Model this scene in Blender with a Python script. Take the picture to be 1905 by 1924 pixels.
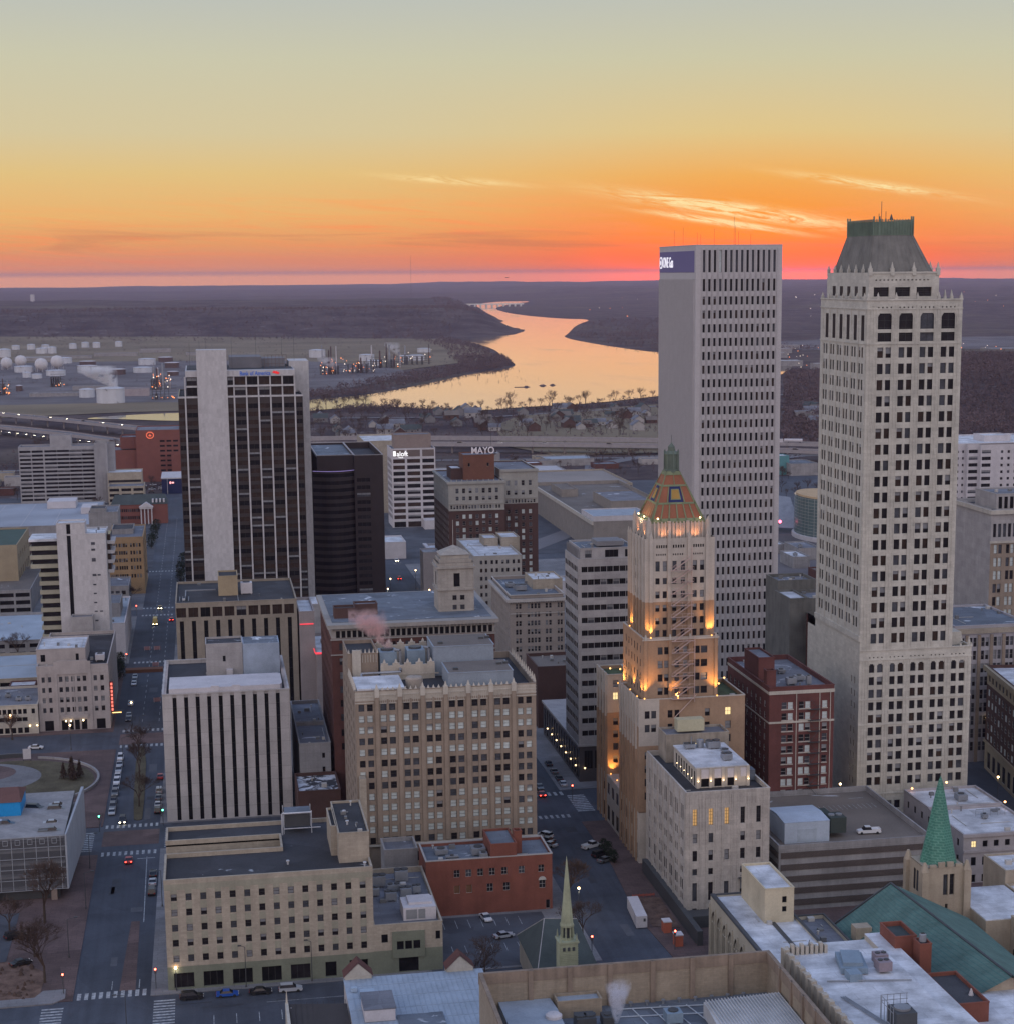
import bpy, math, random
from mathutils import Vector, noise
R = random.Random(11)
for o in list(bpy.data.objects): bpy.data.objects.remove(o)
C = bpy.context.scene.collection
sc = bpy.context.scene
rad = math.radians

# ---------------------------------------------------------------- camera
cam = bpy.data.cameras.new('camera'); co = bpy.data.objects.new('camera', cam); C.objects.link(co)
YAW, PITCH, ROLL, FPX, PX, PY = 0.187816, 0.173661, -0.0071814, 3425.9, 1039.02, 1112.70
co.location = (0, 0, 150)
from mathutils import Matrix
fw = Vector((math.sin(YAW)*math.cos(PITCH), math.cos(YAW)*math.cos(PITCH), -math.sin(PITCH)))
rt = Vector((math.cos(YAW), -math.sin(YAW), 0)); up = rt.cross(fw)
r2 = rt*math.cos(ROLL)+up*math.sin(ROLL); u2 = -rt*math.sin(ROLL)+up*math.cos(ROLL)
co.rotation_euler = Matrix((r2, u2, -fw)).transposed().to_euler()
cam.sensor_fit = 'HORIZONTAL'; cam.sensor_width = 36; cam.lens = FPX/1905*36
cam.shift_x = (952.5-PX)/1905; cam.shift_y = (PY-962)/1905
cam.clip_start = 1; cam.clip_end = 80000
sc.camera = co

# ---------------------------------------------------------------- sky
def lin(c): return tuple((x/255/12.92 if x/255 <= .04045 else ((x/255+.055)/1.055)**2.4) for x in c)+(1,)
SUN_AZ = rad(17.0)      # bearing of the set sun, clockwise from +Y
w = bpy.data.worlds.new('World'); sc.world = w; w.use_nodes = True
nt = w.node_tree; nt.nodes.clear()
def N(t, **k):
    n = nt.nodes.new(t)
    for a, b in k.items(): setattr(n, a, b)
    return n
def LK(a, b): nt.links.new(a, b)
def M(op, a, b=None, c=None, clamp=False):
    n = N('ShaderNodeMath', operation=op, use_clamp=clamp)
    for i, v in enumerate((a, b, c)):
        if v is None: continue
        if isinstance(v, (int, float)): n.inputs[i].default_value = v
        else: LK(v, n.inputs[i])
    return n.outputs[0]
def ramp(src, stops, interp='LINEAR'):
    n = N('ShaderNodeValToRGB'); n.color_ramp.interpolation = interp
    e = n.color_ramp.elements
    while len(e) < len(stops): e.new(.5)
    for el, (p, c) in zip(e, stops): el.position = p; el.color = c
    LK(src, n.inputs[0]); return n.outputs[0]
def mixc(f, a, b, mode='MIX'):
    n = N('ShaderNodeMix', data_type='RGBA', blend_type=mode)
    for s, v in ((0, f), (6, a), (7, b)):
        if isinstance(v, (int, float, tuple)): n.inputs[s].default_value = v
        else: LK(v, n.inputs[s])
    return n.outputs[2]
tc = N('ShaderNodeTexCoord'); sep = N('ShaderNodeSeparateXYZ'); LK(tc.outputs['Generated'], sep.inputs[0])
X, Y, Z = sep.outputs
el = M('MULTIPLY', M('ARCSINE', Z), 180/math.pi)                 # elevation, degrees
az = M('SUBTRACT', M('MULTIPLY', M('ARCTAN2', X, Y), 180/math.pi), math.degrees(SUN_AZ))   # degrees from the sun
t = M('DIVIDE', el, 12.0, clamp=True)
west = ramp(t, [(0, lin((222, 146, 116))), (.035, lin((222, 143, 112))), (.075, lin((229, 158, 104))), (.145, lin((236, 181, 112))), (.25, lin((227, 194, 130))),
                (.35, lin((214, 199, 158))), (.53, lin((203, 200, 173))), (.68, lin((189, 193, 185))), (1, lin((168, 180, 190)))])
sunc = ramp(t, [(0, lin((255, 104, 64))), (.04, lin((255, 108, 52))), (.12, lin((254, 140, 62))), (.24, lin((243, 176, 92))),
                (.35, lin((226, 198, 138))), (.53, lin((205, 200, 168))), (.70, lin((189, 193, 185))), (1, lin((168, 180, 190)))])
a2 = M('MULTIPLY', az, az)
glow = M('EXPONENT', M('DIVIDE', a2, -70.0))
lowsky = mixc(glow, west, sunc)
hot = M('EXPONENT', M('SUBTRACT', M('DIVIDE', a2, -9.0), M('DIVIDE', M('POWER', M('SUBTRACT', el, 1.3), 2), 1.1)))
lowsky = mixc(M('MULTIPLY', hot, .55), lowsky, lin((255, 168, 40)))
# cirrus: thin streaks low over the sun and pink bands to the left of it
def streak(sx, sy, rot, scale, lo, hi, dist=1.5, seed=0):
    cb = N('ShaderNodeCombineXYZ'); LK(M('MULTIPLY', az, sx), cb.inputs[0]); LK(M('MULTIPLY', M('ADD', el, M('MULTIPLY', az, rot)), sy), cb.inputs[1]); cb.inputs[2].default_value = seed
    n = N('ShaderNodeTexNoise', noise_dimensions='3D'); LK(cb.outputs[0], n.inputs['Vector'])
    n.inputs['Scale'].default_value = scale; n.inputs['Detail'].default_value = 7; n.inputs['Roughness'].default_value = .62; n.inputs['Distortion'].default_value = dist
    return M('DIVIDE', M('SUBTRACT', n.outputs[0], lo), hi-lo, clamp=True)
def bump(v, c, wd): return M('EXPONENT', M('MULTIPLY', M('POWER', M('DIVIDE', M('SUBTRACT', v, c), wd), 2), -1.0))
patchy = streak(.05, .5, 0, 1.0, .40, .60, .6, 21)
band = M('MULTIPLY', M('MULTIPLY', M('MAXIMUM', streak(.16, 2.6, .05, 1.0, .47, .64, 1.6), M('MULTIPLY', streak(.5, 7.5, .10, 1.0, .50, .66, 1.2, 14), .6)), bump(el, 1.30, .85)), M('ADD', M('MULTIPLY', patchy, .75), .3, clamp=True))
band = M('MULTIPLY', M('MULTIPLY', band, 1.25, clamp=True), M('SUBTRACT', 1.0, M('MULTIPLY', bump(az, 4.0, 4.0), .5)))
bandc = mixc(M('MULTIPLY', el, .45, clamp=True), lin((250, 122, 84)), lin((255, 164, 96)))
lowsky = mixc(band, lowsky, bandc)
dk = M('MULTIPLY', M('MULTIPLY', streak(.12, 1.9, .015, 1.0, .54, .70, .8, 5), bump(el, 1.0, .5)), .55)
lowsky = mixc(dk, lowsky, lin((198, 122, 92)))
axis = M('ADD', el, M('MULTIPLY', az, .15))                      # the tilted line the bright cirrus lies along
core = M('MULTIPLY', bump(axis, 1.76, .19), bump(az, -.6, 3.0))
core2 = M('MULTIPLY', bump(axis, 1.34, .09), bump(az, -.9, 1.9))
side1 = M('MULTIPLY', M('MULTIPLY', bump(axis, 3.08, .12), bump(az, 3.6, 2.2)), .6)
side2 = M('MULTIPLY', M('MULTIPLY', bump(M('SUBTRACT', el, M('MULTIPLY', az, -.07)), 2.15, .10), bump(az, -9.2, 1.8)), .5)
wisps = M('MULTIPLY', M('MAXIMUM', M('MAXIMUM', core, core2), M('MAXIMUM', side1, side2)), M('MULTIPLY', streak(.42, 3.4, .15, 1.0, .36, .52, 2.2, 9), M('ADD', streak(1.6, 16, .22, 1.0, .35, .62, 1.5, 4), .35, clamp=True)))
lowsky = mixc(M('MULTIPLY', wisps, 1.8, clamp=True), lowsky, lin((255, 226, 162)))
glow2 = M('EXPONENT', M('SUBTRACT', M('DIVIDE', a2, -14.0), M('MULTIPLY', M('POWER', M('MAXIMUM', M('ADD', el, .2), 0.0), 2), .9)))
lowsky = mixc(M('MULTIPLY', glow2, .9), lowsky, (2.4, .20, .075, 1))
lowsky = mixc(M('MULTIPLY', M('ADD', M('MULTIPLY', el, -9.0), .35), 1.0, clamp=True), lowsky, mixc(1.0, lowsky, (1.75, 1.7, 1.0, 1), 'MULTIPLY'))
# upper sky and the eastern half behind the camera that lights the fronts of the buildings
zen = ramp(M('DIVIDE', el, 90.0, clamp=True), [(0, lin((168, 180, 190))), (.13, lin((168, 180, 190))), (.3, lin((150, 176, 215))), (1, lin((130, 158, 222)))])
east = ramp(M('DIVIDE', el, 90.0, clamp=True), [(0, lin((160, 148, 162))), (.06, lin((226, 202, 200))), (.2, lin((236, 222, 218))), (.42, lin((196, 202, 220))), (1, lin((118, 146, 205)))])
east = mixc(1.0, east, mixc(M('DIVIDE', el, 70.0, clamp=True), (1.85, 1.85, 1.85, 1), (1.2, 1.2, 1.2, 1)), 'MULTIPLY')
hi = M('DIVIDE', M('SUBTRACT', el, 10.5), 3.0, clamp=True)
front = mixc(hi, lowsky, zen)
cosaz = M('COSINE', M('MULTIPLY', az, math.pi/180))
back = M('SUBTRACT', .5, M('MULTIPLY', cosaz, .9), clamp=True)
sky = mixc(back, front, east)
sky = mixc(M('MULTIPLY', M('ADD', el, .9), -.5, clamp=True), sky, lin((120, 96, 110)))
bg = N('ShaderNodeBackground'); LK(sky, bg.inputs[0]); bg.inputs[1].default_value = 1.0
wo = N('ShaderNodeOutputWorld'); LK(bg.outputs[0], wo.inputs[0])
w.cycles.sampling_method = 'MANUAL'; w.cycles.sample_map_resolution = 1024

# ---------------------------------------------------------------- the last of the sun, at the horizon
sl = bpy.data.lights.new('sun', 'SUN'); sl.energy = .06; sl.angle = rad(24); sl.color = (1, .52, .36)
so = bpy.data.objects.new('sun', sl); C.objects.link(so)
d = Vector((math.sin(SUN_AZ)*math.cos(rad(2)), math.cos(SUN_AZ)*math.cos(rad(2)), math.sin(rad(2))))
so.rotation_euler = d.to_track_quat('Z', 'Y').to_euler(); so.location = d*500

sc.view_settings.view_transform = 'Standard'; sc.view_settings.look = 'None'; sc.view_settings.gamma = 1
sc.view_settings.exposure = 0.0; sc.view_settings.use_curve_mapping = False
sc.cycles.max_bounces = 6; sc.cycles.diffuse_bounces = 2; sc.cycles.glossy_bounces = 2; sc.cycles.transmission_bounces = 2
sc.cycles.volume_bounces = 3; sc.cycles.transparent_max_bounces = 8; sc.cycles.caustics_reflective = False; sc.cycles.caustics_refractive = False
sc.cycles.sample_clamp_indirect = 2.5; sc.cycles.use_denoising = True

# ---------------------------------------------------------------- materials
MATS = {}
def mat(name, col, rough=.85, var=.16, scale=.25, streak=0.0, bumpv=0.0, metal=0.0, spec=.35, emit=None, es=1.0, brick=None, brickc=None, snow=None, fine=.10, cells=None, seam=None, wear=0):
    if name in MATS: return MATS[name]
    m = bpy.data.materials.new(name); m.use_nodes = True
    global nt
    old = nt; nt = m.node_tree
    b = nt.nodes['Principled BSDF']
    b.inputs['Roughness'].default_value = rough; b.inputs['Metallic'].default_value = metal
    b.inputs['Specular IOR Level'].default_value = spec
    tc = N('ShaderNodeTexCoord'); ob = tc.outputs['Object']
    c4 = tuple(col)+(1,)
    if emit is not None:
        b.inputs['Base Color'].default_value = c4
        b.inputs['Emission Color'].default_value = tuple(emit)+(1,); b.inputs['Emission Strength'].default_value = es
    else:
        n1 = N('ShaderNodeTexNoise'); n1.inputs['Scale'].default_value = scale; n1.inputs['Detail'].default_value = 5; LK(ob, n1.inputs['Vector'])
        n2 = N('ShaderNodeTexNoise'); n2.inputs['Scale'].default_value = 2.3; n2.inputs['Detail'].default_value = 3; LK(ob, n2.inputs['Vector'])
        f = M('ADD', M('MULTIPLY', M('SUBTRACT', n1.outputs[0], .5), var*3.2), M('MULTIPLY', M('SUBTRACT', n2.outputs[0], .5), fine*3.2))
        if streak:
            mp = N('ShaderNodeMapping'); mp.inputs['Scale'].default_value = (.9, .9, .06); LK(ob, mp.inputs[0])
            n3 = N('ShaderNodeTexNoise'); n3.inputs['Scale'].default_value = 1.0; n3.inputs['Detail'].default_value = 4; LK(mp.outputs[0], n3.inputs['Vector'])
            f = M('ADD', f, M('MULTIPLY', M('SUBTRACT', n3.outputs[0], .5), streak*3))
        f = M('ADD', f, 1.0)
        if wear:
            mw = N('ShaderNodeMapping'); mw.inputs['Scale'].default_value = (.6, .012, 1); LK(ob, mw.inputs[0])
            nw = N('ShaderNodeTexNoise'); nw.inputs['Scale'].default_value = 1.0; nw.inputs['Detail'].default_value = 4; LK(mw.outputs[0], nw.inputs['Vector'])
            f = M('ADD', f, M('MULTIPLY', M('SUBTRACT', nw.outputs[0], .5), wear*3))
        if cells:
            vo = N('ShaderNodeTexVoronoi'); vo.inputs['Scale'].default_value = cells[0]; LK(mixc(.06, ob, n1.outputs[1]), vo.inputs['Vector']); sv = N('ShaderNodeSeparateColor'); LK(vo.outputs['Color'], sv.inputs[0])
            f = M('MULTIPLY', f, M('ADD', M('MULTIPLY', sv.outputs[0], cells[1]), 1-cells[1]/2))
            v2 = N('ShaderNodeTexVoronoi', feature='DISTANCE_TO_EDGE'); v2.inputs['Scale'].default_value = cells[0]*2.3; LK(mixc(.35, ob, n2.outputs[1]), v2.inputs['Vector'])
            f = M('MULTIPLY', f, M('ADD', M('MULTIPLY', M('MULTIPLY', v2.outputs['Distance'], 22, clamp=True), (cells[2] if len(cells) > 2 else 0)), 1-(cells[2] if len(cells) > 2 else 0)))
        if seam:
            bs = N('ShaderNodeTexBrick'); LK(ob, bs.inputs['Vector']); bs.inputs['Scale'].default_value = 1; bs.inputs['Brick Width'].default_value = seam[0]; bs.inputs['Row Height'].default_value = seam[1]; bs.inputs['Mortar Size'].default_value = seam[2]
            for q_, v_ in (('Color1', 1.0), ('Color2', .88), ('Mortar', .68)): bs.inputs[q_].default_value = (v_, v_, v_, 1)
            sb_ = N('ShaderNodeSeparateColor'); LK(bs.outputs[0], sb_.inputs[0]); f = M('MULTIPLY', f, sb_.outputs[0])
        if brick:
            mp2 = N('ShaderNodeCombineXYZ'); sp = N('ShaderNodeSeparateXYZ'); LK(ob, sp.inputs[0])
            LK(M('ADD', sp.outputs[0], sp.outputs[1]), mp2.inputs[0]); LK(sp.outputs[2], mp2.inputs[1])
            br = N('ShaderNodeTexBrick'); LK(mp2.outputs[0], br.inputs['Vector'])
            br.inputs['Color1'].default_value = c4; br.inputs['Color2'].default_value = tuple(x*.86 for x in col)+(1,)
            br.inputs['Mortar'].default_value = tuple(brickc or [x*.6 for x in col])+(1,)
            br.inputs['Scale'].default_value = 1; br.inputs['Brick Width'].default_value = brick[0]; br.inputs['Row Height'].default_value = brick[1]
            br.inputs['Mortar Size'].default_value = brick[2]; br.offset = brick[3] if len(brick) > 3 else .5
            base = br.outputs[0]
        else: base = c4
        cmb = N('ShaderNodeCombineColor')
        for i in range(3): LK(f, cmb.inputs[i])
        cc = mixc(1.0, base, cmb.outputs[0], 'MULTIPLY')
        if snow:
            n4 = N('ShaderNodeTexNoise'); n4.inputs['Scale'].default_value = snow[1]; n4.inputs['Detail'].default_value = 6; n4.inputs['Roughness'].default_value = .6; n4.inputs['Distortion'].default_value = 1.2
            LK(ob, n4.inputs['Vector'])
            cc = mixc(M('MULTIPLY', M('SUBTRACT', n4.outputs[0], snow[0]), 14.0, clamp=True), cc, (.62, .66, .72, 1))
        LK(cc, b.inputs['Base Color'])
        if bumpv:
            bp = N('ShaderNodeBump'); bp.inputs['Strength'].default_value = bumpv; bp.inputs['Distance'].default_value = .15
            LK(n2.outputs[0], bp.inputs['Height']); LK(bp.outputs[0], b.inputs['Normal'])
    nt = old; MATS[name] = m; return m
def glass(name, col, rough=.28, spec=.14, var=.5):
    if name in MATS: return MATS[name]
    m = mat(name, col, rough=rough, spec=spec, var=var, scale=.35, fine=.2); return m

# ---------------------------------------------------------------- mesh builder: world coordinates in, one object out
class MB:
    def __init__(s): s.v = []; s.f = []; s.m = []
    def quad(s, a, b, c, d, m=0):
        n = len(s.v); s.v += [a, b, c, d]; s.f.append((n, n+1, n+2, n+3)); s.m.append(m)
    def poly(s, pts, m=0):
        n = len(s.v); s.v += list(pts); s.f.append(tuple(range(n, n+len(pts)))); s.m.append(m)
    def box(s, x0, x1, y0, y1, z0, z1, m=0, top=None, bottom=True):
        n = len(s.v)
        s.v += [(x0, y0, z0), (x1, y0, z0), (x1, y1, z0), (x0, y1, z0), (x0, y0, z1), (x1, y0, z1), (x1, y1, z1), (x0, y1, z1)]
        fs = [(0, 1, 5, 4), (1, 2, 6, 5), (2, 3, 7, 6), (3, 0, 4, 7), (4, 5, 6, 7)] + ([(3, 2, 1, 0)] if bottom else [])
        for i, q in enumerate(fs):
            s.f.append(tuple(n+k for k in q)); s.m.append(top if (i == 4 and top is not None) else m)
        return s
    def prism(s, pts, z0, z1, m=0, top=None):
        k = len(pts); n = len(s.v)
        s.v += [(x, y, z0) for x, y in pts]+[(x, y, z1) for x, y in pts]
        for i in range(k):
            j = (i+1) % k; s.f.append((n+i, n+j, n+k+j, n+k+i)); s.m.append(m)
        s.f.append(tuple(n+k+i for i in range(k))); s.m.append(m if top is None else top); return s
    def cyl(s, x, y, z0, z1, r0, r1=None, k=8, m=0, rot=0.0):
        r1 = r0 if r1 is None else r1; n = len(s.v)
        for z, r in ((z0, r0), (z1, r1)):
            for i in range(k):
                a = 2*math.pi*(i+.5)/k+rot; s.v.append((x+r*math.cos(a), y+r*math.sin(a), z))
        for i in range(k):
            j = (i+1) % k; s.f.append((n+i, n+j, n+k+j, n+k+i)); s.m.append(m)
        s.f.append(tuple(n+k+i for i in range(k))); s.m.append(m); return s
    def tube(s, a, b, r, r1=None, k=5, m=0):
        a = Vector(a); b = Vector(b); dd = (b-a)
        if dd.length < 1e-6: return s
        dd.normalize(); u = dd.orthogonal().normalized(); v = dd.cross(u); r1 = r if r1 is None else r1; n = len(s.v)
        for p, rr in ((a, r), (b, r1)):
            for i in range(k):
                an = 2*math.pi*i/k; s.v.append(tuple(p+(u*math.cos(an)+v*math.sin(an))*rr))
        for i in range(k):
            j = (i+1) % k; s.f.append((n+i, n+j, n+k+j, n+k+i)); s.m.append(m)
        return s
    def lathe(s, x, y, prof, k=12, m=0, rot=0.0):
        n = len(s.v)
        for r, z in prof:
            for i in range(k):
                an = 2*math.pi*(i+.5)/k+rot; s.v.append((x+r*math.cos(an), y+r*math.sin(an), z))
        for q in range(len(prof)-1):
            for i in range(k):
                j = (i+1) % k; a = n+q*k; s.f.append((a+i, a+j, a+k+j, a+k+i)); s.m.append(m)
        return s
    def build(s, name, mats, parent=None, smooth=False, off=None):
        me = bpy.data.meshes.new(name)
        o3 = Vector((0, 0, 0)) if parent is None else LOC(parent)
        if off is not None: o3 = Vector(off)
        me.from_pydata([(a-o3.x, b-o3.y, c-o3.z) for a, b, c in s.v], [], s.f)
        mats = mats if isinstance(mats, (list, tuple)) else [mats]
        for q in mats: me.materials.append(q)
        if len(mats) > 1: me.polygons.foreach_set('material_index', s.m)
        if smooth: me.polygons.foreach_set('use_smooth', [True]*len(s.f))
        me.update()
        o = bpy.data.objects.new(name, me); C.objects.link(o)
        if parent is not None: o.parent = parent
        elif off is not None: o.location = off
        return o
def pieces(mb, name, mats, parent, gap=.06, most=100):
    """build countable pieces: faces that touch become one part each"""
    own = list(range(len(mb.v)))
    def find(i):
        while own[i] != i: own[i] = own[own[i]]; i = own[i]
        return i
    for f in mb.f:
        for k in f[1:]: own[find(k)] = find(f[0])
    G = {}
    for fi, f in enumerate(mb.f): G.setdefault(find(f[0]), []).append(fi)
    bb = []
    for k, fs in G.items():
        vs = [mb.v[i] for fi in fs for i in mb.f[fi]]; bb.append([[min(v[a] for v in vs)-gap for a in range(3)], [max(v[a] for v in vs)+gap for a in range(3)], fs])
    ch = True
    while ch:
        ch = False; out = []
        for b in bb:
            for o in out:
                if all(o[0][a] <= b[1][a] and b[0][a] <= o[1][a] for a in range(3)):
                    o[0] = [min(o[0][a], b[0][a]) for a in range(3)]; o[1] = [max(o[1][a], b[1][a]) for a in range(3)]; o[2] += b[2]; ch = True; break
            else: out.append(b)
        bb = out
    def sub(fs, nm):
        m2 = MB(); mp = {}
        for fi in fs:
            q = []
            for i in mb.f[fi]:
                if i not in mp: mp[i] = len(m2.v); m2.v.append(mb.v[i])
                q.append(mp[i])
            m2.f.append(tuple(q)); m2.m.append(mb.m[fi])
        return m2.build(nm, mats, parent)
    for b in bb[:most]: sub(b[2], name)
    if len(bb) > most: sub([f for b in bb[most:] for f in b[2]], name+'_row')['kind'] = 'stuff'
def LOC(o):
    v = Vector(o.location)
    while o.parent is not None: o = o.parent; v += Vector(o.location)
    return v
def tag(o, label=None, cat=None, group=None, kind=None):
    for k, v in (('label', label), ('category', cat), ('group', group), ('kind', kind)):
        if v: o[k] = v
    return o
def empty(name, loc, label, cat, group=None):
    o = bpy.data.objects.new(name, None); C.objects.link(o); o.location = loc; o.empty_display_size = 1
    return tag(o, label, cat, group)
def clone(root, loc, rz=None, label=None, group=None, swap=None):
    r = root.copy(); C.objects.link(r); r.location = loc
    if rz is not None: r.rotation_euler = (0, 0, rz)
    if label: r['label'] = label
    if group: r['group'] = group
    for ch in list(root.children):
        c = ch.copy(); C.objects.link(c); c.parent = r
        if swap and swap in ch.name: pass
        for g in ch.children:
            g2 = g.copy(); C.objects.link(g2); g2.parent = c
    return r
def struct(name, mb, m, kind='structure'):
    o = mb.build(name, m); o['kind'] = kind; return o

G_DARK = glass('window_glass', (.022, .02, .024), rough=.3, spec=.12)
G_MID = glass('window_glass_grey', (.075, .08, .095), rough=.25)
G_BRZ = glass('bronze_glass', (.050, .034, .028), rough=.2)
G_BLK = glass('black_glass', (.012, .012, .014), rough=.2)
BLIND = mat('window_blind', (.22, .23, .25), rough=.5, spec=.5, var=.3)
PALE = mat('pale_window_blind', (.56, .63, .63), rough=.35, spec=.5, var=.3)  # pale reflecting panes: the reflection is put into the base colour
BOARD = mat('boarded_window', (.17, .09, .05), var=.3)
LITW = mat('lit_window', (.3, .2, .1), emit=(1, .56, .20), es=.42)
LITY = mat('bright_lit_window', (.3, .2, .1), emit=(1, .78, .38), es=1.1)
FR_D = mat('dark_window_frame', (.05, .05, .05), var=.1)
FR_L = mat('pale_window_frame', (.45, .44, .42), var=.1)

DMET2 = mat('grey_vent_metal', (.16, .165, .17), rough=.5)
# ---------------------------------------------------------------- windows
WCACHE = {}
GL = {'dark': G_DARK, 'mid': G_MID, 'brz': G_BRZ, 'blk': G_BLK, 'blind': BLIND, 'pale': PALE, 'lit': LITW, 'lity': LITY, 'board': BOARD}
def win_geo(mb, w, h, st, d, mi=(0, 1, 2)):
    """one window in local axes: x along the wall, z up, y into the wall"""
    glassk, bf, nx, nz, fr = st
    g = mi[0]
    mb.quad((0, d, 0), (w, d, 0), (w, d, h), (0, d, h), g)
    if bf > 0: mb.quad((.02, d-.03, h*(1-bf)), (w-.02, d-.03, h*(1-bf)), (w-.02, d-.03, h-.02), (.02, d-.03, h-.02), mi[2])
    if nx or nz:
        t = .05 if w < 2.2 else .08; a = d-.08
        for i in range(1, nx): x = w*i/nx; mb.box(x-t/2, x+t/2, a, d, 0, h, mi[1])
        for i in range(1, nz): z = h*i/nz; mb.box(0, w, a, d, z-t/2, z+t/2, mi[1])
        if fr:
            mb.box(0, t, a, d, 0, h, mi[1]); mb.box(w-t, w, a, d, 0, h, mi[1]); mb.box(t, w-t, a, d, 0, t, mi[1]); mb.box(t, w-t, a, d, h-t, h, mi[1])
STY = {  # kind -> weighted list of (glass, blind fraction, nx, nz, frame)
 'plain': [(5, ('dark', 0, 0, 0, 0)), (2, ('mid', 0, 0, 0, 0)), (1, ('dark', .4, 0, 0, 0))],
 'office': [(6, ('dark', 0, 1, 1, 1)), (1.5, ('mid', 0, 1, 1, 1)), (2, ('brz', 0, 1, 1, 1)), (1.2, ('brz', .35, 1, 1, 1)), (.8, ('dark', .6, 1, 1, 1)), (.10, ('lit', 0, 1, 1, 1))],
 'hung': [(5, ('dark', 0, 1, 2, 1)), (3, ('mid', 0, 1, 2, 1)), (2, ('dark', .5, 1, 2, 1)), (1.2, ('blind', 0, 1, 2, 1))],
 'hungpale': [(3, ('dark', 0, 1, 2, 1)), (2, ('mid', 0, 1, 2, 1)), (5, ('pale', 0, 1, 2, 1)), (1, ('dark', .6, 1, 2, 1))],
 'slot': [(6, ('blk', 0, 1, 1, 0)), (1.5, ('brz', 0, 1, 1, 0)), (.9, ('brz', .3, 1, 1, 0)), (2, ('dark', 0, 1, 1, 0)), (.6, ('mid', 0, 1, 1, 0))],
 'grid': [(5, ('dark', 0, 2, 2, 1)), (1, ('mid', 0, 2, 2, 1))],
 'big': [(5, ('blk', 0, 3, 1, 1)), (1, ('dark', 0, 3, 1, 1))],
 'strip': [(5, ('blk', 0, 3, 1, 0)), (2, ('dark', 0, 3, 1, 0)), (1.2, ('mid', .5, 3, 1, 0)), (.15, ('lit', 0, 3, 1, 0))],
 'bronze': [(5, ('brz', 0, 2, 1, 0)), (3, ('blk', 0, 2, 1, 0)), (1.5, ('dark', .4, 2, 1, 0))],
 'slotfull': [(3, ('blk', 0, 1, 10, 0))], 'rowpale': [(9, ('pale', 0, 1, 2, 1)), (1.5, ('mid', 0, 1, 2, 1)), (.8, ('pale', .4, 1, 2, 1)), (.5, ('dark', .5, 1, 2, 1))], 'rowdark': [(5, ('mid', 0, 1, 2, 1)), (4, ('dark', 0, 1, 2, 1)), (.5, ('pale', 0, 1, 2, 1))],
 'lit': [(1, ('lity', 0, 2, 2, 1))], 'litsoft': [(1, ('lit', 0, 1, 2, 1))], 'board': [(1, ('board', 0, 1, 1, 1))], 'dark': [(1, ('blk', 0, 1, 1, 1))],
 'tall': [(4, ('dark', 0, 2, 4, 1)), (1, ('mid', 0, 2, 4, 1))], 'talllit': [(1, ('lit', 0, 2, 5, 1))],
}
def pick(kind):
    L = STY[kind]; t = R.random()*sum(a for a, _ in L)
    for a, b in L:
        t -= a
        if t <= 0: return b
    return L[0][1]

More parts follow.
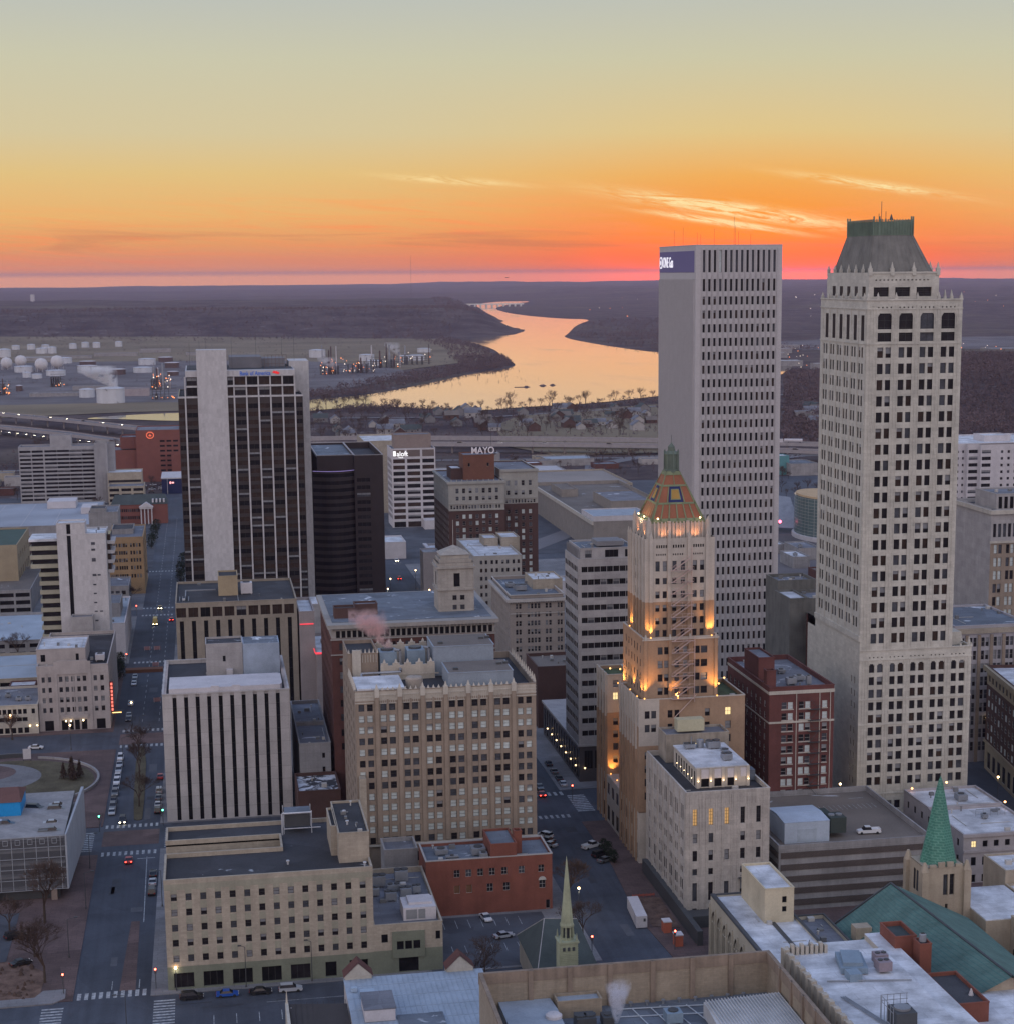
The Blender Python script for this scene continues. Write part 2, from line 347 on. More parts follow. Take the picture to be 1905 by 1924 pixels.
class Bld:
    """a building: an Empty at its base, wall / roof / windows as parts"""
    def __init__(s, name, label, cat, x, y, wall, group=None, frame=None):
        s.root = empty(name, (x, y, 0), label, cat, group); s.wall = wall; s.mb = MB(); s.wins = []; s.frame = frame or FR_D; s.roofs = []
        s.par = MB(); s.extra = []
    def P(s, side, p, a, z, dd=0):
        if side == 'F': return (a, p+dd, z)
        if side == 'L': return (p+dd, a, z)
        if side == 'R': return (p-dd, a, z)
        return (a, p-dd, z)
    def facade(s, side, p, a0, a1, z0, z1, bands=(), d=.35, m=0, style='plain', mb=None, rm=None):
        """wall from a0 to a1 and z0 to z1 with true openings; bands = [(zb, zt, [(u0, u1[, style])...]), ...]"""
        if side == 'L' and d < .9: d = min(d, .15)
        mb = mb or s.mb; Q = lambda a, b, c, e, dd=0: mb.quad(s.P(side, p, a, c, dd), s.P(side, p, b, c, dd), s.P(side, p, b, e, dd), s.P(side, p, a, e, dd), m)
        z = z0
        for zb, zt, ops in sorted(bands):
            if zb < z-1e-6 or zt > z1+1e-6 or zt <= zb: continue
            if zb > z: Q(a0, a1, z, zb)
            u = a0
            for op in sorted(ops):
                u0, u1 = op[0], op[1]
                if u0 < u-1e-6 or u1 > a1+1e-6: continue
                if u0 > u: Q(a0 if u == a0 else u, u0, zb, zt)
                k = rm if rm is not None else m
                for A, B in (((u0, zb), (u1, zb)), ((u1, zb), (u1, zt)), ((u1, zt), (u0, zt)), ((u0, zt), (u0, zb))):
                    mb.quad(s.P(side, p, A[0], A[1]), s.P(side, p, B[0], B[1]), s.P(side, p, B[0], B[1], d), s.P(side, p, A[0], A[1], d), k)
                s.wins.append((side, p, u0, u1, zb, zt, d, op[2] if len(op) > 2 else style)); u = u1
            if u < a1: Q(u, a1, zb, zt)
            z = zt
        if z < z1: Q(a0, a1, z, z1)
    def block(s, x0, x1, y0, y1, z0, z1, F=None, L=None, Rr=None, B=None, d=.35, m=0, style='plain'):
        s.facade('F', y0, x0, x1, z0, z1, F or (), d, m, style); s.facade('L', x0, y0, y1, z0, z1, L or (), d, m, style)
        s.facade('R', x1, y0, y1, z0, z1, Rr or (), d, m, style); s.facade('B', y1, x0, x1, z0, z1, B or (), d, m, style)
    def roof(s, x0, x1, y0, y1, z, rm, ph=.9, t=.35, cop=None):
        """flat roof sunk behind a parapet with a coping"""
        k = len(s.roofs); mb = MB(); mb.quad((x0+.02, y0+.02, z-ph), (x1-.02, y0+.02, z-ph), (x1-.02, y1-.02, z-ph), (x0+.02, y1-.02, z-ph)); s.roofs.append((mb, rm))
        e = .07; p = s.par
        for a in ((x0-e, x1+e, y0-e, y0+t), (x0-e, x1+e, y1-t, y1+e), (x0-e, x0+t, y0+t, y1-t), (x1-t, x1+e, y0+t, y1-t)): p.box(*a, z-.12, z+.14)
        if y0 < 760 and (x1-x0)*(y1-y0) > 150:
            for _ in range(5):
                vx, vy = R.uniform(x0+1.5, x1-1.5), R.uniform(y0+1.5, y1-1.5); h_ = R.uniform(.4, 1.1); vm = MB()
                if _ % 2: vm.cyl(vx, vy, z-ph, z-ph+h_, .16, k=6); vm.cyl(vx, vy, z-ph+h_, z-ph+h_+.2, .3, k=6)
                else: vm.box(vx, vx+R.uniform(.6, 1.5), vy, vy+R.uniform(.6, 1.5), z-ph, z-ph+h_)
                vm.build('roof_vent', DMET2 if _ % 3 else FR_L, s.root)
            for _ in range(2):
                vx, vy = R.uniform(x0+1, x1-1), R.uniform(y0+1, y1-1); vm = MB(); e_ = (R.uniform(x0+1, x1-1), vy) if _ else (vx, R.uniform(y0+1, y1-1)); vm.tube((vx, vy, z-ph+.12), (*e_, z-ph+.12), .09, k=4); vm.build('conduit', FR_L, s.root)
        i0, i1, j0, j1 = x0+t-.03, x1-t+.03, y0+t-.03, y1-t+.03
        for A, B in (((i0, j0), (i1, j0)), ((i1, j0), (i1, j1)), ((i1, j1), (i0, j1)), ((i0, j1), (i0, j0))):
            s.mb.quad((*A, z-ph), (*B, z-ph), (*B, z-.12), (*A, z-.12))
    def part(s, name, mb, m, label=None, parent=None):
        o = mb.build(name, m, parent or s.root)
        if label: o['label'] = label
        return o
    def done(s, cop=None, cap=100, maxw=None):
        """write the parts; the windows that show largest get objects of their own"""
        if s.mb.f: s.mb.build('wall', s.wall, s.root)
        for mb, rm in s.roofs: mb.build('roof', rm, s.root)
        if s.par.f: s.par.build('parapet', cop or (s.wall[0] if isinstance(s.wall, (list, tuple)) else s.wall), s.root)
        base = LOC(s.root)
        def size(q):
            side, p, u0, u1, zb, zt = q[:6]; yy = p if side in 'FB' else (u0+u1)/2
            f = {'F': 1, 'L': .45, 'R': .0, 'B': 0}[side]; return -(u1-u0)*(zt-zb)*f/max(yy, 1)**2
        ws = sorted(s.wins, key=size); rest = MB(); used = {}
        rmats = [G_DARK, s.frame, BLIND, G_MID, G_BLK, G_BRZ, PALE, LITW, LITY, BOARD]; ridx = {'dark': 0, 'mid': 3, 'blk': 4, 'brz': 5, 'pale': 6, 'lit': 7, 'lity': 8, 'board': 9, 'blind': 2}
        for i, (side, p, u0, u1, zb, zt, d, kind) in enumerate(ws):
            st = pick(kind); w, h = round(u1-u0, 2), round(zt-zb, 2)
            if i < cap:
                key = (w, h, st, round(d, 2), s.frame.name)
                if key not in WCACHE:
                    mb = MB(); win_geo(mb, w, h, st, d)
                    me = bpy.data.meshes.new('window'); me.from_pydata(mb.v, [], mb.f)
                    for q in (GL[st[0]], s.frame, PALE if st[0] == 'pale' else BLIND): me.materials.append(q)
                    me.polygons.foreach_set('material_index', mb.m); me.update(); WCACHE[key] = me
                o = bpy.data.objects.new('window', WCACHE[key]); C.objects.link(o); o.parent = s.root
                if side == 'F': o.location = (u0-base.x, p-base.y, zb)
                elif side == 'L': o.location = (p-base.x, u1-base.y, zb); o.rotation_euler = (0, 0, -math.pi/2)
                elif side == 'R': o.location = (p-base.x, u0-base.y, zb); o.rotation_euler = (0, 0, math.pi/2)
                else: o.location = (u1-base.x, p-base.y, zb); o.rotation_euler = (0, 0, math.pi)
            else:
                mb = MB(); win_geo(mb, w, h, st, d, (ridx[st[0]], 1, 2))
                n = len(rest.v)
                for a, b, c in mb.v:
                    a = min(a, u1-u0)
                    if side == 'F': q = (u0+a, p+b, zb+c)
                    elif side == 'L': q = (p+b, u1-a, zb+c)
                    elif side == 'R': q = (p-b, u0+a, zb+c)
                    else: q = (u1-a, p-b, zb+c)
                    rest.v.append(q)
                rest.f += [tuple(n+k for k in f) for f in mb.f]; rest.m += mb.m
        if rest.f:
            o = rest.build('window_rows', rmats, s.root); o['kind'] = 'stuff'
        return s.root
def cols(n, a0, a1, w, st=None):
    """n openings of width w spread evenly between a0 and a1"""
    p = (a1-a0)/n; return [((a0+p*(i+.5)-w/2), (a0+p*(i+.5)+w/2)) + ((st,) if st else ()) for i in range(n)]
def pairs(n, a0, a1, w, gap, st=None):
    p = (a1-a0)/n; r = []
    for i in range(n):
        c = a0+p*(i+.5); r += [(c-gap/2-w, c-gap/2)+((st,) if st else ()), (c+gap/2, c+gap/2+w)+((st,) if st else ())]
    return r
def rows(n, z0, z1, h, ops, sill=.5):
    p = (z1-z0)/n; return [(z0+p*i+(p-h)*sill, z0+p*i+(p-h)*sill+h, ops) for i in range(n)]
# ================================================================ land, water, roads
def sm(a, b, x):
    t = min(1, max(0, (x-a)/(b-a))); return t*t*(3-2*t)
def hz(x, y):
    """height of the land: flat under the city, wooded hills far off"""
    r = math.hypot(x, y); h = 0.0
    n = noise.noise(Vector((x/900, y/900, 0)))*.6+noise.noise(Vector((x/300, y/300, 3)))*.25
    # wooded ridge left of the river bend
    lr = sm(4300, 5000, y)*(1-sm(7600, 9500, y))*(1-sm(700+(y-5000)*.11, 850+(y-5000)*.11, x+noise.noise(Vector((y/500, 1, 1)))*60))
    h += lr*(52+15*n)
    # low woods right of the water
    rr = sm(5000, 7000, y)*sm(1500+(y-5000)*.05, 2300+(y-5000)*.05, x)
    h += rr*(22+22*n)
    far = sm(9000, 13000, r); h += far*(10+22*n+14*noise.noise(Vector((x/3000, y/3000, 5))))
    far2 = sm(16000, 21000, r); h += far2*(8+10*noise.noise(Vector((x/2600+7, y/4000, 5))))
    # dark wooded slope right edge
    dr = sm(1700, 2100, y)*(1-sm(2700, 3300, y))*sm(.385*y, .43*y, x); h += dr*(26+12*n)
    return h-(r/24000)**2*10
g = MB(); radii = [60, 300, 700, 1100, 1600]
r = 1600
while r < 24400: r *= 1.022; radii.append(r)
azs = []; a = -180.0
while a < 180-1e-6:
    azs.append(a); a += .2 if -8 <= a < 32 else 4.0
na = len(azs)
for r in radii:
    for a in azs:
        x, y = r*math.sin(rad(a)), r*math.cos(rad(a)); g.v.append((x, y, hz(x, y) if y > 1500 else 0.0))
for i in range(len(radii)-1):
    for j in range(na):
        k = (j+1) % na; g.f.append((i*na+j, i*na+k, (i+1)*na+k, (i+1)*na+j)); g.m.append(0)
g.f.append(tuple(range(na))[::-1]); g.m.append(0)
gm = bpy.data.materials.new('winter_land'); gm.use_nodes = True; nt = gm.node_tree; b = nt.nodes['Principled BSDF']; b.inputs['Roughness'].default_value = .95; b.inputs['Specular IOR Level'].default_value = .1
tcg = N('ShaderNodeTexCoord'); ob = tcg.outputs['Object']
def NS(sc_, det=6, rough=.6, vec=None, dist=0):
    n = N('ShaderNodeTexNoise'); n.inputs['Scale'].default_value = sc_; n.inputs['Detail'].default_value = det; n.inputs['Roughness'].default_value = rough; n.inputs['Distortion'].default_value = dist
    LK(vec or ob, n.inputs['Vector']); return n.outputs[0]
fld = M('MULTIPLY', M('SUBTRACT', NS(.0011, 4), .53), 9, clamp=True)
c1 = mixc(M('MULTIPLY', M('SUBTRACT', NS(.012, 8, .7), .42), 5, clamp=True), (.045, .034, .040, 1), (.115, .090, .085, 1))
c2 = mixc(NS(.006, 6), (.10, .085, .055, 1), (.17, .145, .10, 1))
cc = mixc(M('MULTIPLY', fld, .6), c1, c2)
spk = M('MULTIPLY', M('SUBTRACT', NS(.035, 3, .5), .665), 30, clamp=True)
cc = mixc(M('MULTIPLY', spk, .35), cc, (.30, .28, .29, 1)); LK(cc, b.inputs['Base Color'])
struct('ground', g, gm)

ASPH = mat('asphalt', (.058, .067, .086), var=.35, scale=.09, fine=.15, rough=.8, cells=(.05, .30, .10), wear=.22)
LOT = mat('parking_asphalt', (.07, .077, .092), var=.35, scale=.1, rough=.85, cells=(.09, .4))
CONC = mat('concrete_paving', (.20, .20, .21), var=.3, scale=.12, seam=(3, 1.5, .05), cells=(.06, .3))
BRICKP = mat('brick_paving', (.125, .085, .080), var=.35, scale=.15, rough=.9, seam=(2.4, 1.2, .06), cells=(.07, .35))
GRASS = mat('dry_grass', (.105, .092, .062), var=.45, scale=.15, fine=.3, rough=1, spec=.1)
SOIL = mat('bare_earth', (.15, .10, .08), var=.5, scale=.4, fine=.3, rough=1, spec=.1)
SNOW = mat('old_snow', (.62, .66, .72), var=.15, rough=.6)
PAINT = mat('road_paint', (.33, .35, .37), var=.6, scale=.9, fine=.5)
FIELD = mat('winter_field', (.20, .165, .115), var=.40, scale=.006, fine=.05, rough=1, spec=.1)
YARD = mat('industrial_yard', (.15, .14, .145), var=.5, scale=.012, fine=.1, rough=1, spec=.1)
WOODS = mat('bare_wood_twigs', (.115, .085, .088), var=.3, scale=.01, fine=.3, rough=1, spec=.05)
BARK = mat('bark', (.075, .06, .05), var=.3, rough=1, spec=.05)
TWIG = mat('winter_twigs', (.085, .06, .05), var=.3, rough=1, spec=.05)
EVER = mat('evergreen_foliage', (.022, .035, .02), var=.5, scale=.8, fine=.4, rough=1, spec=.1)

def sheet(name, pts, z, m, kind='structure'):
    mb = MB(); mb.poly([(x, y, z) for x, y in pts]); return struct(name, mb, m, kind)
def rect(x0, x1, y0, y1): return [(x0, y0), (x1, y0), (x1, y1), (x0, y1)]
# downtown floor of asphalt; the streets are the parts of it the raised pavements leave open
sheet('city_floor', rect(-300, 470, 180, 1290), .05, ASPH)

# ---- river
riv = [(55, 2000), (116, 2046), (191, 2108), (240, 2045), (297, 1990), (360, 2040), (430, 2058), (543, 2167), (700, 2330), (900, 2700), (1000, 3100), (930, 3300),
       (840, 3330), (826, 3511), (815, 3767), (824, 4203), (888, 4453), (1064, 5216), (1240, 5800), (1165, 5900), (1130, 6303), (1135, 6856), (1230, 7820), (1480, 8836), (1760, 9700),
       (1560, 9700), (1306, 8865), (1150, 7594), (1050, 6769), (965, 5978), (865, 5362), (673, 4631), (570, 4220), (580, 3890), (568, 3555), (525, 3240),
       (512, 2985), (470, 2850), (414, 2773), (345, 2610), (300, 2500), (208, 2300), (126, 2224), (60, 2190)]
def chaikin(p, n=2, closed=True):
    for _ in range(n):
        q = []
        for i in range(len(p)):
            a, b = p[i], p[(i+1) % len(p)]
            q += [(a[0]*.75+b[0]*.25, a[1]*.75+b[1]*.25), (a[0]*.25+b[0]*.75, a[1]*.25+b[1]*.75)]
        p = q
    return p
wm = bpy.data.materials.new('river_water'); wm.use_nodes = True; nt = wm.node_tree; b = nt.nodes['Principled BSDF']
b.inputs['Base Color'].default_value = (.05, .045, .04, 1); b.inputs['Roughness'].default_value = .12; b.inputs['IOR'].default_value = 1.33; b.inputs['Specular IOR Level'].default_value = .9
tcg = N('ShaderNodeTexCoord'); ob = tcg.outputs['Object']
mp = N('ShaderNodeMapping'); mp.inputs['Scale'].default_value = (.05, .012, 1); LK(ob, mp.inputs[0])
bp = N('ShaderNodeBump'); bp.inputs['Strength'].default_value = .025; bp.inputs['Distance'].default_value = 1.0
LK(NS(1.0, 5, .6, mp.outputs[0]), bp.inputs['Height']); LK(bp.outputs[0], b.inputs['Normal'])
mp = N('ShaderNodeMapping'); mp.inputs['Scale'].default_value = (.004, .0012, 1); LK(ob, mp.inputs[0])
LK(M('ADD', M('MULTIPLY', M('SUBTRACT', NS(1, 4, .6, mp.outputs[0], 2), .55), .5, clamp=True), .05), b.inputs['Roughness'])
rv = MB(); rv.poly([(x, y, .6) for x, y in chaikin(riv)]); struct('river_water', rv, wm)
lake = chaikin([(-125, 1990), (-90, 1985), (-20, 1930), (30, 1960), (60, 2030), (0, 2060), (-60, 2048), (-118, 2015)])
lk = MB(); lk.poly([(x, y, .6) for x, y in lake]); struct('pond_water', lk, wm)
sb = MB(); sb.prism(chaikin([(400, 2390), (415, 2386), (428, 2390), (415, 2394)]), .3, 1.1)
for x, y, r_ in ((446, 2412, 6), (461, 2420, 5), (420, 2390, 5)): sb.cyl(x, y, .3, 2.4, r_, r_*.3, 7)
sbo = struct('sand_bar', sb, WOODS)
# fields and yards beyond the city
FZ = .45
for i, (p, m_, nm) in enumerate([
    ([(-800, 2760), (120, 2560), (380, 3000), (520, 3250), (560, 3700), (520, 4050), (560, 4300), (-200, 4500), (-1200, 4500)], FIELD, 'field'),
    ([(-700, 2250), (-60, 2180), (60, 2230), (200, 2450), (330, 2800), (250, 3150), (60, 3350), (-900, 3300)], YARD, 'industrial_yard'),
    ([(-500, 1900), (-130, 2080), (60, 2090), (110, 2180), (-120, 2260), (-700, 2180)], FIELD, 'riverside_field'),
    ([(1000, 3300), (1900, 3300), (2200, 3900), (1150, 3900)], YARD, 'warehouse_yard'),
    ([(240, 1480), (420, 1480), (470, 1900), (560, 2060), (430, 1990), (300, 1900)], FIELD, 'embankment_grass')]):
    mb = MB(); mb.poly([(x, y, FZ+.06*i+ (hz(x, y) if y > 4400 and x < 300 else 0)) for x, y in (chaikin(p, 1) if y else p)]); struct(nm, mb, m_)

# ---- raised blocks: pavement slabs with kerbs
def slab(name, pts, m, z=.18): mb = MB(); mb.prism(pts, .0, z); return struct(name, mb, m)
slab('pavement', rect(-16, 81.5, 374, 476), CONC)
slab('pavement', rect(-150, -32, 374.5, 474), BRICKP)
slab('pavement', [(98, 360), (150, 374), (211, 374), (211, 476), (98, 476), (98, 440), (95.5, 400)], BRICKP)
slab('pavement', rect(-16.5, 82, 499, 584), CONC); slab('pavement', rect(98, 211, 508, 586), CONC)
slab('pavement', rect(228, 400, 374, 476), CONC); slab('pavement', rect(248, 420, 500, 600), CONC)
slab('pavement', rect(-190, -34, 608, 700), BRICKP); slab('pavement', rect(-16, 82, 607, 702), CONC); slab('pavement', rect(98, 211, 607, 702), CONC)
slab('pavement', rect(-190, -33, 718, 820), CONC); slab('pavement', rect(-15.5, 82, 718, 815), CONC); slab('pavement', rect(98, 211, 718, 815), CONC)
slab('pavement', rect(-190, -31, 836, 940), CONC); slab('pavement', rect(-15, 82, 831, 940), CONC); slab('pavement', rect(100, 211, 831, 940), CONC)
slab('pavement', rect(-16, 78, 230, 352), CONC); slab('pavement', rect(98, 260, 180, 354), CONC); slab('pavement', rect(-150, -32, 230, 354), BRICKP)
slab('yard_ground', rect(228, 420, 616, 1000), YARD); slab('pavement', rect(-200, -30, 960, 1250), LOT); slab('pavement', rect(-14, 90, 960, 1180), LOT)
slab('pavement', rect(104, 200, 960, 1180), LOT)
slab('brick_pavement', rect(-32.6, -32.0, 499.5, 584), BRICKP, .2)
# church car park, brick centre strip of the street
sheet('car_park', rect(44, 74, 375, 407.5), .19, LOT)
sheet('brick_strip', [(-22.6, 378), (-19.2, 378), (-19.6, 421), (-21.6, 421)], .075, BRICKP)
sheet('brick_crossing', rect(-31.5, -16.5, 481, 494.5), .07, BRICKP)
sheet('brick_crossing', rect(-31.5, -16.5, 590, 604), .07, BRICKP)
# plaza with the oval lawn
slab('plaza_paving', [(-150, 499), (-33, 499), (-32.4, 520), (-32.4, 584), (-150, 584)], BRICKP, .22)
def ell(cx, cy, rx, ry, a0=0, a1=360, n=40): return [(cx+rx*math.cos(rad(a0+(a1-a0)*i/n)), cy+ry*math.sin(rad(a0+(a1-a0)*i/n))) for i in range(n)]
sheet('lawn', ell(-63, 549, 26, 27), .26, GRASS)
sheet('lawn_path', ell(-74, 556, 21, 18), .30, CONC)
sheet('stage_paving', ell(-76, 562, 15, 11), .34, BRICKP)
sheet('footpath', rect(-150, -40, 515, 524), .35, CONC)
# painted markings
def marks(name, rects, z=.085, m=PAINT):
    mb = MB()
    for q in rects: mb.poly([(x, y, z) for x, y in (rect(*q) if len(q) == 4 and not isinstance(q[0], tuple) else q)])
    return struct(name, mb, m)
marks('road_markings', [(-31.2+i*1.5, -30.4+i*1.5, 374.6, 378.2) for i in range(10)] + [(-31.2+i*1.5, -30.5+i*1.5, 472.5, 475.8) for i in range(10)] + [(-31.2+i*1.5, -30.5+i*1.5, 497.2, 500.2) for i in range(10)])
marks('road_markings', [(-38, -33.6, 355.5+i*1.5, 356.2+i*1.5) for i in range(11)] + [(-15.2, -10.8, 355.5+i*1.5, 356.2+i*1.5) for i in range(11)]
      + [(-38, -33.8, 477.5+i*1.6, 478.2+i*1.6) for i in range(11)] + [(-15, -11.5, 477.5+i*1.6, 478.2+i*1.6) for i in range(11)])
marks('road_markings', [(-24.3, -24.15, 379, 384), (-18.6, -18.4, 379, 384), ((-18.8, 420), (-18.6, 420), (-19.2, 470), (-19.4, 470)), (-21.8, -17.2, 468.6, 469.0)])
marks('road_markings', [(84+i*1.6, 84.8+i*1.6, 481, 484) for i in range(8)] + [(99, 104, 486+i*1.7, 487+i*1.7) for i in range(10)] + [(83+i*1.8, 83.9+i*1.8, 503, 506.5) for i in range(9)])
marks('road_markings', [(-3+i*4.6, -2.85+i*4.6, 356, 361) for i in range(7)] + [(8, 30, 365.6, 365.75)])
marks('road_markings', [(-25+.0*i, -24.8, 620+i*9, 624+i*9) for i in range(60)] + [(-19.4, -19.2, 620+i*9, 624+i*9) for i in range(60)])
marks('road_markings', [(-31+i*1.6, -30.2+i*1.6, y, y+3.2) for y in (586, 606.5, 702.5, 717.5, 820, 838, 945) for i in range(9)])
marks('road_markings', [(83+i*1.8, 83.9+i*1.8, y, y+3.4) for y in (587, 605, 704, 817, 830) for i in range(9)])
marks('parking_lines', [(47+i*3, 47.12+i*3, 400, 405.5) for i in range(8)]+[(47+i*3, 47.12+i*3, 384, 389) for i in range(8)], z=.2)
mb = MB()
for y in (586, 706, 825): mb.poly([(x, yy, .062) for x, yy in rect(-400, 600, y, y+18)])
PATCH = mat('asphalt_patch', (.042, .047, .058), var=.3, rough=.7); PATCH2 = mat('worn_asphalt_patch', (.095, .10, .115), var=.3, rough=.85)
for k_, (m_, n_) in enumerate(((PATCH, 16), (PATCH2, 16))):
    qs = []
    for _ in range(n_): a_ = R.uniform(378, 700); b_ = R.uniform(.8, 3); sx_ = R.choice((R.uniform(-31, -20), R.uniform(83, 94))); qs.append((sx_, sx_+b_, a_, a_+R.uniform(1.5, 12)))
    marks('asphalt_patches', qs, z=.056+.004*k_, m=m_)
marks('asphalt_patches', [(R.uniform(-10, 60), 0, 0, 0) and (x_, x_+R.uniform(2, 9), y_, y_+R.uniform(.6, 1.6)) for x_, y_ in [(R.uniform(-28, 70), R.uniform(356, 369)) for _ in range(12)]], z=.066, m=PATCH)
# median with two bare trees
slab('median_island', chaikin([(-24.2, 505), (-22.6, 503), (-21.2, 505), (-22.4, 585), (-25.6, 585)], 1), GRASS, .22)
# distant roads
def ribbon(name, pts, wd, z, m, kind='structure', thick=0):
    mb = MB(); L = []; 
    for i, p in enumerate(pts):
        a = pts[max(0, i-1)]; b = pts[min(len(pts)-1, i+1)]; dx, dy = b[0]-a[0], b[1]-a[1]; l = math.hypot(dx, dy) or 1
        zz = p[2] if len(p) > 2 else z; L.append(((p[0]-dy/l*wd/2, p[1]+dx/l*wd/2, zz), (p[0]+dy/l*wd/2, p[1]-dx/l*wd/2, zz)))
    for (a, b), (c, d_) in zip(L, L[1:]):
        mb.quad(a, b, d_, c)
        if thick:
            lo = lambda q: (q[0], q[1], q[2]-thick)
            mb.quad(a, c, lo(c), lo(a)); mb.quad(b, d_, lo(d_), lo(b)); mb.quad(lo(a), lo(b), lo(d_), lo(c))
    return struct(name, mb, m, kind)
ROADF = mat('far_road_surface', (.17, .165, .175), var=.2, scale=.02)
ribbon('road', [(470, 1290), (440, 1300), (415, 1325), (410, 1360), (430, 1400), (480, 1430), (600, 1440)], 14, .3, ROADF)
ribbon('road', [(250, 1250), (285, 1330), (300, 1400), (345, 1450), (420, 1475)], 16, .3, ROADF)
ribbon('road', [(140, 900), (160, 960), (210, 1040), (240, 1120), (250, 1250)], 15, .3, ROADF)
ribbon('road', [(100, 1480), (420, 1440), (620, 1430)], 9, .34, ROADF)
ribbon('road', [(-200, 1480), (60, 1450), (100, 1480)], 10, .34, ROADF)
ribbon('river_road', [(130, 1930), (300, 1900), (520, 2010), (700, 2150)], 10, .9, ROADF)
# ---- the air
hm = bpy.data.materials.new('haze_air'); hm.use_nodes = True; nt = hm.node_tree; nt.nodes.clear()
pv = N('ShaderNodeVolumePrincipled'); pv.inputs['Color'].default_value = (.80, .70, 1.0, 1); pv.inputs['Density'].default_value = 3.8e-5; pv.inputs['Anisotropy'].default_value = .72
mo = N('ShaderNodeOutputMaterial'); LK(pv.outputs[0], mo.inputs['Volume'])
hb = MB(); hb.box(-25500, 25500, -25500, 25500, -40, 178)
h = hb.build('haze', hm); h['kind'] = 'stuff'
# ================================================================ buildings
def W(n, c, **k): return mat(n, c, **k)
BEIGE = W('beige_brick', (.37, .325, .262), streak=.12, brick=(1.2, .5, .02), brickc=(.31, .27, .215)); SAGE = W('sage_tile', (.17, .185, .14), streak=.05)
TAN = W('tan_brick', (.275, .222, .175), streak=.14); TERRA = W('cream_terracotta', (.44, .40, .34), streak=.12)
RED = W('red_brick', (.19, .068, .048), streak=.10, var=.25); DRED = W('dark_red_brick', (.105, .045, .038), streak=.08, var=.22); BRN = W('brown_brick', (.085, .048, .042), streak=.06)
LIME = W('limestone', (.45, .42, .385), streak=.16, fine=.14, brick=(2.2, 1.1, .03), brickc=(.37, .34, .31)); WHT = W('white_terracotta', (.54, .52, .46), streak=.05, brick=(1.6, .9, .02), brickc=(.44, .42, .37))
PREC = W('precast_panel', (.47, .445, .435), streak=.04, brick=(3.13, 3.6, .05, 0), brickc=(.30, .28, .27)); PRE2 = W('grey_precast', (.38, .365, .365), streak=.09, brick=(4, 1.9, .03, 0), brickc=(.31, .30, .30))
MARB = W('white_marble_panel', (.53, .515, .52), streak=.05, var=.08, fine=.10, brick=(.9, 1.9, .02), brickc=(.48, .46, .47)); STUC = W('white_panel', (.52, .50, .52), var=.14)
CCRT = W('grey_concrete', (.29, .285, .29), streak=.16, var=.2, brick=(3.6, 2.2, .04, 0), brickc=(.22, .215, .22)); WHM = W('white_membrane_roof', (.56, .58, .62), var=.5, scale=.22, fine=.12, rough=.6, seam=(9, 2.6, .05), cells=(.12, .12))
GRV = W('dark_gravel_roof', (.045, .046, .052), var=.35, scale=.15, fine=.25, cells=(.12, .5)); GRVS = W('gravel_roof_with_snow', (.042, .043, .05), var=.3, scale=.15, fine=.25, snow=(.64, .09), cells=(.1, .5))
GRYR = W('grey_membrane_roof', (.17, .18, .21), var=.3, scale=.12, fine=.1, snow=(.62, .12), seam=(7, 2.2, .06), cells=(.15, .3)); BRNR = W('brown_gravel_roof', (.155, .135, .12), var=.3, scale=.1, fine=.2, snow=(.66, .06))
BLUR = W('blue_grey_roof', (.14, .165, .20), var=.25, scale=.15, snow=(.62, .15), seam=(8, 2.4, .06), cells=(.12, .35)); MET = W('galvanised_metal', (.26, .28, .31), rough=.45, metal=.3, var=.25); DMET = W('dark_metal', (.06, .065, .07), rough=.5)
COP = W('green_copper', (.12, .155, .125), var=.3, streak=.12, rough=.7); TEAL = W('teal_tile_roof', (.10, .175, .155), var=.3, streak=.1, brick=(.7, .42, .03), brickc=(.04, .13, .12)); SLATE = W('dark_slate', (.055, .07, .07), var=.3)
EMER = W('emerald_tile', (.045, .19, .14), var=.2, rough=.4, brick=(.9, .6, .09), brickc=(.10, .26, .205)); ROOFO = W('orange_roof_tile', (.27, .095, .045), var=.25, rough=.6)
BLUP = W('bright_blue_metal', (.01, .26, .60), rough=.5, var=.06); CRM = W('cream_stone_trim', (.46, .43, .375), streak=.12)
def lamp_orb(x, y, z, r, col, e, name='lamp', parent=None):
    mb = MB(); mb.lathe(x, y, [(.01, z-r), (r*.8, z-r*.5), (r, z), (r*.8, z+r*.5), (.01, z+r)], 6)
    return mb.build(name, mat('glow_%s_%g' % (name, e), col, emit=col, es=e), parent)
def txt(s, size, loc, rot, m, parent, name, ext=.12, sx=1.0):
    c = bpy.data.curves.new(name, 'FONT'); c.body = s; c.size = size; c.extrude = ext; c.offset = size*.006; c.materials.append(m)
    tmp = bpy.data.objects.new(name, c); me = bpy.data.meshes.new_from_object(tmp); bpy.data.objects.remove(tmp); o = bpy.data.objects.new(name, me); C.objects.link(o); o.parent = parent; b_ = LOC(parent)
    o.location = (loc[0]-b_.x, loc[1]-b_.y, loc[2]); o.rotation_euler = rot; o.scale = (sx, 1, 1); return o
FR = (math.pi/2, 0, 0); LF = (math.pi/2, 0, -math.pi/2)
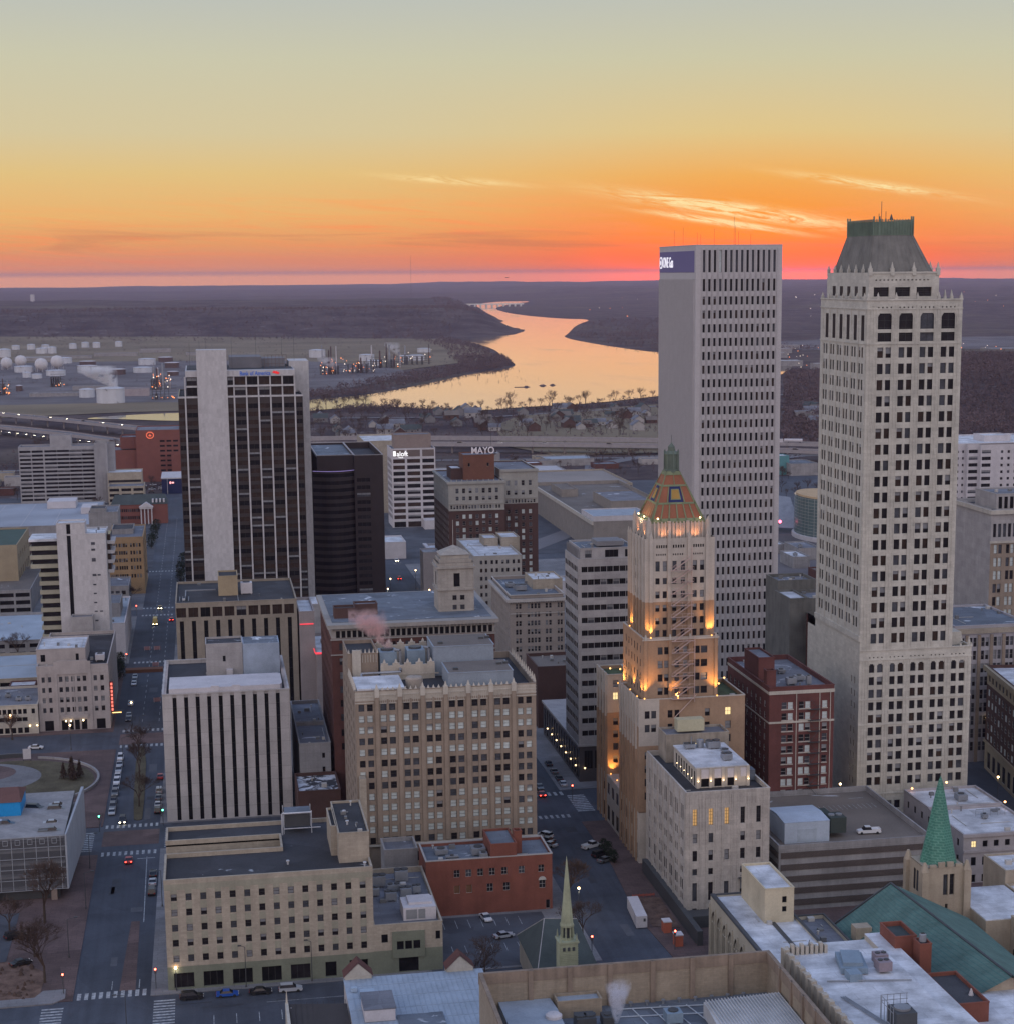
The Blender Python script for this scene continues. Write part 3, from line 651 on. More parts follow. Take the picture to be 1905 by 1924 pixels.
def hvac(B, x0, x1, y0, y1, z, h, m=None, fans=1):
    mb = MB(); mb.box(x0, x1, y0, y1, z+.3, z+h); mb.box(x0+.2, x0+.5, y0+.2, y1-.2, z-.05, z+.3); mb.box(x1-.5, x1-.2, y0+.2, y1-.2, z-.05, z+.3)
    for i in range(4): mb.box(x0-.03, x1+.03, y0-.03, y0, z+.5+i*(h-.8)/4, z+.6+i*(h-.8)/4)
    o = mb.build('rooftop_unit', m or MET, B.root)
    f = MB()
    for i in range(fans):
        cx = x0+(x1-x0)*(i+.5)/fans; f.cyl(cx, (y0+y1)/2, z+h, z+h+.25, min(x1-x0, y1-y0)*.32/1, k=10)
    f.build('fan', DMET, o)
def vents(B, pts, z, m=None):
    for x, y in pts:
        mb = MB(); mb.cyl(x, y, z, z+.7, .22, k=6); mb.cyl(x, y, z+.7, z+.95, .4, k=6); mb.build('roof_vent', m or MET, B.root)
def pent(B, x0, x1, y0, y1, z0, z1, m, rm=None, name='penthouse', F=None, st='plain', ph=.4):
    mb = MB(); b2 = B.mb, B.par; B.mb, B.par = mb, MB()
    B.block(x0, x1, y0, y1, z0, z1, F=F, style=st)
    i = len(B.roofs); B.roof(x0, x1, y0, y1, z1, rm or WHM, ph=ph, t=.25)
    r = B.roofs.pop(i); o = mb.build(name, m, B.root); r[0].build('penthouse_roof', r[1], o); B.par.build('penthouse_coping', m, o); B.mb, B.par = b2
    return o
def flat(mb, side, p, a0, a1, z0, z1, t=.1, m=0):
    """a thin raised panel or band standing t proud of a wall"""
    if side == 'F': mb.box(a0, a1, p-t, p, z0, z1, m)
    elif side == 'L': mb.box(p-t, p, a0, a1, z0, z1, m)
    elif side == 'R': mb.box(p, p+t, a0, a1, z0, z1, m)

# ---- 1 cream brick office with a green tiled ground floor, bottom left
B = Bld('office_building', 'low cream brick office building with green ground floor and a notch in its roof', 'building', 9.6, 395, [BEIGE, SAGE])
x0, x1, y0, y1, H = -12.3, 31.6, 376, 414, 24.6
cs = [(-10.95+i*3.06, -9.7+i*3.06) for i in range(14)]
fr = [(z, z+1.55, cs) for z in (6.3, 9.75, 13.1, 16.5, 19.85)]
B.facade('F', y0, x0, x1, 5.3, H-.2, fr, style='hung')
gw = [(-11+i*6.15, -6.8+i*6.15, 'big') for i in range(5)]+[(21.0, 23.4, 'dark'), (26.2, 30.2, 'big')]
B.facade('F', y0, x0, x1, 0, 5.3, [(.45, 3.85, gw)], m=1, d=.6)
B.facade('L', x0, y0, 394, 0, H-.2, [(z, z+1.45, cols(5, y0+1, 393, 1.1)) for z in (6.3, 9.75, 13.1, 16.5, 19.85)], style='hung')
B.facade('L', x0, 403.5, y1, 0, H-.2, [(z, z+1.45, cols(2, 404, 413, 1.1)) for z in (6.3, 9.75, 13.1, 16.5, 19.85)], style='hung')
B.facade('F', 403.5, x0, 13, 0, H-.2, [(19.6, 21, [(-10.9+i*3.06, -9.6+i*3.06) for i in range(8)])], style='hung')
B.facade('L', 13, 394, 403.5, 0, H-.2); B.facade('B', 394, x0, 13, 0, H-.2, [(19.6, 21, [(-10.9+i*3.06, -9.6+i*3.06) for i in range(8)])])
B.facade('R', x1, y0, y1, 0, H-.2); B.facade('B', y1, x0, x1, 0, H-.2)
mb = MB()
for q in ((x0, x1, y0, 394), (13, x1, 394, 403.5), (x0, x1, 403.5, y1)): mb.box(q[0]+.02, q[1]-.02, q[2]+(.02 if q[2] == y0 else 0), q[3]-(.02 if q[3] == y1 else 0), H-1.4, H-.9)
mb.build('roof', GRVS, B.root)
p = B.par
for q in ((x0-.07, x1+.07, y0-.07, y0+.4), (x0-.07, x0+.4, y0+.4, 393.6), (x0-.07, 13.4, 393.6, 394.07), (12.95, 13.4, 394.07, 403.43), (x0-.07, 13.4, 403.43, 403.9), (x0-.07, x0+.4, 403.9, y1-.4), (x0-.07, x1+.07, y1-.4, y1+.07), (x1-.4, x1+.07, y0+.4, y1-.4)): p.box(*q, H-1.0, H+.05)
pent(B, 25.0, 31.6, 382.5, 407, H-1, 30.4, BEIGE, GRV)
pent(B, 23.7, 25.0, 388, 402, H-1, 30.4, BEIGE, GRV, name='stair_tower')
mb = MB(); SG2 = W('sage_stained_brick', (.285, .275, .215), streak=.12)
mb.box(x0-.04, x1+.04, y0-.05, y0, 22.3, 23.6); mb.box(x0-.05, x0, y0, 394, 22.3, 23.6)
for a, b_ in cs:
    for z in (7.95, 11.4, 14.75, 18.15, 21.5): mb.box(a-.05, b_+.05, y0-.04, y0, z-.05, z+(1.5 if z < 21 else .8))
mb.build('spandrel_panels', SG2, B.root)
vents(B, [(27.5, 390), (27.4, 398)], 30.0, WHM); vents(B, [(30.3, 379.5), (14, 384)], H-.9, WHM)
# cooling tower with pipes on the rear of the roof
mb = MB(); mb.box(14.5, 20.2, 406.5, 411, 25.2, 28.4); o = mb.build('cooling_tower', DMET, B.root); mb = MB(); mb.box(14.4, 20.3, 406.4, 411.1, 28.4, 28.6); mb.build('cooling_tower_cover', BLUR, o)
mb = MB()
for a in ((14.2, 406), (20.5, 406), (14.2, 411.4), (20.5, 411.4)): mb.tube((*a, 23.7), (*a, 29), .1)
mb.tube((13.8, 405.6, 28.7), (20.5, 405.6, 28.7), .22); mb.tube((13.8, 405.6, 28.7), (13.8, 405.6, 23.7), .22); mb.tube((14.2, 405.8, 25), (22.5, 405.8, 25), .12)
mb.build('pipework', WHM, B.root)
# low east wing, green surround to its door
wx1 = 46.5; B.facade('F', y0, x1, wx1, 5.4, 11.2, [(7.2, 9.1, [(33.2, 34.6, 'dark'), (45, 46, 'dark')])], style='hung'); B.facade('F', y0, x1, wx1, 0, 5.4, [(.3, 3.5, [(36.9, 41.2, 'dark')])], m=1)
B.facade('R', wx1, y0, y1, 0, 11.2); B.facade('B', y1, x1, wx1, 0, 11.2)
B.roof(x1, wx1, y0+.05, y1, 11.2, GRYR, ph=1.2)
mb = MB(); b2 = B.mb; B.mb = mb; B.facade('F', y0-.25, 35.5, 42.6, 3.6, 9.4, [(5.5, 7.4, [(36.5, 38, 'dark'), (38.3, 39.8, 'dark'), (40.1, 41.6, 'dark')])], m=0, d=.2); B.mb = b2
mb.box(35.5, 42.6, y0-.25, y0, 9.4, 9.55); mb.quad((35.5, y0-.25, 3.6), (35.5, y0, 3.6), (35.5, y0, 9.4), (35.5, y0-.25, 9.4)); mb.build('entrance_surround', SAGE, B.root)
for q in ((34, 37, 404, 407, 2.6), (39.5, 42.5, 407, 410, 2.6), (33, 35, 398, 401, 1.8), (36, 38.5, 394, 397, 2.0), (39.5, 42, 395, 398, 2.4), (42.6, 44.4, 398, 400, 1.8), (37, 40, 400.5, 402.5, 1.6)): hvac(B, *q[:4], 10.0, q[4], fans=2)
mb = MB(); mb.box(38.6, 45.8, 381, 388.5, 10, 12.9); mb.box(40, 45.2, 383, 388, 12.9, 13.4); o = mb.build('rooftop_room', STUC, B.root)
mb = MB(); mb.box(39.2, 41.6, 380.9, 381, 10.4, 12.5); mb.box(41.9, 43.4, 380.9, 381, 10.4, 12.5); mb.build('louvre', W('grey_louvre', (.22, .23, .24)), o)
B.done()

# ---- 2 red brick house-like building beside the car park
B = Bld('brick_building', 'three storey red brick building with a white arched window beside the church car park', 'building', 62, 416, RED, frame=FR_L)
top = [(x, x+1.4, 'grid') for x in (53.5, 56.3, 59.1, 61.9, 64.8, 68.9, 73.6)]; mid_ = [(53.5, 54.9, 'board'), (56.4, 57.8, 'board'), (61.3, 62.8, 'grid'), (65.2, 66.7, 'grid'), (73.8, 75.3, 'grid')]
B.facade('F', 409, 46.9, 77, 0, 13.9, [(9.5, 11.3, top), (5.5, 7.5, mid_), (.3, 2.5, [(75.4, 76.4, 'dark')])], d=.25)
B.facade('L', 46.9, 409, 423, 0, 13.9); B.facade('R', 77, 409, 423, 0, 13.9, [(9.5, 11.3, cols(3, 410, 422, 1.4, 'grid'))]); B.facade('B', 423, 46.9, 77, 0, 13.9)
B.roof(46.9, 77, 409, 423, 13.9, BLUR, ph=.8)
pent(B, 62.3, 68.5, 409.1, 421, 12.9, 17.0, RED, BLUR); pent(B, 68.6, 70.4, 413, 415.4, 12.9, 18.6, RED, GRV, name='chimney')
for q in ((50, 53, 415, 418, 1.4), (58.5, 61.8, 413, 416.5, 1.8), (52, 55, 411, 412.5, 1.0), (60, 61.8, 410, 412, 1.5)): hvac(B, *q[:4], 13.1, q[4])
mb = MB()
for i in range(9): a = math.pi*i/8; mb.tube((74.55+.85*math.cos(a), 408.9, 7.5+.85*math.sin(a)), (74.55+.85*math.cos(a+.39), 408.9, 7.5+.85*math.sin(a+.39)), .09) if i < 8 else None
mb.poly([(74.55+.8*math.cos(math.pi*i/8), 408.92, 7.5+.8*math.sin(math.pi*i/8)) for i in range(9)]); mb.build('arched_window_head', FR_L, B.root)
B.done(cop=W('stone_coping', (.36, .34, .33)))
B = Bld('service_building', 'plain windowless grey block between the cream office and the red brick building', 'building', 42, 426, CCRT)
B.block(38.6, 46.7, 423.5, 433, 0, 12.6); B.roof(38.6, 46.7, 423.5, 433, 12.6, GRYR); B.done()

# ---- 3 big tan brick tower block
B = Bld('office_tower', 'broad tan brick office block with paired windows, piers and rooftop plant venting steam', 'building', 56, 458, [TAN, TERRA])
x0, x1, y0, y1 = 33.8, 79, 440, 480
px = [34.5]+[40.0+5.02*i for i in range(7)]
colx = [(34.6, 36.0), (36.7, 38.1)]+[q for i in range(6) for q in ((40.0+5.7*i, 41.5+5.7*i), (42.2+5.7*i, 43.7+5.7*i))]+[(74.4, 75.8), (76.5, 77.9)]
fl = [43.3-2.86*i for i in range(13)]
B.facade('F', y0, x0, x1, 0, 45.9, [(z, z+1.75, [(*q, ('rowdark', 'rowpale', 'rowpale', 'rowdark', 'rowpale', 'rowdark', 'rowdark', 'rowdark', 'rowpale', 'rowpale', 'rowpale', 'rowpale', 'rowdark')[i]) for q in colx]) for i, z in enumerate(fl) if z > 8.6]+[(4, 6.5, [(q[0], q[1], 'dark') for q in colx[2:]])], style='hungpale')
B.facade('F', y0, x0, x1, 45.9, 48.3, m=1)
B.facade('L', x0, y0, y1, 0, 48.3, [(z, z+1.75, pairs(5, y0+3, y1-1, 1.2, .6)) for z in fl if z > 4], style='hung'); B.facade('R', x1, y0, y1, 0, 48.3, [(z, z+1.75, pairs(5, y0+3, y1-1, 1.2, .6)) for z in fl if z > 4], style='hung'); B.facade('B', y1, x0, x1, 0, 48.3)
B.roof(x0, x1, y0, y1, 48.4, GRV, ph=1.6)
mb = MB()   # brick piers with terracotta caps
for i in range(7): xx = 38.65+5.7*i; mb.box(xx, xx+1.0, y0-.45, y0+.02, 9.3, 46.8); mb.prism([(xx-.1, y0-.6), (xx+1.1, y0-.6), (xx+1.1, y0+.3), (xx-.1, y0+.3)], 46.8, 48.9, 1); mb.cyl(xx+.5, y0-.15, 48.9, 50.1, .55, .1, 4, 1)
for i in range(6): xx = 41.62+5.7*i; mb.box(xx, xx+.45, y0-.2, y0+.02, 9.3, 46.2)
pieces(mb, 'pier', [TAN, CRM], B.root)
mb = MB()   # gothic tracery band and crest
for i in range(6):
    a = 39.8+5.7*i
    for j in range(8): mb.box(a+.1+j*.52, a+.22+j*.52, y0-.12, y0, 45.3, 47.2)
    mb.box(a, a+4.2, y0-.1, y0, 45.1, 45.3); mb.box(a, a+4.2, y0-.16, y0, 47.2, 47.5)
    for j in range(3): mb.cyl(a+.8+j*1.3, y0+.1, 48.5, 49.3, .45, .05, 4)
for z in (47.7, 46.9, 46.1, 45.3): mb.box(x0-.08, 38.4, y0-.08, y0, z, z+.25); mb.box(74.0, x1+.08, y0-.08, y0, z, z+.25)
mb.build('terracotta_trim', CRM, B.root)
mb = MB(); mb.box(34.4, 46.2, 440.6, 455, 47.0, 48.9); mb.build('flat_roof_cover', WHM, B.root, ); 
for a in ((57.6, 73.9, 444, 457, 47, 51.0), (55.9, 71.6, 460, 474, 47, 54.6)):
    mb = MB(); mb.box(*a[:5], a[5]); 
    for i in range(30): xx = a[0]+(a[1]-a[0])*i/30; mb.box(xx, xx+.08, a[2]-.05, a[2], a[4], a[5])
    mb.box(a[0]-.15, a[1]+.15, a[2]-.15, a[3]+.15, a[5], a[5]+.2); o = mb.build('plant_room', W('blue_grey_cladding', (.26, .31, .37), var=.12, rough=.55), B.root)
    mb = MB(); mb.box(a[0]+.2, a[1]-.2, a[2]+.2, a[3]-.2, a[5]+.2, a[5]+.26); mb.build('roof', BRNR, o)
    for u in (.1, .82, .93): xx = a[0]+(a[1]-a[0])*u; mb = MB(); mb.box(xx, xx+1.2, a[2]+2+u*6, a[2]+3.2+u*6, a[5]+.2, a[5]+.8); mb.build('fan', DMET, o)
# stair tower block and rear crest walls
o = pent(B, 33.9, 41.7, 462, 479.5, 46.8, 53.4, TAN, GRV, name='corner_tower', ph=.8)
mb = MB()
for i in range(8): mb.cyl(34.2+i*1.05, 461.9, 53.5, 54.6, .32, .05, 4)
for i in range(6): mb.box(37.6+i*.7, 37.75+i*.7, 461.85, 462, 51, 53)
mb.box(35.0, 37.2, 461.3, 462.0, 47, 54.4); pieces(mb, 'tower_crest', CRM, o)
mb = MB()
for yy, zz in ((458.6, 50.6), (475.5, 52.5)):
    mb.box(42.0, 56, yy, yy+.6, 46.8, zz)
    for i in range(5): xx = 43+i*3; mb.prism([(xx-.9, yy-.02), (xx+.9, yy-.02), (xx+.9, yy+.62), (xx-.9, yy+.62)], zz, zz+.6); mb.cyl(xx, yy+.3, zz+.6, zz+1.6, .6, .1, 4)
mb.box(42.0, 57, 458.45, 458.6, 48, 48.3); pieces(mb, 'crest_wall', TERRA, B.root)
for a in ((42.3, 46.8, 464, 470, 47, 53.0), (49.5, 54.2, 464, 470, 47, 53.2)):
    mb = MB(); mb.box(*a); o = mb.build('cooling_tower', W('blue_metal', (.20, .27, .34), rough=.5, var=.3), B.root)
    mb = MB(); mb.cyl((a[0]+a[1])/2, 467, a[5], a[5]+.5, 1.7, k=12); mb.build('fan', DMET, o)
mb = MB(); mb.tube((55.2, 463.6, 47), (55.2, 463.6, 53.8), .35, k=8); mb.tube((55.2, 463.6, 53.8), (54, 465, 53.8), .35, k=8); mb.tube((47.6, 463.6, 47), (47.6, 463.6, 53.4), .35, k=8); mb.tube((47.6, 463.6, 53.4), (46.4, 465, 53.4), .35, k=8)
mb.tube((47, 462, 50.2), (47, 456.5, 49.5), .3, k=8); mb.tube((47, 456.5, 49.3), (36.8, 456.3, 49.3), .3, k=8); mb.tube((36.8, 456.3, 49.3), (36.8, 454, 47.6), .3, k=8); mb.build('pipework', MET, B.root)
for q in ((48.5, 52.5, 459.5, 462, 2.0), (43, 46, 460, 462.5, 1.6)): hvac(B, *q[:4], 46.9, q[4], m=DMET, fans=2)
mb = MB(); mb.lathe(49.5, 449, [(2.2, 47), (2.2, 49.2), (1.9, 49.6), (.2, 49.8)], 14); mb.build('water_tank', W('stained_tank', (.32, .28, .24), streak=.2), B.root)
mb = MB()
for i in range(12): mb.cyl(79.0, 442+i*3, 48.4, 50.4, .5, .08, 4)
for i in range(9): mb.cyl(33.9, 442+i*2.2, 48.4, 50.2, .5, .08, 4)
pieces(mb, 'pinnacle', CRM, B.root)
mb = MB(); mb.box(34.2, 35.8, 436.8, 440, 0, 27); mb.build('chimney', BEIGE, B.root)
mb = MB(); mb.box(36.4, 79.2, 439.4, 440, 8.5, 8.9); mb.build('string_course', CRM, B.root)
B.done()

# ---- 4 white striped tower
B = Bld('office_tower', 'white concrete panel tower with ten full-height dark window slots', 'building', 3, 520, PREC)
x0, x1, y0, y1, H = -14.5, 20.2, 500, 546, 36.4
sl_ = [(-11.7+3.13*i, -10.75+3.13*i) for i in range(10)]
B.facade('F', y0, x0, x1, 0, H, [(.3, 36.1, [(a, b_+.12) for a, b_ in sl_])], style='slotfull', d=.5)
B.facade('L', x0, y0, y1, 0, H, [(z, z+3.55, cols(12, y0, y1, .9)) for z in [.3+3.59*i for i in range(10)]], style='slot'); B.facade('R', x1, y0, y1, 0, H, [(z, z+3.55, cols(12, y0, y1, .9)) for z in [.3+3.59*i for i in range(10)]], style='slot'); B.facade('B', y1, x0, x1, 0, H)
B.roof(x0, x1, y0, y1, H, GRVS, ph=1.1, t=.5)
mb = MB(); n = 0
mb.prism([(-12.6, 500.8), (17.8, 500.8), (18.4, 503), (18.4, 515), (17.5, 516), (-12.6, 516)], 35.3, 37.7); mb.box(-1.2, 1.0, 500.6, 501.6, 36.4, 38.1); mb.box(4.6, 6.8, 500.6, 501.6, 36.4, 38.1)
mb.build('white_roof_strip', STUC, B.root)
pent(B, -2.3, 8.2, 527, 537, 35.3, 44.6, PRE2, GRVS, F=[(39.3, 41, [(2.5, 3.3, 'dark')])]); mb = MB(); mb.box(8.3, 18.8, 526.5, 537, 35.3, 44.4); o = mb.build('cooling_enclosure', W('pale_blue_metal', (.33, .40, .50), var=.25, rough=.5), B.root)
mb = MB(); mb.box(8.6, 18.5, 526.8, 536.7, 44.4, 44.45); mb.build('roof', BLUR, o); mb = MB(); mb.box(3.4, 5.2, 525, 526.9, 35.3, 37.2); mb.build('rooftop_unit', STUC, B.root)
mb = MB()
for i in range(26): mb.box(x0+.5, x0+1.1, y0+1+i*1.7, y0+1.4+i*1.7, H-1.1, H+.1); mb.box(x1-1.1, x1-.5, y0+1+i*1.7, y0+1.4+i*1.7, H-1.1, H+.1)
pieces(mb, 'roof_bracket', STUC, B.root); vents(B, [(-8, 522), (-10.5, 512), (12, 522)], 35.3, WHM)
B.done()

# ---- 5 tan slotted block behind it
B = Bld('office_building', 'tan office block with square windows above tall slots, before the dark bank tower', 'building', 8, 634, W('tan_panel', (.30, .26, .21), streak=.04, brick=(2, 4, .03, 0), brickc=(.24, .2, .17)))
x0, x1, y0, y1, H = -12.0, 28.2, 612, 656, 41.9
B.facade('F', y0, x0, x1, 0, H, [(.5, 35.8, [(-10.8+3.98*i, -9.45+3.98*i, 'slotfull') for i in range(10)])]+[(37.0, 40.3, [(-11.8+3.98*i, -8.6+3.98*i, 'bronze') for i in range(10)])], d=.7)
B.facade('L', x0, y0, y1, 0, H, [(z, z+4.4, cols(11, y0, y1, 1.2, 'slot')) for z in (.5, 5, 9.5, 14, 18.5, 23, 27.5, 31.4)]+[(37, 40.3, cols(11, y0, y1, 3, 'bronze'))]); B.facade('R', x1, y0, y1, 0, H, [(z, z+4.4, cols(11, y0, y1, 1.2, 'slot')) for z in (.5, 5, 9.5, 14, 18.5, 23, 27.5, 31.4)]); B.facade('B', y1, x0, x1, 0, H)
B.roof(x0, x1, y0, y1, H, GRV, ph=.7)
pent(B, 2.4, 9, 628, 640, 41, 48, W('tan_plaster', (.36, .29, .19)), GRV); hvac(B, 10, 13.9, 629, 633, 41.2, 4.0, m=STUC, fans=1)
mb = MB(); mb.box(-9, 1.5, 640, 640.5, 41.2, 41.6); mb.box(-9, -8.6, 620, 640, 41.2, 41.5)
for i in range(4): mb.box(-10.8+i*1.0, -10.6+i*1.0, 620, 628, 41.2, 41.5)
pieces(mb, 'roof_pipe', MET, B.root); B.done()
# low buildings in the gap behind the tan tower block
B = Bld('annex_building', 'narrow grey rendered block in the gap between the striped tower and the brown cornice building', 'building', 30, 520, CCRT)
B.block(22.5, 31.2, 500, 552, 0, 20.5, F=[(z, z+1.5, [(28.8, 29.6, 'dark')]) for z in (4, 8, 12, 16)]); B.roof(22.5, 31.2, 525, 552, 20.6, GRYR); B.roof(22.5, 31.2, 500, 524.8, 20.4, GRYR); B.done()
B = Bld('parking_building', 'low flat roofed building half covered in snow beside the striped tower', 'building', 27, 490, BRN)
B.block(20.9, 32.4, 481, 499.6, 0, 12); B.roof(20.9, 32.4, 481, 499.6, 12, W('half_snowed_roof', (.05, .052, .06), snow=(.48, .16), var=.3), ph=.8); B.done()
B = Bld('theatre_building', 'plain grey stepped building edged with red neon behind the narrow annex', 'building', 35, 615, W('plain_mauve_render', (.30, .265, .26)))
B.block(28.8, 34, 612, 640, 0, 37.4); B.roof(28.8, 34, 612, 640, 37.4, WHM); B.block(34, 40.5, 605, 640, 0, 24.3); B.roof(34, 40.5, 605, 640, 24.3, WHM)
NEON = mat('red_neon', (.6, .02, .04), emit=(1, .07, .10), es=1.1); mb = MB(); mb.box(33.6, 40.6, 604.7, 604.9, 24.0, 24.6); mb.box(29, 33.6, 611.7, 611.9, 33.0, 33.3); mb.box(33.4, 33.6, 605, 612, 24.3, 24.6); mb.build('neon_strip', NEON, B.root); B.done()

# ---- 6 bank tower: dark glass with white slabs
B = Bld('bank_tower', 'dark bronze glass bank tower with broad white concrete slabs and thin white fins', 'skyscraper', 15, 775, [W('bronze_spandrel', (.034, .027, .026), var=.3, fine=.2, rough=.3, spec=.5), MARB])
x0, x1, y0, y1, H = -10.1, 39.6, 750, 800, 101.2
fins = [-7.2, 12.2, 17.15, 21.95, 26.75, 31.6, 36.5]
fc = [(-9.9, -7.5, 'bronze'), (-6.9, -2.5, 'bronze'), (9.8, 12.0, 'bronze')]+[(a+.3, b_-.3, 'bronze') for a, b_ in zip(fins[1:-1], fins[2:])]+[(36.8, 39.4, 'bronze')]
B.facade('F', y0, x0, x1, 0, H, [(1+3.3*i, 2.9+3.3*i, fc) for i in range(30)], d=.12)
B.facade('L', x0, y0, y1, 0, H, [(1+3.3*i, 2.9+3.3*i, cols(8, y0, y1, 5, 'bronze')) for i in range(30)], d=.12); B.facade('R', x1, y0, y1, 0, H, [(1+3.3*i, 2.9+3.3*i, cols(8, y0, y1, 5, 'bronze')) for i in range(30)], d=.12); B.facade('B', y1, x0, x1, 0, H)
B.facade('F', 751.2, -6.6, 36.5, H, 109.6, [(102.2, 105.3, [(-6.4, -2.5, 'bronze'), (9.8, 12.0, 'bronze')]+[(a+.3, b_-.3, 'bronze') for a, b_ in zip(fins[1:-1], fins[2:])]), (106.3, 109.2, [(-6.4, -2.5, 'bronze'), (9.8, 12, 'bronze')]+[(a+.3, b_-.3, 'bronze') for a, b_ in zip(fins[1:-1], fins[2:])])], d=.15)
B.facade('L', -6.6, 751.2, 799, H, 109.6); B.facade('R', 36.5, 751.2, 799, H, 109.6); B.facade('B', 799, -6.6, 36.5, H, 109.6)
B.roof(x0, x1, y0, y1, H+.5, GRV, ph=.3)
mb = MB()
mb.box(-2.35, 9.6, 748.6, 758, 0, 120.4); mb.box(35.6, 43.8, 776, 797, 0, 114.3)
for f in fins: mb.box(f-.3, f+.3, 749.3, 750.05, 0, 101.6)
for f in fins: mb.box(f-.28, f+.28, 750.6, 751.25, 101.7, 109.7)
mb.box(-6.7, -2.35, 750.3, 751.3, 105.4, 106.1); mb.box(9.6, 36.6, 750.2, 751.3, 105.4, 106.1); mb.box(-6.9, -2.35, 750.1, 798, 109.6, 112.0); mb.box(9.6, 36.8, 750.1, 798, 109.6, 112.0); mb.box(-10.2, 39.7, 749.6, 750.4, 101.2, 101.9)
pieces(mb, 'white_slab', MARB, B.root)
mb = MB(); mb.box(-6.4, 36.4, 757, 797, 112, 112.1); mb.build('roof', GRV, B.root)
mb = MB(); mb.box(11, 24, 768, 790, 112.1, 116.6); mb.box(24, 34, 776, 792, 112.1, 115.5); o = mb.build('penthouse', W('plant_screen', (.17, .17, .19)), B.root)
mb = MB()
for x in [25+i*1.5 for i in range(7)]: mb.tube((x, 760, 112), (x, 760, 117.6), .07, k=4)
for z in (114, 116, 117.6): mb.tube((25, 760, z), (34, 760, z), .07, k=4)
mb.build('roof_frame', W('rusty_steel', (.13, .08, .06)), B.root)
mb = MB()
for x, y, h in ((-1, 752, 5), (1.5, 755, 6), (12, 765, 5.5), (22, 770, 8), (33, 780, 6), (38, 778, 6), (-5, 760, 4)): mb.tube((x, y, 112), (x, y, 119+h), .06, k=4)
pieces(mb, 'antenna', DMET, B.root)
txt('Bank of America', 2.35, (14.6, 749.95, 110.0), FR, mat('sign_blue', (.01, .06, .30), emit=(.01, .10, .45), es=.5), B.root, 'sign_lettering', .05, .78)
mb = MB()
for i in range(3): s_ = .5*i; mb.poly([(27.6+i*1.0, 749.95, 110.9-.1*i), (28.3+i*1.0, 749.95, 111.7-.1*i), (30.4+i*.35, 749.95, 111.0-.25*i), (29.7+i*.35, 749.95, 110.3-.1*i)]) if i < 2 else None
mb.build('sign_emblem', mat('sign_red', (.5, .02, .03), emit=(.75, .05, .05), es=.6), B.root)
mb = MB(); mb.box(40, 47, 752, 772, 0, 12.2); mb.box(33, 46, 700, 716, 0, 24); mb.build('podium', PRE2, B.root); mb = MB(); mb.box(40.3, 46.7, 752.3, 771.7, 12.2, 12.4); mb.box(33.3, 45.7, 700.3, 715.7, 24, 24.2); mb.build('podium_roof', WHM, B.root)
B.done()

# ---- 7 dark brick tower with a curved glass front
B = Bld('dark_tower', 'dark brown tower with a bowed front of window bands, right of the bank tower', 'skyscraper', 62, 845, [W('dark_brown_granite', (.030, .021, .023), var=.2, rough=.5), G_BLK])
x0, x1, y0, y1, H = 46.5, 77.9, 815, 880, 70.2
B.facade('R', x1, y0, y1, 0, H); B.facade('B', y1, x0, x1, 0, H); B.facade('L', x0, y0+8, y1, 0, H)
B.facade('F', y0, 65, x1, 0, H, [(1.2+3.35*i, 2.9+3.35*i, [(66, 72, 'strip')]) for i in range(18)], d=.2)
B.facade('F', y0+2, 48.5, 65, 62.5, H); 
arc = [(46.5+18.5*i/10, 815+1.5-4.2*math.sin(math.pi*i/10)) for i in range(11)]
for a, b_ in zip(arc, arc[1:]):
    z = 0
    for i in range(19):
        zb, zt = 1.2+3.3*i, 2.9+3.3*i
        B.mb.quad((*a, z), (*b_, z), (*b_, zb), (*a, zb)); ai, bi = (a[0], a[1]+.3), (b_[0], b_[1]+.3)
        B.mb.quad((*ai, zb), (*bi, zb), (*bi, zt), (*ai, zt), 1); B.mb.quad((*a, zb), (*b_, zb), (*bi, zb), (*ai, zb)); B.mb.quad((*a, zt), (*b_, zt), (*bi, zt), (*ai, zt)); z = zt
    B.mb.quad((*a, z), (*b_, z), (*b_, 63.2), (*a, 63.2))
B.mb.poly([(x, y, 63.2) for x, y in arc]+[(65, 817, 63.2), (48.5, 817, 63.2)])
mb = MB()
for a, b_ in zip(arc, arc[1:]): mb.tube((a[0], a[1]-.1, 63.4), (b_[0], b_[1]-.1, 63.4), .15, k=4)
mb.build('violet_light_line', mat('violet_line', (.2, .15, .4), emit=(.45, .36, .8), es=.5), B.root)
B.roof(48.5, 65, 817, 880, H, BLUR, ph=1); B.roof(65.05, x1, 815, 880, H-.03, GRV, ph=3)
B.done(cop=W('pale_coping', (.35, .33, .34)))

# ---- 8 cream tower with window grid and rooftop sign (hotel)
B = Bld('hotel_tower', 'white gridded hotel tower with three bays of dark windows and a lit word sign', 'hotel', 122, 1100, [STUC, W('grey_pink_panel', (.24, .19, .19))])
x0, x1, y0, y1, H = 108.3, 134.5, 1080, 1105, 47.4
g3 = [(109.3, 116.3, 'bronze'), (117.6, 125.4, 'bronze'), (126.7, 133.8, 'bronze')]
B.facade('F', y0, x0, x1, 0, H, [(5.2+3.73*i, 5.2+3.73*i+2.35, g3) for i in range(10)]+[(.3, 3.6, g3)], d=.4)
mb = MB(); mb.box(109.3, 116.3, y0-.05, y0, 42.6, 46.6); mb.box(117.6, 125.4, y0-.05, y0, 42.6, 46.6); mb.box(126.7, 133.8, y0-.05, y0, 42.6, 46.6); pieces(mb, 'sign_panel_plate', W('taupe_panel', (.15, .12, .11)), B.root)
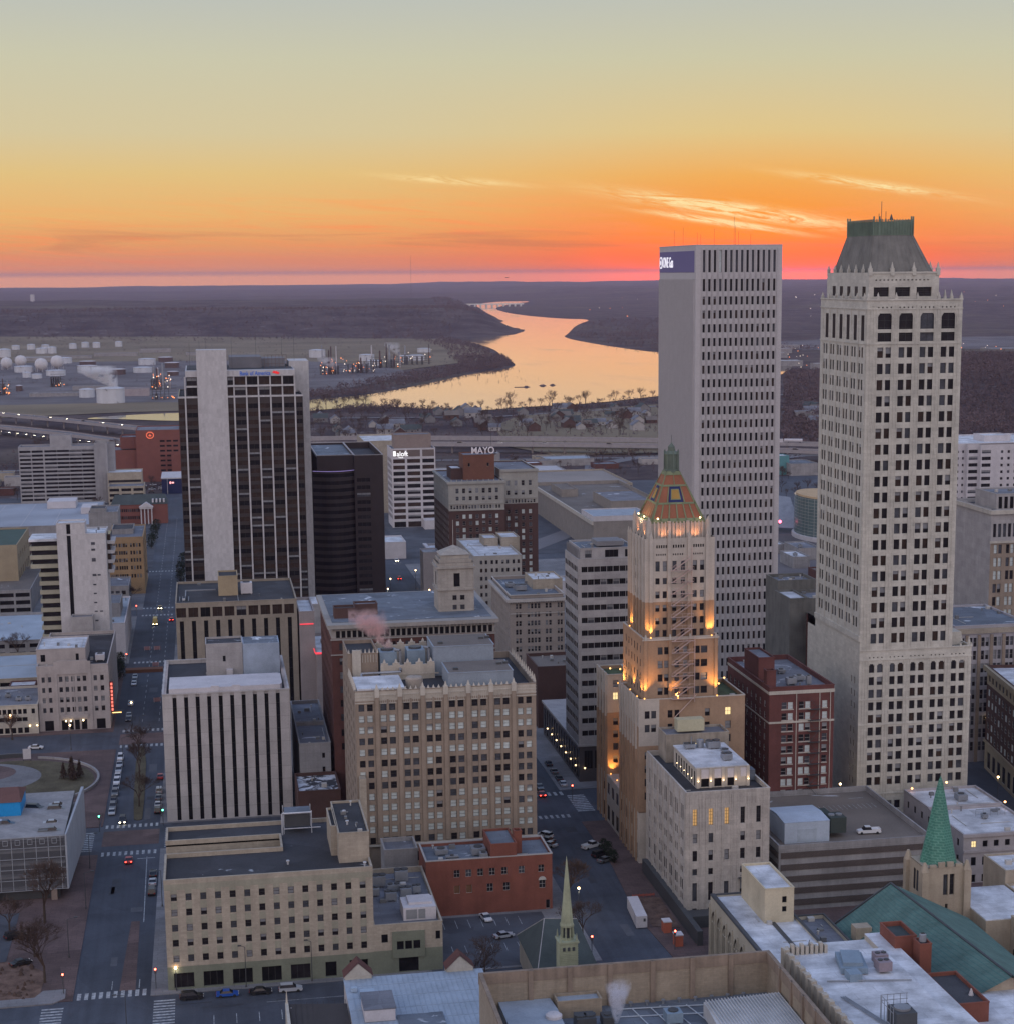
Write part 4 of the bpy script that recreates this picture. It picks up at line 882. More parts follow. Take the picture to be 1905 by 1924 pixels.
B.facade('L', x0, y0, y1, 0, H, [(5.2+3.73*i, 7.5+3.73*i, cols(5, y0, y1, 3.6, 'bronze')) for i in range(10)]); B.facade('R', x1, y0, y1, 0, H); B.facade('B', y1, x0, x1, 0, H)
B.roof(x0, x1, y0, y1, H, GRYR, ph=.5); pent(B, 111, 133, 1088, 1103, 46.9, 55, W('taupe_plaster', (.25, .20, .18)), GRYR)
txt('aloft', 4.0, (111.4, 1079.85, 43.0), FR, mat('sign_white', (.8, .8, .8), emit=(1, 1, 1), es=1.0), B.root, 'sign_lettering', .1, .95)
mb = MB(); mb.box(109.4, 110.9, 1079.7, 1079.9, 43, 46); mb.build('sign_emblem', MATS['sign_white'], B.root); txt('TULSA', 1.0, (112.4, 1079.85, 41.9-.05), FR, MATS['sign_white'], B.root, 'sign_lettering', .05)
mb = MB(); mb.box(126, 136, 1068, 1080, 0, 5.5); mb.build('entrance_canopy', STUC, B.root); B.done()
B = Bld('office_building', 'beige flat roofed building directly behind the white gridded hotel tower', 'building', 112, 1180, BEIGE)
B.block(98, 136, 1150, 1200, 0, 46); B.roof(98, 136, 1150, 1200, 46, WHM); B.done()

# ---- 9 brick hotel with a crown of cream stone and rooftop letters
B = Bld('hotel_building', 'dark brick hotel with cream stone upper storeys and rooftop letters', 'hotel', 125, 830, [BRN, W('pale_stone', (.34, .33, .30), streak=.06)], frame=FR_L)
x0, x1, y0, y1, H = 105.2, 130.2, 800, 852, 58.6
wc = [(108.4+i*2.95, 109.8+i*2.95) for i in range(7)]
B.facade('F', y0, x0, x1, 0, 46, [(3+3.0*i, 4.9+3.0*i, wc) for i in range(14)], style='hungpale', d=.25)
B.facade('F', y0, x0, x1, 46, H, [(46.4, 48.0, [(x, x+.9) for x in [106+i*1.35 for i in range(17)]]), (50.2, 52.0, wc), (53.4, 55.6, wc)], m=1, style='hung', d=.25)
for side, p_ in (('L', x0), ('R', x1)):
    B.facade(side, p_, y0, y1, 0, 46, [(3+3.0*i, 4.9+3.0*i, cols(12, y0, y1, 1.3)) for i in range(14)], style='hungpale'); B.facade(side, p_, y0, y1, 46, H, [(50.2, 52, cols(12, y0, y1, 1.3)), (53.4, 55.6, cols(12, y0, y1, 1.3))], m=1, style='hung')
B.facade('B', y1, x0, x1, 0, H); B.roof(x0, x1, y0, y1, H, GRYR, ph=.6)
X0, X1, Y0, Y1, HH = 130.25, 147.5, 812, 852, 62.2
B.facade('F', Y0, X0, X1, 0, 46.6, [(3+3.0*i, 4.9+3.0*i, [(133.4+i2*3.3, 134.8+i2*3.3) for i2 in range(4)]) for i in range(14)], style='hungpale', d=.25)
B.facade('F', Y0, X0, X1, 46.6, HH, [(46.9, 48.5, [(x, x+.9) for x in [131.4+i*1.4 for i in range(11)]]), (50.6, 52.6, [(133.4+i2*3.3, 134.8+i2*3.3) for i2 in range(4)]), (54.8, 57.2, [(133.4+i2*3.3, 134.8+i2*3.3) for i2 in range(4)])], m=1, style='hung', d=.25)
B.facade('R', X1, Y0, Y1, 0, HH); B.facade('B', Y1, X0, X1, 0, HH); B.facade('L', X0, Y0, Y1, 46, HH, m=1); B.roof(X0, X1, Y0, Y1, HH, GRYR, ph=.6)
mb = MB(); flat(mb, 'F', y0, x0-.6, x1+.3, 57.6, 58.5, .7); mb.box(x0-.7, x0, y0, y1, 57.6, 58.5); flat(mb, 'F', y0, x0, x1, 45.6, 46.2, .4); flat(mb, 'F', y0, x0, x1, 48.5, 49.0, .3); flat(mb, 'F', Y0, X0, X1+.4, 61.2, 62.1, .6); flat(mb, 'F', Y0, X0, X1, 49, 49.4, .3)
for i in range(10): mb.cyl(106.5+i*2.4, y0+.1, 58.6, 59.6, .3, .15, 6)
mb.build('cornice', B.wall[1], B.root)
pent(B, 113.7, 127.8, 812, 826, 58, 69.2, W('penthouse_brick', (.17, .075, .05)), GRYR, F=[(64, 65.6, [(115.8, 116.8, 'dark'), (124.4, 125.4, 'dark')])]); pent(B, 108.5, 113.6, 815, 830, 58, 63, BRN, WHM, name='plant_room')
txt('MAYO', 4.3, (117.6, 814, 69.6), FR, mat('faded_white_letters', (.62, .58, .60), emit=(.5, .45, .5), es=.25), B.root, 'sign_lettering', .25, .86)
mb = MB()
for i in range(6): mb.tube((118+i*1.8, 814.6, 69), (118+i*1.8, 814.6, 72.8), .08, k=4)
mb.tube((117.5, 814.6, 70.5), (127.5, 814.6, 70.5), .08, k=4); mb.tube((127, 816, 69), (127, 816, 81), .1, k=4); mb.build('sign_frame', DMET, B.root)
B.done(cop=B.wall[1])

# ---- 10 white-roofed office and its balcony neighbour
B = Bld('office_building', 'pale stone office with a white roof and penthouses behind the pyramid-topped tower', 'building', 115, 745, W('pale_limestone', (.36, .345, .32), streak=.05))
c10 = [q for i in range(4) for q in ((107.6+i*4.4, 108.6+i*4.4), (109.6+i*4.4, 110.6+i*4.4))]
B.facade('F', 724, 105, 124.6, 0, 36.6, [(z, z+1.6, c10) for z in [33.3-3.35*i for i in range(10)]], style='office'); B.facade('L', 105, 724, 775, 0, 36.6, [(z, z+1.6, cols(12, 724, 775, 1.2)) for z in [33.3-3.35*i for i in range(10)]], style='office'); B.facade('R', 124.6, 724, 775, 0, 36.6); B.facade('B', 775, 105, 124.6, 0, 36.6)
B.roof(105, 124.6, 724, 775, 36.7, WHM, ph=.6); pent(B, 114, 120, 755, 768, 36, 39.4, BEIGE, WHM); pent(B, 121, 128.6, 752, 768, 0, 40, BEIGE, WHM, name='lift_tower'); B.done()
B = Bld('low_office_building', 'low concrete office with stacked balcony slabs facing the street by the pyramid-topped tower', 'building', 110, 880, PRE2)
B.block(107, 122, 840, 903, 0, 16, L=[(z, z+1.9, cols(7, 842, 902, 7.5)) for z in (1, 5, 9, 13)], style='strip'); B.roof(107, 122, 840, 903, 16, WHM)
mb = MB()
for z in (4, 8, 12, 16): mb.box(105.2, 107, 840, 903, z-.3, z+.4)
pieces(mb, 'balcony', STUC, B.root); B.done()

# ---- 11 brown brick block with deep cornice, plus the pyramid-topped tower on it
B = Bld('cornice_building', 'long brown brick building with a deep grey cornice and a square pyramid-roofed stone tower', 'building', 55, 512, [DRED, W('grey_stone_trim', (.30, .285, .27), streak=.06)])
x0, x1, y0, y1, H = 32.3, 78.2, 500, 548, 54
w11 = [q for i in range(12) for q in ((34.4+i*3.7, 35.4+i*3.7), (35.7+i*3.7, 36.7+i*3.7))]
B.facade('F', y0, x0, x1, 0, 50, [(z, z+2.0, w11) for z in (46.6, 42.4, 38.4, 34.4, 30.4, 26.4, 22, 18)], style='hung'); B.facade('F', y0, x0, x1, 50, 52.3, [(50.1, 52.1, [(33.6+i*1.53, 34.7+i*1.53, 'dark') for i in range(29)])], m=1)
B.facade('F', y0, x0, x1, 52.3, H, m=1)
for s_, p_ in (('L', x0), ('R', x1)): B.facade(s_, p_, y0, y1, 0, 50, [(z, z+2.0, cols(10, y0, y1, 1.8)) for z in (46.6, 42.4, 38.4, 34.4, 30.4, 26.4, 22, 18, 14)], style='hung'); B.facade(s_, p_, y0, y1, 50, H, m=1)
B.facade('B', y1, x0, x1, 0, H); mb = MB(); mb.box(x0-1.1, x1+1.1, y0-1.2, y1+1, 52.9, 54.0); flat(mb, 'F', y0, x0-.3, x1+.3, 49.5, 49.9, .3); flat(mb, 'F', y0, x0-.3, x1+.3, 45.2, 45.5, .25)
for i in range(46): mb.box(x0+i, x0+i+.35, y0-.8, y0, 52.4, 52.9)
mb.build('cornice', B.wall[1], B.root); mb = MB(); mb.box(x0+.5, x1-.5, y0+2.5, y1-.5, 54, 54.15); mb.build('roof', BLUR, B.root)
pent(B, 33.8, 39.7, 508, 513, 54, 57.0, BRN, GRV); pent(B, 39.9, 46.4, 512, 517, 54, 57.2, BRN, GRYR, name='plant_room')
mb = MB(); T0 = (63.9, 74.2, 512, 522)
b2 = B.mb; B.mb = mb
B.facade('F', 512, 63.9, 74.2, 54, 68.2, [(54.6, 56.0, [(68.0, 69.2, 'grid'), (70.2, 71.5, 'grid')]), (57.4, 58.8, [(68.0, 69.2, 'grid'), (70.2, 71.5, 'grid')]), (61.3, 65.2, [(68.4, 70.2, 'dark')])]); B.facade('L', 63.9, 512, 522, 54, 68.2, [(61.3, 65.2, [(516, 518, 'dark')])]); B.facade('R', 74.2, 512, 522, 54, 68.2); B.facade('B', 522, 63.9, 74.2, 54, 68.2); B.mb = b2
mb.box(63.4, 74.7, 511.5, 522.5, 66.6, 67.2); mb.box(63.5, 74.6, 511.6, 522.4, 60.3, 60.8); mb.box(64.4, 73.7, 512.4, 521.6, 68.2, 69.3); mb.box(65.0, 73.1, 513, 521, 69.3, 70.4)
n = len(mb.v); q = [(64.7, 512.7), (73.4, 512.7), (73.4, 521.3), (64.7, 521.3)]; mb.v += [(a, b_, 70.4) for a, b_ in q]+[(69.05, 517, 72.8)]
for i in range(4): mb.f.append((n+i, n+(i+1) % 4, n+4)); mb.m.append(0)
o = mb.build('stone_tower', W('tower_limestone', (.37, .345, .31), streak=.16, brick=(1.8, .9, .03), brickc=(.29, .27, .245)), B.root); mb = MB(); mb.tube((69.05, 517, 72.8), (69.05, 517, 80), .08, k=4); mb.build('flagpole', FR_L, o)
B.done(cop=B.wall[1])

# ---- 12 cornice block right of the street
B = Bld('cornice_building', 'six storey grey-brown stone block with a projecting white cornice and grouped windows', 'building', 115, 660, W('taupe_stone', (.285, .25, .225), streak=.05), frame=FR_L)
c12 = [(107.3, 108.2), (108.5, 109.4)]+[(111.6+i*1.25, 112.5+i*1.25) for i in range(4)]+[(118.2, 119.1), (119.5, 120.4)]+[(122.6, 123.4), (123.7, 124.5)]
B.facade('F', 637, 105.2, 125.2, 0, 33.6, [(z, z+1.9, c12) for z in [30.5-3.15*i for i in range(10)]], style='hung'); B.facade('L', 105.2, 637, 680, 0, 33.6, [(z, z+1.9, cols(14, 638, 679, 1.0)) for z in [30.5-3.15*i for i in range(10)]], style='hung'); B.facade('R', 125.2, 637, 680, 0, 33.6); B.facade('B', 680, 105.2, 125.2, 0, 33.6)
mb = MB(); mb.box(104.1, 126, 635.9, 681, 33.2, 34.2); flat(mb, 'F', 637, 105.2, 125.2, 28.7, 29, .2)
for i in range(24): mb.box(105+i*.85, 105.3+i*.85, 636.3, 637, 32.8, 33.2)
mb.build('cornice', W('pale_cornice', (.42, .40, .38)), B.root)
B.roof(105.3, 125.1, 637.1, 679.9, 35.6, BLUR, ph=1.2); B.mb.box(105.3, 125.1, 637.1, 679.9, 34.2, 34.3)
pent(B, 116.8, 128, 655, 672, 33.9, 38.0, BEIGE, WHM); hvac(B, 110, 114, 652, 656, 34.5, 2, fans=2); hvac(B, 108, 111, 660, 664, 34.5, 1.6)
B.done(cop=MATS['pale_cornice'])
B = Bld('storehouse', 'low building with a speckled brown gravel roof on the street behind the tan tower block', 'building', 115, 600, [BRN])
B.block(105.2, 121, 582, 604, 0, 21); B.roof(105.2, 121, 582, 604, 21, BRNR); B.done()

# ---- 13 banded office
B = Bld('banded_office_tower', 'grey office tower with alternating stone and dark window bands left of the lit brick tower', 'building', 113, 540, [PRE2, W('granite_dark', (.075, .07, .075), rough=.5)])
x0, x1, y0, y1 = 105.2, 123, 515, 534
zz = [63.5-3.79*i for i in range(14)]
f13 = [(106.3+i*1.9, 108.1+i*1.9, 'strip') for i in range(8)]
B.facade('F', y0, x0, x1, 11, 67.3, [(z, z+1.65, f13) for z in zz], d=.4); B.facade('L', x0, y0, y1, 11, 67.3, [(z, z+1.65, cols(8, y0+.6, y1, 2.2, 'strip')) for z in zz], d=.4)
B.facade('R', x1, y0, y1, 11, 67.3); B.facade('B', y1, x0, x1, 11, 67.3)
B.roof(x0, x1, y0, y1, 67.4, BLUR, ph=.3)
pent(B, 106.2, 122.4, 516.2, 533, 67.1, 70.4, PRE2, BLUR, F=[(67.6, 69.8, [(107.6, 109.6, 'strip'), (113.6, 117.6, 'strip'), (119.6, 121.6, 'strip')])], name='top_floor')
mb = MB()
for i in range(10): mb.box(105.4, 105.8, 516.5+i*1.75, 516.9+i*1.75, 67.4, 70.2)
mb.box(112, 120, 520, 528, 70.4, 71.8); pieces(mb, 'rooftop_plant', W('tangled_plant', (.2, .2, .21)), B.root)
B.facade('F', y0+.3, x0+.3, x1, 0, 11, [(4, 9.6, [(107+i*3.2, 109.6+i*3.2, 'big') for i in range(5)])], m=1); B.facade('L', x0+.3, y0+.3, 574, 0, 11, [(1, 9.6, cols(14, y0+1, 573, 2.6, 'dark'))], m=1); B.facade('B', 574, x0+.3, x1, 0, 11, m=1)
B.mb.box(x0-.2, x1, y0-.2, 574.3, 11, 11.6, 0)
for i in range(7): y = 518+i*7.6; lamp_orb(104.9, y, 4.6, .27, (1, .68, .34), 4, 'wall_lantern', B.root)
lamp_orb(107.0, 514.6, 4.5, .27, (1, .68, .34), 4, 'wall_lantern', B.root); B.done()
# ---- 14 floodlit brick tower with a tiled pyramid roof
PB = W('floodlit_brick', (.33, .225, .15), streak=.10, var=.2); PT = W('pale_glazed_terracotta', (.46, .42, .37), streak=.08)
B = Bld('pyramid_roof_tower', 'floodlit brick and terracotta tower with a colourful tiled pyramid roof', 'skyscraper', 118, 460, [PB, PT])
def pn(n, a0, a1, w, g): return pairs(n, a0, a1, w, g)
# podium and wings
B.facade('L', 105, 437.5, 487.5, 0, 13.6, [(1, 5.2, cols(9, 438, 487, 3.2, 'big')), (8.4, 11.6, cols(9, 438, 487, 2.8, 'office'))], m=1)
B.facade('F', 437.5, 105, 133, 0, 13.6, [(1, 5.2, cols(5, 106, 132, 3.2, 'big')), (8.4, 11.4, pn(5, 106, 132, 1.3, .6))], m=1)
B.mb.quad((105, 457, 13.6), (112, 457, 13.6), (112, 476, 13.6), (105, 476, 13.6), 1)
rz = [38.1-3.55*i for i in range(7)]
for (a, b_, zt) in ((438, 458.2, 43.0), (475, 487.5, 41.5)):
    B.facade('L', 105, a, b_, 13.6, 36, [(z, z+2, cols(6 if b_-a > 15 else 4, a+.8, b_-.8, 1.0)) for z in rz if z < 34], style='hung'); B.facade('L', 105, a, b_, 36, zt, [(38, 40.1, cols(6 if b_-a > 15 else 4, a+.8, b_-.8, 1.0))], m=1, style='hung')
    xr = 133 if a < 450 else 112
    c14 = [(106.6, 107.9), (108.3, 109.6), (112.6, 113.9), (114.4, 115.7)]+([(122.4, 123.7, 'litsoft'), (127.8, 129.3), ] if a < 450 else []) if a < 450 else [(106.7, 108.1)]
    B.facade('F', a, 105, 110.4, 13.6, 31, [(z, z+2, [q for q in c14 if q[0] < 110]) for z in rz if z < 29], style='hung'); B.facade('F', a, 105, 110.4, 31, zt, [(z, z+2, [(q[0], q[1], 'lit' if a > 450 and z < 37 else 'hung') for q in c14 if q[0] < 110]) for z in rz if z > 31], m=1)
    B.facade('F', a, 110.4, xr, 13.6, zt, [(z, z+2, [(q[0], q[1], 'lit' if (q[0] > 127 and z > 38) else 'hung') for q in c14 if q[0] > 110]) for z in rz], m=0) if xr > 112 else B.facade('F', a, 110.4, xr, 13.6, zt, m=0)
    B.facade('R', xr, a, b_, 0, zt); B.facade('B', b_, 105, xr, 13.6, zt)
B.facade('L', 112, 458.2, 475, 13.6, 41.6, [(z, z+2, cols(4, 459, 474, 1.2)) for z in rz], style='hung'); B.facade('R', 133, 458, 487.5, 0, 41.6); B.facade('B', 487.5, 112, 133, 0, 41.6); B.facade('F', 475, 112, 133, 0, 41.6)
B.roof(105, 133, 438, 458.2, 43.1, W('planted_roof', (.06, .085, .04), var=.6, scale=.5), ph=1.0); B.roof(105, 112, 475, 487.5, 41.6, MATS['planted_roof'], ph=1.0); B.roof(112.1, 133, 458.3, 487.5, 41.55, GRV, ph=1.0)
# shaft in two steps
SP = (109.8, 110.9, 111.7, 112.8, 114.2, 115.3, 116.4, 117.5, 119.5, 120.6, 121.4, 122.5); sc14 = [(SP[i], SP[i+1]) for i in (0, 2, 4, 6, 8, 10)]
B.facade('F', 439, 106.5, 126, 43, 58.6, [(z, z+1.9, [(110.2, 111.5), (111.9, 113.2), (114.6, 115.8), (116.8, 118), (119.6, 121.2), (121.5, 123.2)]) for z in (43.9, 47.4, 50.9, 54.4)], style='hung')
B.facade('L', 106.5, 439, 462, 41.5, 58.6, [(z, z+1.9, cols(6, 441, 460, .9)) for z in (43.9, 47.4, 50.9, 54.4)], style='hung'); B.facade('R', 126, 439, 462, 41.5, 58.6); B.facade('B', 462, 106.5, 126, 41.5, 58.6)
B.roof(106.5, 126, 439, 462, 58.7, GRV, ph=.5)
B.facade('F', 440, 107.1, 125.2, 58.3, 67.8, [(z, z+1.75, sc14) for z in (58.8, 62.0, 65.3)], style='hung'); B.facade('F', 440, 107.1, 125.2, 67.8, 84, [(68.7, 70.5, sc14), (72.3, 73.9, sc14), (75.6, 78.2, sc14)]+[(79.6, 80.1, [(110+i*.55, 110.3+i*.55, 'dark') for i in range(5)]+[(114.3+i*.6, 114.6+i*.6, 'dark') for i in range(5)]+[(119.6+i*.55, 119.9+i*.55, 'dark') for i in range(5)]), (81.5, 82.3, [(110+i*.6, 110.4+i*.6, 'dark') for i in range(5)]+[(114.3+i*.65, 114.7+i*.65, 'dark') for i in range(5)]+[(119.6+i*.6, 120+i*.6, 'dark') for i in range(5)])], m=1, style='hung')
for s_, p_ in (('L', 107.1), ('R', 125.2)):
    B.facade(s_, p_, 440, 457.5, 58.3, 67.8, [(z, z+1.75, cols(6, 442, 456, .9)) for z in (58.8, 62.0, 65.3)], style='hung'); B.facade(s_, p_, 440, 457.5, 67.8, 84, [(z, z+1.8, cols(6, 442, 456, .9)) for z in (68.7, 72.3, 75.8)], m=1, style='hung')
B.facade('B', 457.5, 107.1, 125.2, 58.3, 84)
mb = MB(); mb.box(107.15, 125.15, 440.05, 457.45, 83.4, 83.5); mb.build('roof', GRV, B.root)
mb = MB()   # piers, brick below, terracotta above
for xx in (108.6, 113.3, 118.5, 123.2): mb.box(xx-.42, xx+.42, 439.55, 440.02, 58.5, 67.8); mb.box(xx-.42, xx+.42, 439.55, 440.02, 67.8, 84.6, 1); mb.cyl(xx, 439.8, 84.6, 85.8, .4, .08, 4, 1)
for yy in (441.2, 444.6, 448, 451.4, 454.8, 457.2): mb.box(106.7, 107.12, yy-.4, yy+.4, 41.6, 67.8); mb.box(106.7, 107.12, yy-.4, yy+.4, 67.8, 83.6, 1); mb.cyl(106.9, yy, 83.6, 85.0, .4, .08, 4, 1)
for yy in (440, 443, 446, 449, 452, 455, 458): mb.box(104.6, 105.02, yy-.35, yy+.35, 0, 30); mb.box(104.6, 105.02, yy-.35, yy+.35, 30, 43.6, 1)
for yy in (476, 479.5, 483, 486.5): mb.box(104.6, 105.02, yy-.35, yy+.35, 0, 30); mb.box(104.6, 105.02, yy-.35, yy+.35, 30, 42.2, 1)
for xx in (107, 113.4, 118.6, 125.4): mb.box(xx-.4, xx+.4, 438.6, 439.02, 43, 58.2); mb.cyl(xx, 438.9, 58.2, 59.6, .5, .2, 4, 1)
mb.box(106.2, 126.3, 438.75, 439.0, 58.1, 58.5, 1); pieces(mb, 'pier', [PB, PT], B.root)
mb = MB()   # crown arcade
CX0, CX1, CY0, CY1 = 108.6, 123.4, 441.3, 456; mb.box(CX0, CX1, CY0, CY1, 83.5, 87.6)
mb.build('crown_wall', PT, B.root)
mb = MB()
for i in range(16):
    xx = CX0+.2+i*(CX1-CX0-.4)/15
    if i in (5, 10): mb.box(xx-.4, xx+.4, CY0-.6, CY0, 83.5, 88.2)
    else: mb.box(xx-.17, xx+.17, CY0-.4, CY0, 83.5, 88)
for i in range(13): yy = CY0+.2+i*(CY1-CY0-.4)/12; mb.box(CX0-.4, CX0, yy-.17, yy+.17, 83.5, 88)
for a, b_ in ((CX0-.3, CY0-.3), (CX1+.3, CY0-.3), (CX0-.3, CY1), (CX1+.3, CY1)): mb.cyl(a, b_, 82.5, 88.4, .75, .55, 6); mb.cyl(a, b_, 88.4, 89.4, .4, .05, 6)
pieces(mb, 'crown_column', PT, B.root)
mb = MB()   # pyramid roof: base, steep orange sides with green ribs, blue and gold panels
PX0, PX1, PY0, PY1, pz0, pz1 = 109.2, 122.8, 441.8, 455.2, 88.0, 100.0; cxp, cyp, tr = 116.0, 448.5, 1.75
mb.box(PX0-.4, PX1+.4, PY0-.4, PY1+.4, 87.6, 88.1, 1)
base = [(PX0, PY0), (PX1, PY0), (PX1, PY1), (PX0, PY1)]; topq = [(cxp-tr, cyp-tr), (cxp+tr, cyp-tr), (cxp+tr, cyp+tr), (cxp-tr, cyp+tr)]
def onface(i, u, v, off=0.0):
    a, b_ = base[i], base[(i+1) % 4]; c, d_ = topq[i], topq[(i+1) % 4]
    lo = (a[0]+(b_[0]-a[0])*u, a[1]+(b_[1]-a[1])*u); hi2 = (c[0]+(d_[0]-c[0])*u, c[1]+(d_[1]-c[1])*u)
    nx, ny = ((0, -1), (1, 0), (0, 1), (-1, 0))[i]
    return (lo[0]+(hi2[0]-lo[0])*v+nx*off, lo[1]+(hi2[1]-lo[1])*v+ny*off, pz0+(pz1-pz0)*v+off*.3)
def strip(mb, i, u0, v0, u1, v1, wu, m, off=.12):
    """a raised rib along the face between two (u, v) points"""
    A = [onface(i, u0-wu/2, v0, off), onface(i, u0+wu/2, v0, off), onface(i, u1+wu/2, v1, off), onface(i, u1-wu/2, v1, off)]; mb.quad(*A, m)
def hstrip(mb, i, u0, u1, v, wv, m, off=.12): mb.quad(onface(i, u0, v-wv/2, off), onface(i, u1, v-wv/2, off), onface(i, u1, v+wv/2, off), onface(i, u0, v+wv/2, off), m)
for i in range(4):
    mb.quad(onface(i, 0, 0), onface(i, 1, 0), onface(i, 1, 1), onface(i, 0, 1), 0)
    for v, wv in ((.02, .06), (.36, .03), (.72, .03), (.97, .06)): hstrip(mb, i, 0, 1, v, wv*1.3, 1)
    for u in (.0, 1.0): strip(mb, i, u, 0, u, 1, .06, 1)
    for u in (.17, .33, .5, .67, .83): strip(mb, i, u, 0, u, .36, .03, 1)
    for u in (.27, .73): strip(mb, i, u, .36, u, .72, .03, 1)
    strip(mb, i, .5, .72, .5, .97, .04, 1)
    for (hu, v0, v1, m_, o_) in ((.20, .38, .70, 2, .14), (.145, .43, .65, 1, .17), (.12, .45, .63, 3, .20)): mb.quad(onface(i, .5-hu, v0, o_), onface(i, .5+hu, v0, o_), onface(i, .5+hu, v1, o_), onface(i, .5-hu, v1, o_), m_)
mb.build('pyramid_roof', [ROOFO, W('verdigris_rib', (.20, .23, .13), var=.25), W('blue_glazed_tile', (.02, .03, .11)), W('gold_glazed_tile', (.36, .22, .06))], B.root)
mb = MB(); mb.lathe(cxp, cyp, [(2.1, 99.8), (2.1, 100.5), (1.7, 100.6), (1.7, 104.2), (2.0, 104.4), (1.5, 105.0), (.9, 105.2), (.9, 106.2), (.1, 107.2)], 8, rot=math.pi/8)
for i in range(8): a = math.pi/4*i; mb.cyl(cxp+1.85*math.cos(a), cyp+1.85*math.sin(a), 100.5, 104.8, .22, .16, 4); mb.cyl(cxp+1.85*math.cos(a), cyp+1.85*math.sin(a), 104.8, 105.6, .2, .03, 4)
mb.tube((cxp, cyp, 107), (cxp, cyp, 109.2), .07, k=4); mb.build('lantern', COP, B.root)
mb = MB()   # iron fire stair down the front
z = 43.0
zs = [43.0+3.0*i for i in range(12)]
for i, z in enumerate(zs):
    yy = 438.0 if z < 58.5 else 439.0; a, b_ = (114.0, 118.8)
    mb.box(a-.5, b_+.5, yy-.9, yy, z-.06, z); mb.tube((a-.5, yy-.9, z+.9), (b_+.5, yy-.9, z+.9), .05, k=4)
    for x in (a-.5, (a+b_)/2, b_+.5): mb.tube((x, yy-.9, z), (x, yy-.9, z+.9), .04, k=4)
    for dy in (-.8, -.25): mb.tube((a, yy+dy, z), (b_-.4, yy+dy, z+3.0), .09, k=4); mb.tube((a, yy+dy, z+.9), (b_-.4, yy+dy, z+3.9), .04, k=4)
    for j in range(8): xs = a+(b_-.4-a)*(j+.5)/8; mb.box(xs-.15, xs+.15, yy-.8, yy-.25, z+3.0*(j+.5)/8-.03, z+3.0*(j+.5)/8)
mb.tube((119.6, 437.9, 42), (119.6, 437.9, 59), .12, k=5); mb.tube((119.0, 439, 58), (119.0, 439, 82), .10, k=5); mb.tube((114, 437.4, 38), (120, 437.4, 44), .12, k=4)
mb.build('fire_stair', W('pinkish_painted_iron', (.52, .39, .35), rough=.6), B.root)
mb = MB(); mb.box(125.5, 128.3, 449, 453, 42, 46.2); mb.build('rooftop_room', STUC, B.root)
OR = (1, .44, .10)
FLD = [((106.3, 437.0, 44.0), (107.2, 439, 52), 1100, 50), ((125.2, 436.6, 44.0), (124.8, 439, 52), 1300, 50), ((115, 436.8, 43.8), (113, 439, 51), 700, 60), ((108.3, 438.6, 59.3), (108.4, 440, 65), 800, 50), ((124.2, 438.6, 59.3), (124.0, 440, 65.5), 1100, 50),
       ((105.4, 449, 43.8), (106.6, 450, 54), 1100, 60), ((105.2, 462.4, 42.5), (106.6, 456, 52), 1400, 60), ((105.3, 441, 43.8), (106.6, 441, 54), 700, 60), ((106.0, 467, 14.4), (112, 466, 24), 2600, 80), ((105.8, 474.0, 14.3), (109, 474.9, 24), 800, 60),
       ((106.4, 454, 59.6), (107, 453, 66), 800, 60)]
for (p, t_, e, an) in FLD:
    lo = lamp_orb(p[0], p[1], p[2]-.35, .2, OR, 3, 'floodlight', B.root)
    L = bpy.data.lights.new('flood', 'SPOT'); L.energy = e*4.2; L.color = OR; L.spot_size = rad(an+30); L.spot_blend = .8; L.shadow_soft_size = .3
    q = bpy.data.objects.new('flood_lamp', L); C.objects.link(q); q.parent = B.root; q.location = Vector(p)-LOC(B.root); q.rotation_euler = (Vector(t_)-Vector(p)).to_track_quat('-Z', 'Y').to_euler()
for (p, t_, e) in [((112, 439.6, 84.2), (112, 442, 88), 210), ((116, 439.6, 84.2), (116, 442, 88), 210), ((120.3, 439.6, 84.2), (120.3, 442, 88), 260), ((107.4, 445, 84.2), (108.6, 445, 88), 260), ((107.4, 452, 84.2), (108.6, 452, 88), 260)]:
    L = bpy.data.lights.new('flood', 'SPOT'); L.energy = e*1.7; L.color = (1, .36, .13); L.spot_size = rad(120); L.spot_blend = .9; L.shadow_soft_size = .25
    q = bpy.data.objects.new('flood_lamp', L); C.objects.link(q); q.parent = B.root; q.location = Vector(p)-LOC(B.root); q.rotation_euler = (Vector(t_)-Vector(p)).to_track_quat('-Z', 'Y').to_euler()
for p in ((110.6, 440.9, 88.9), (121.6, 440.9, 88.9), (108.3, 446, 88.9), (108.3, 452, 88.9)): lamp_orb(*p, .22, (1, .62, .28), 10, 'crown_lamp', B.root)
L = bpy.data.lights.new('pyr', 'SPOT'); L.energy = 3200; L.color = (1, .75, .45); L.spot_size = rad(95); L.spot_blend = .8; q = bpy.data.objects.new('flood_lamp', L); C.objects.link(q); q.parent = B.root; q.location = Vector((105.5, 449, 86))-LOC(B.root); q.rotation_euler = (Vector((112, 449, 94))-Vector((105.5, 449, 86))).to_track_quat('-Z', 'Y').to_euler()
for p in ((107, 480, 42.3), (109.5, 478.5, 42.3), (128.6, 447, 44.3), (131.5, 452, 44.6)): lamp_orb(*p, .26, (1, .5, .16), 3.5, 'floodlight', B.root)
B.done(cop=PT)

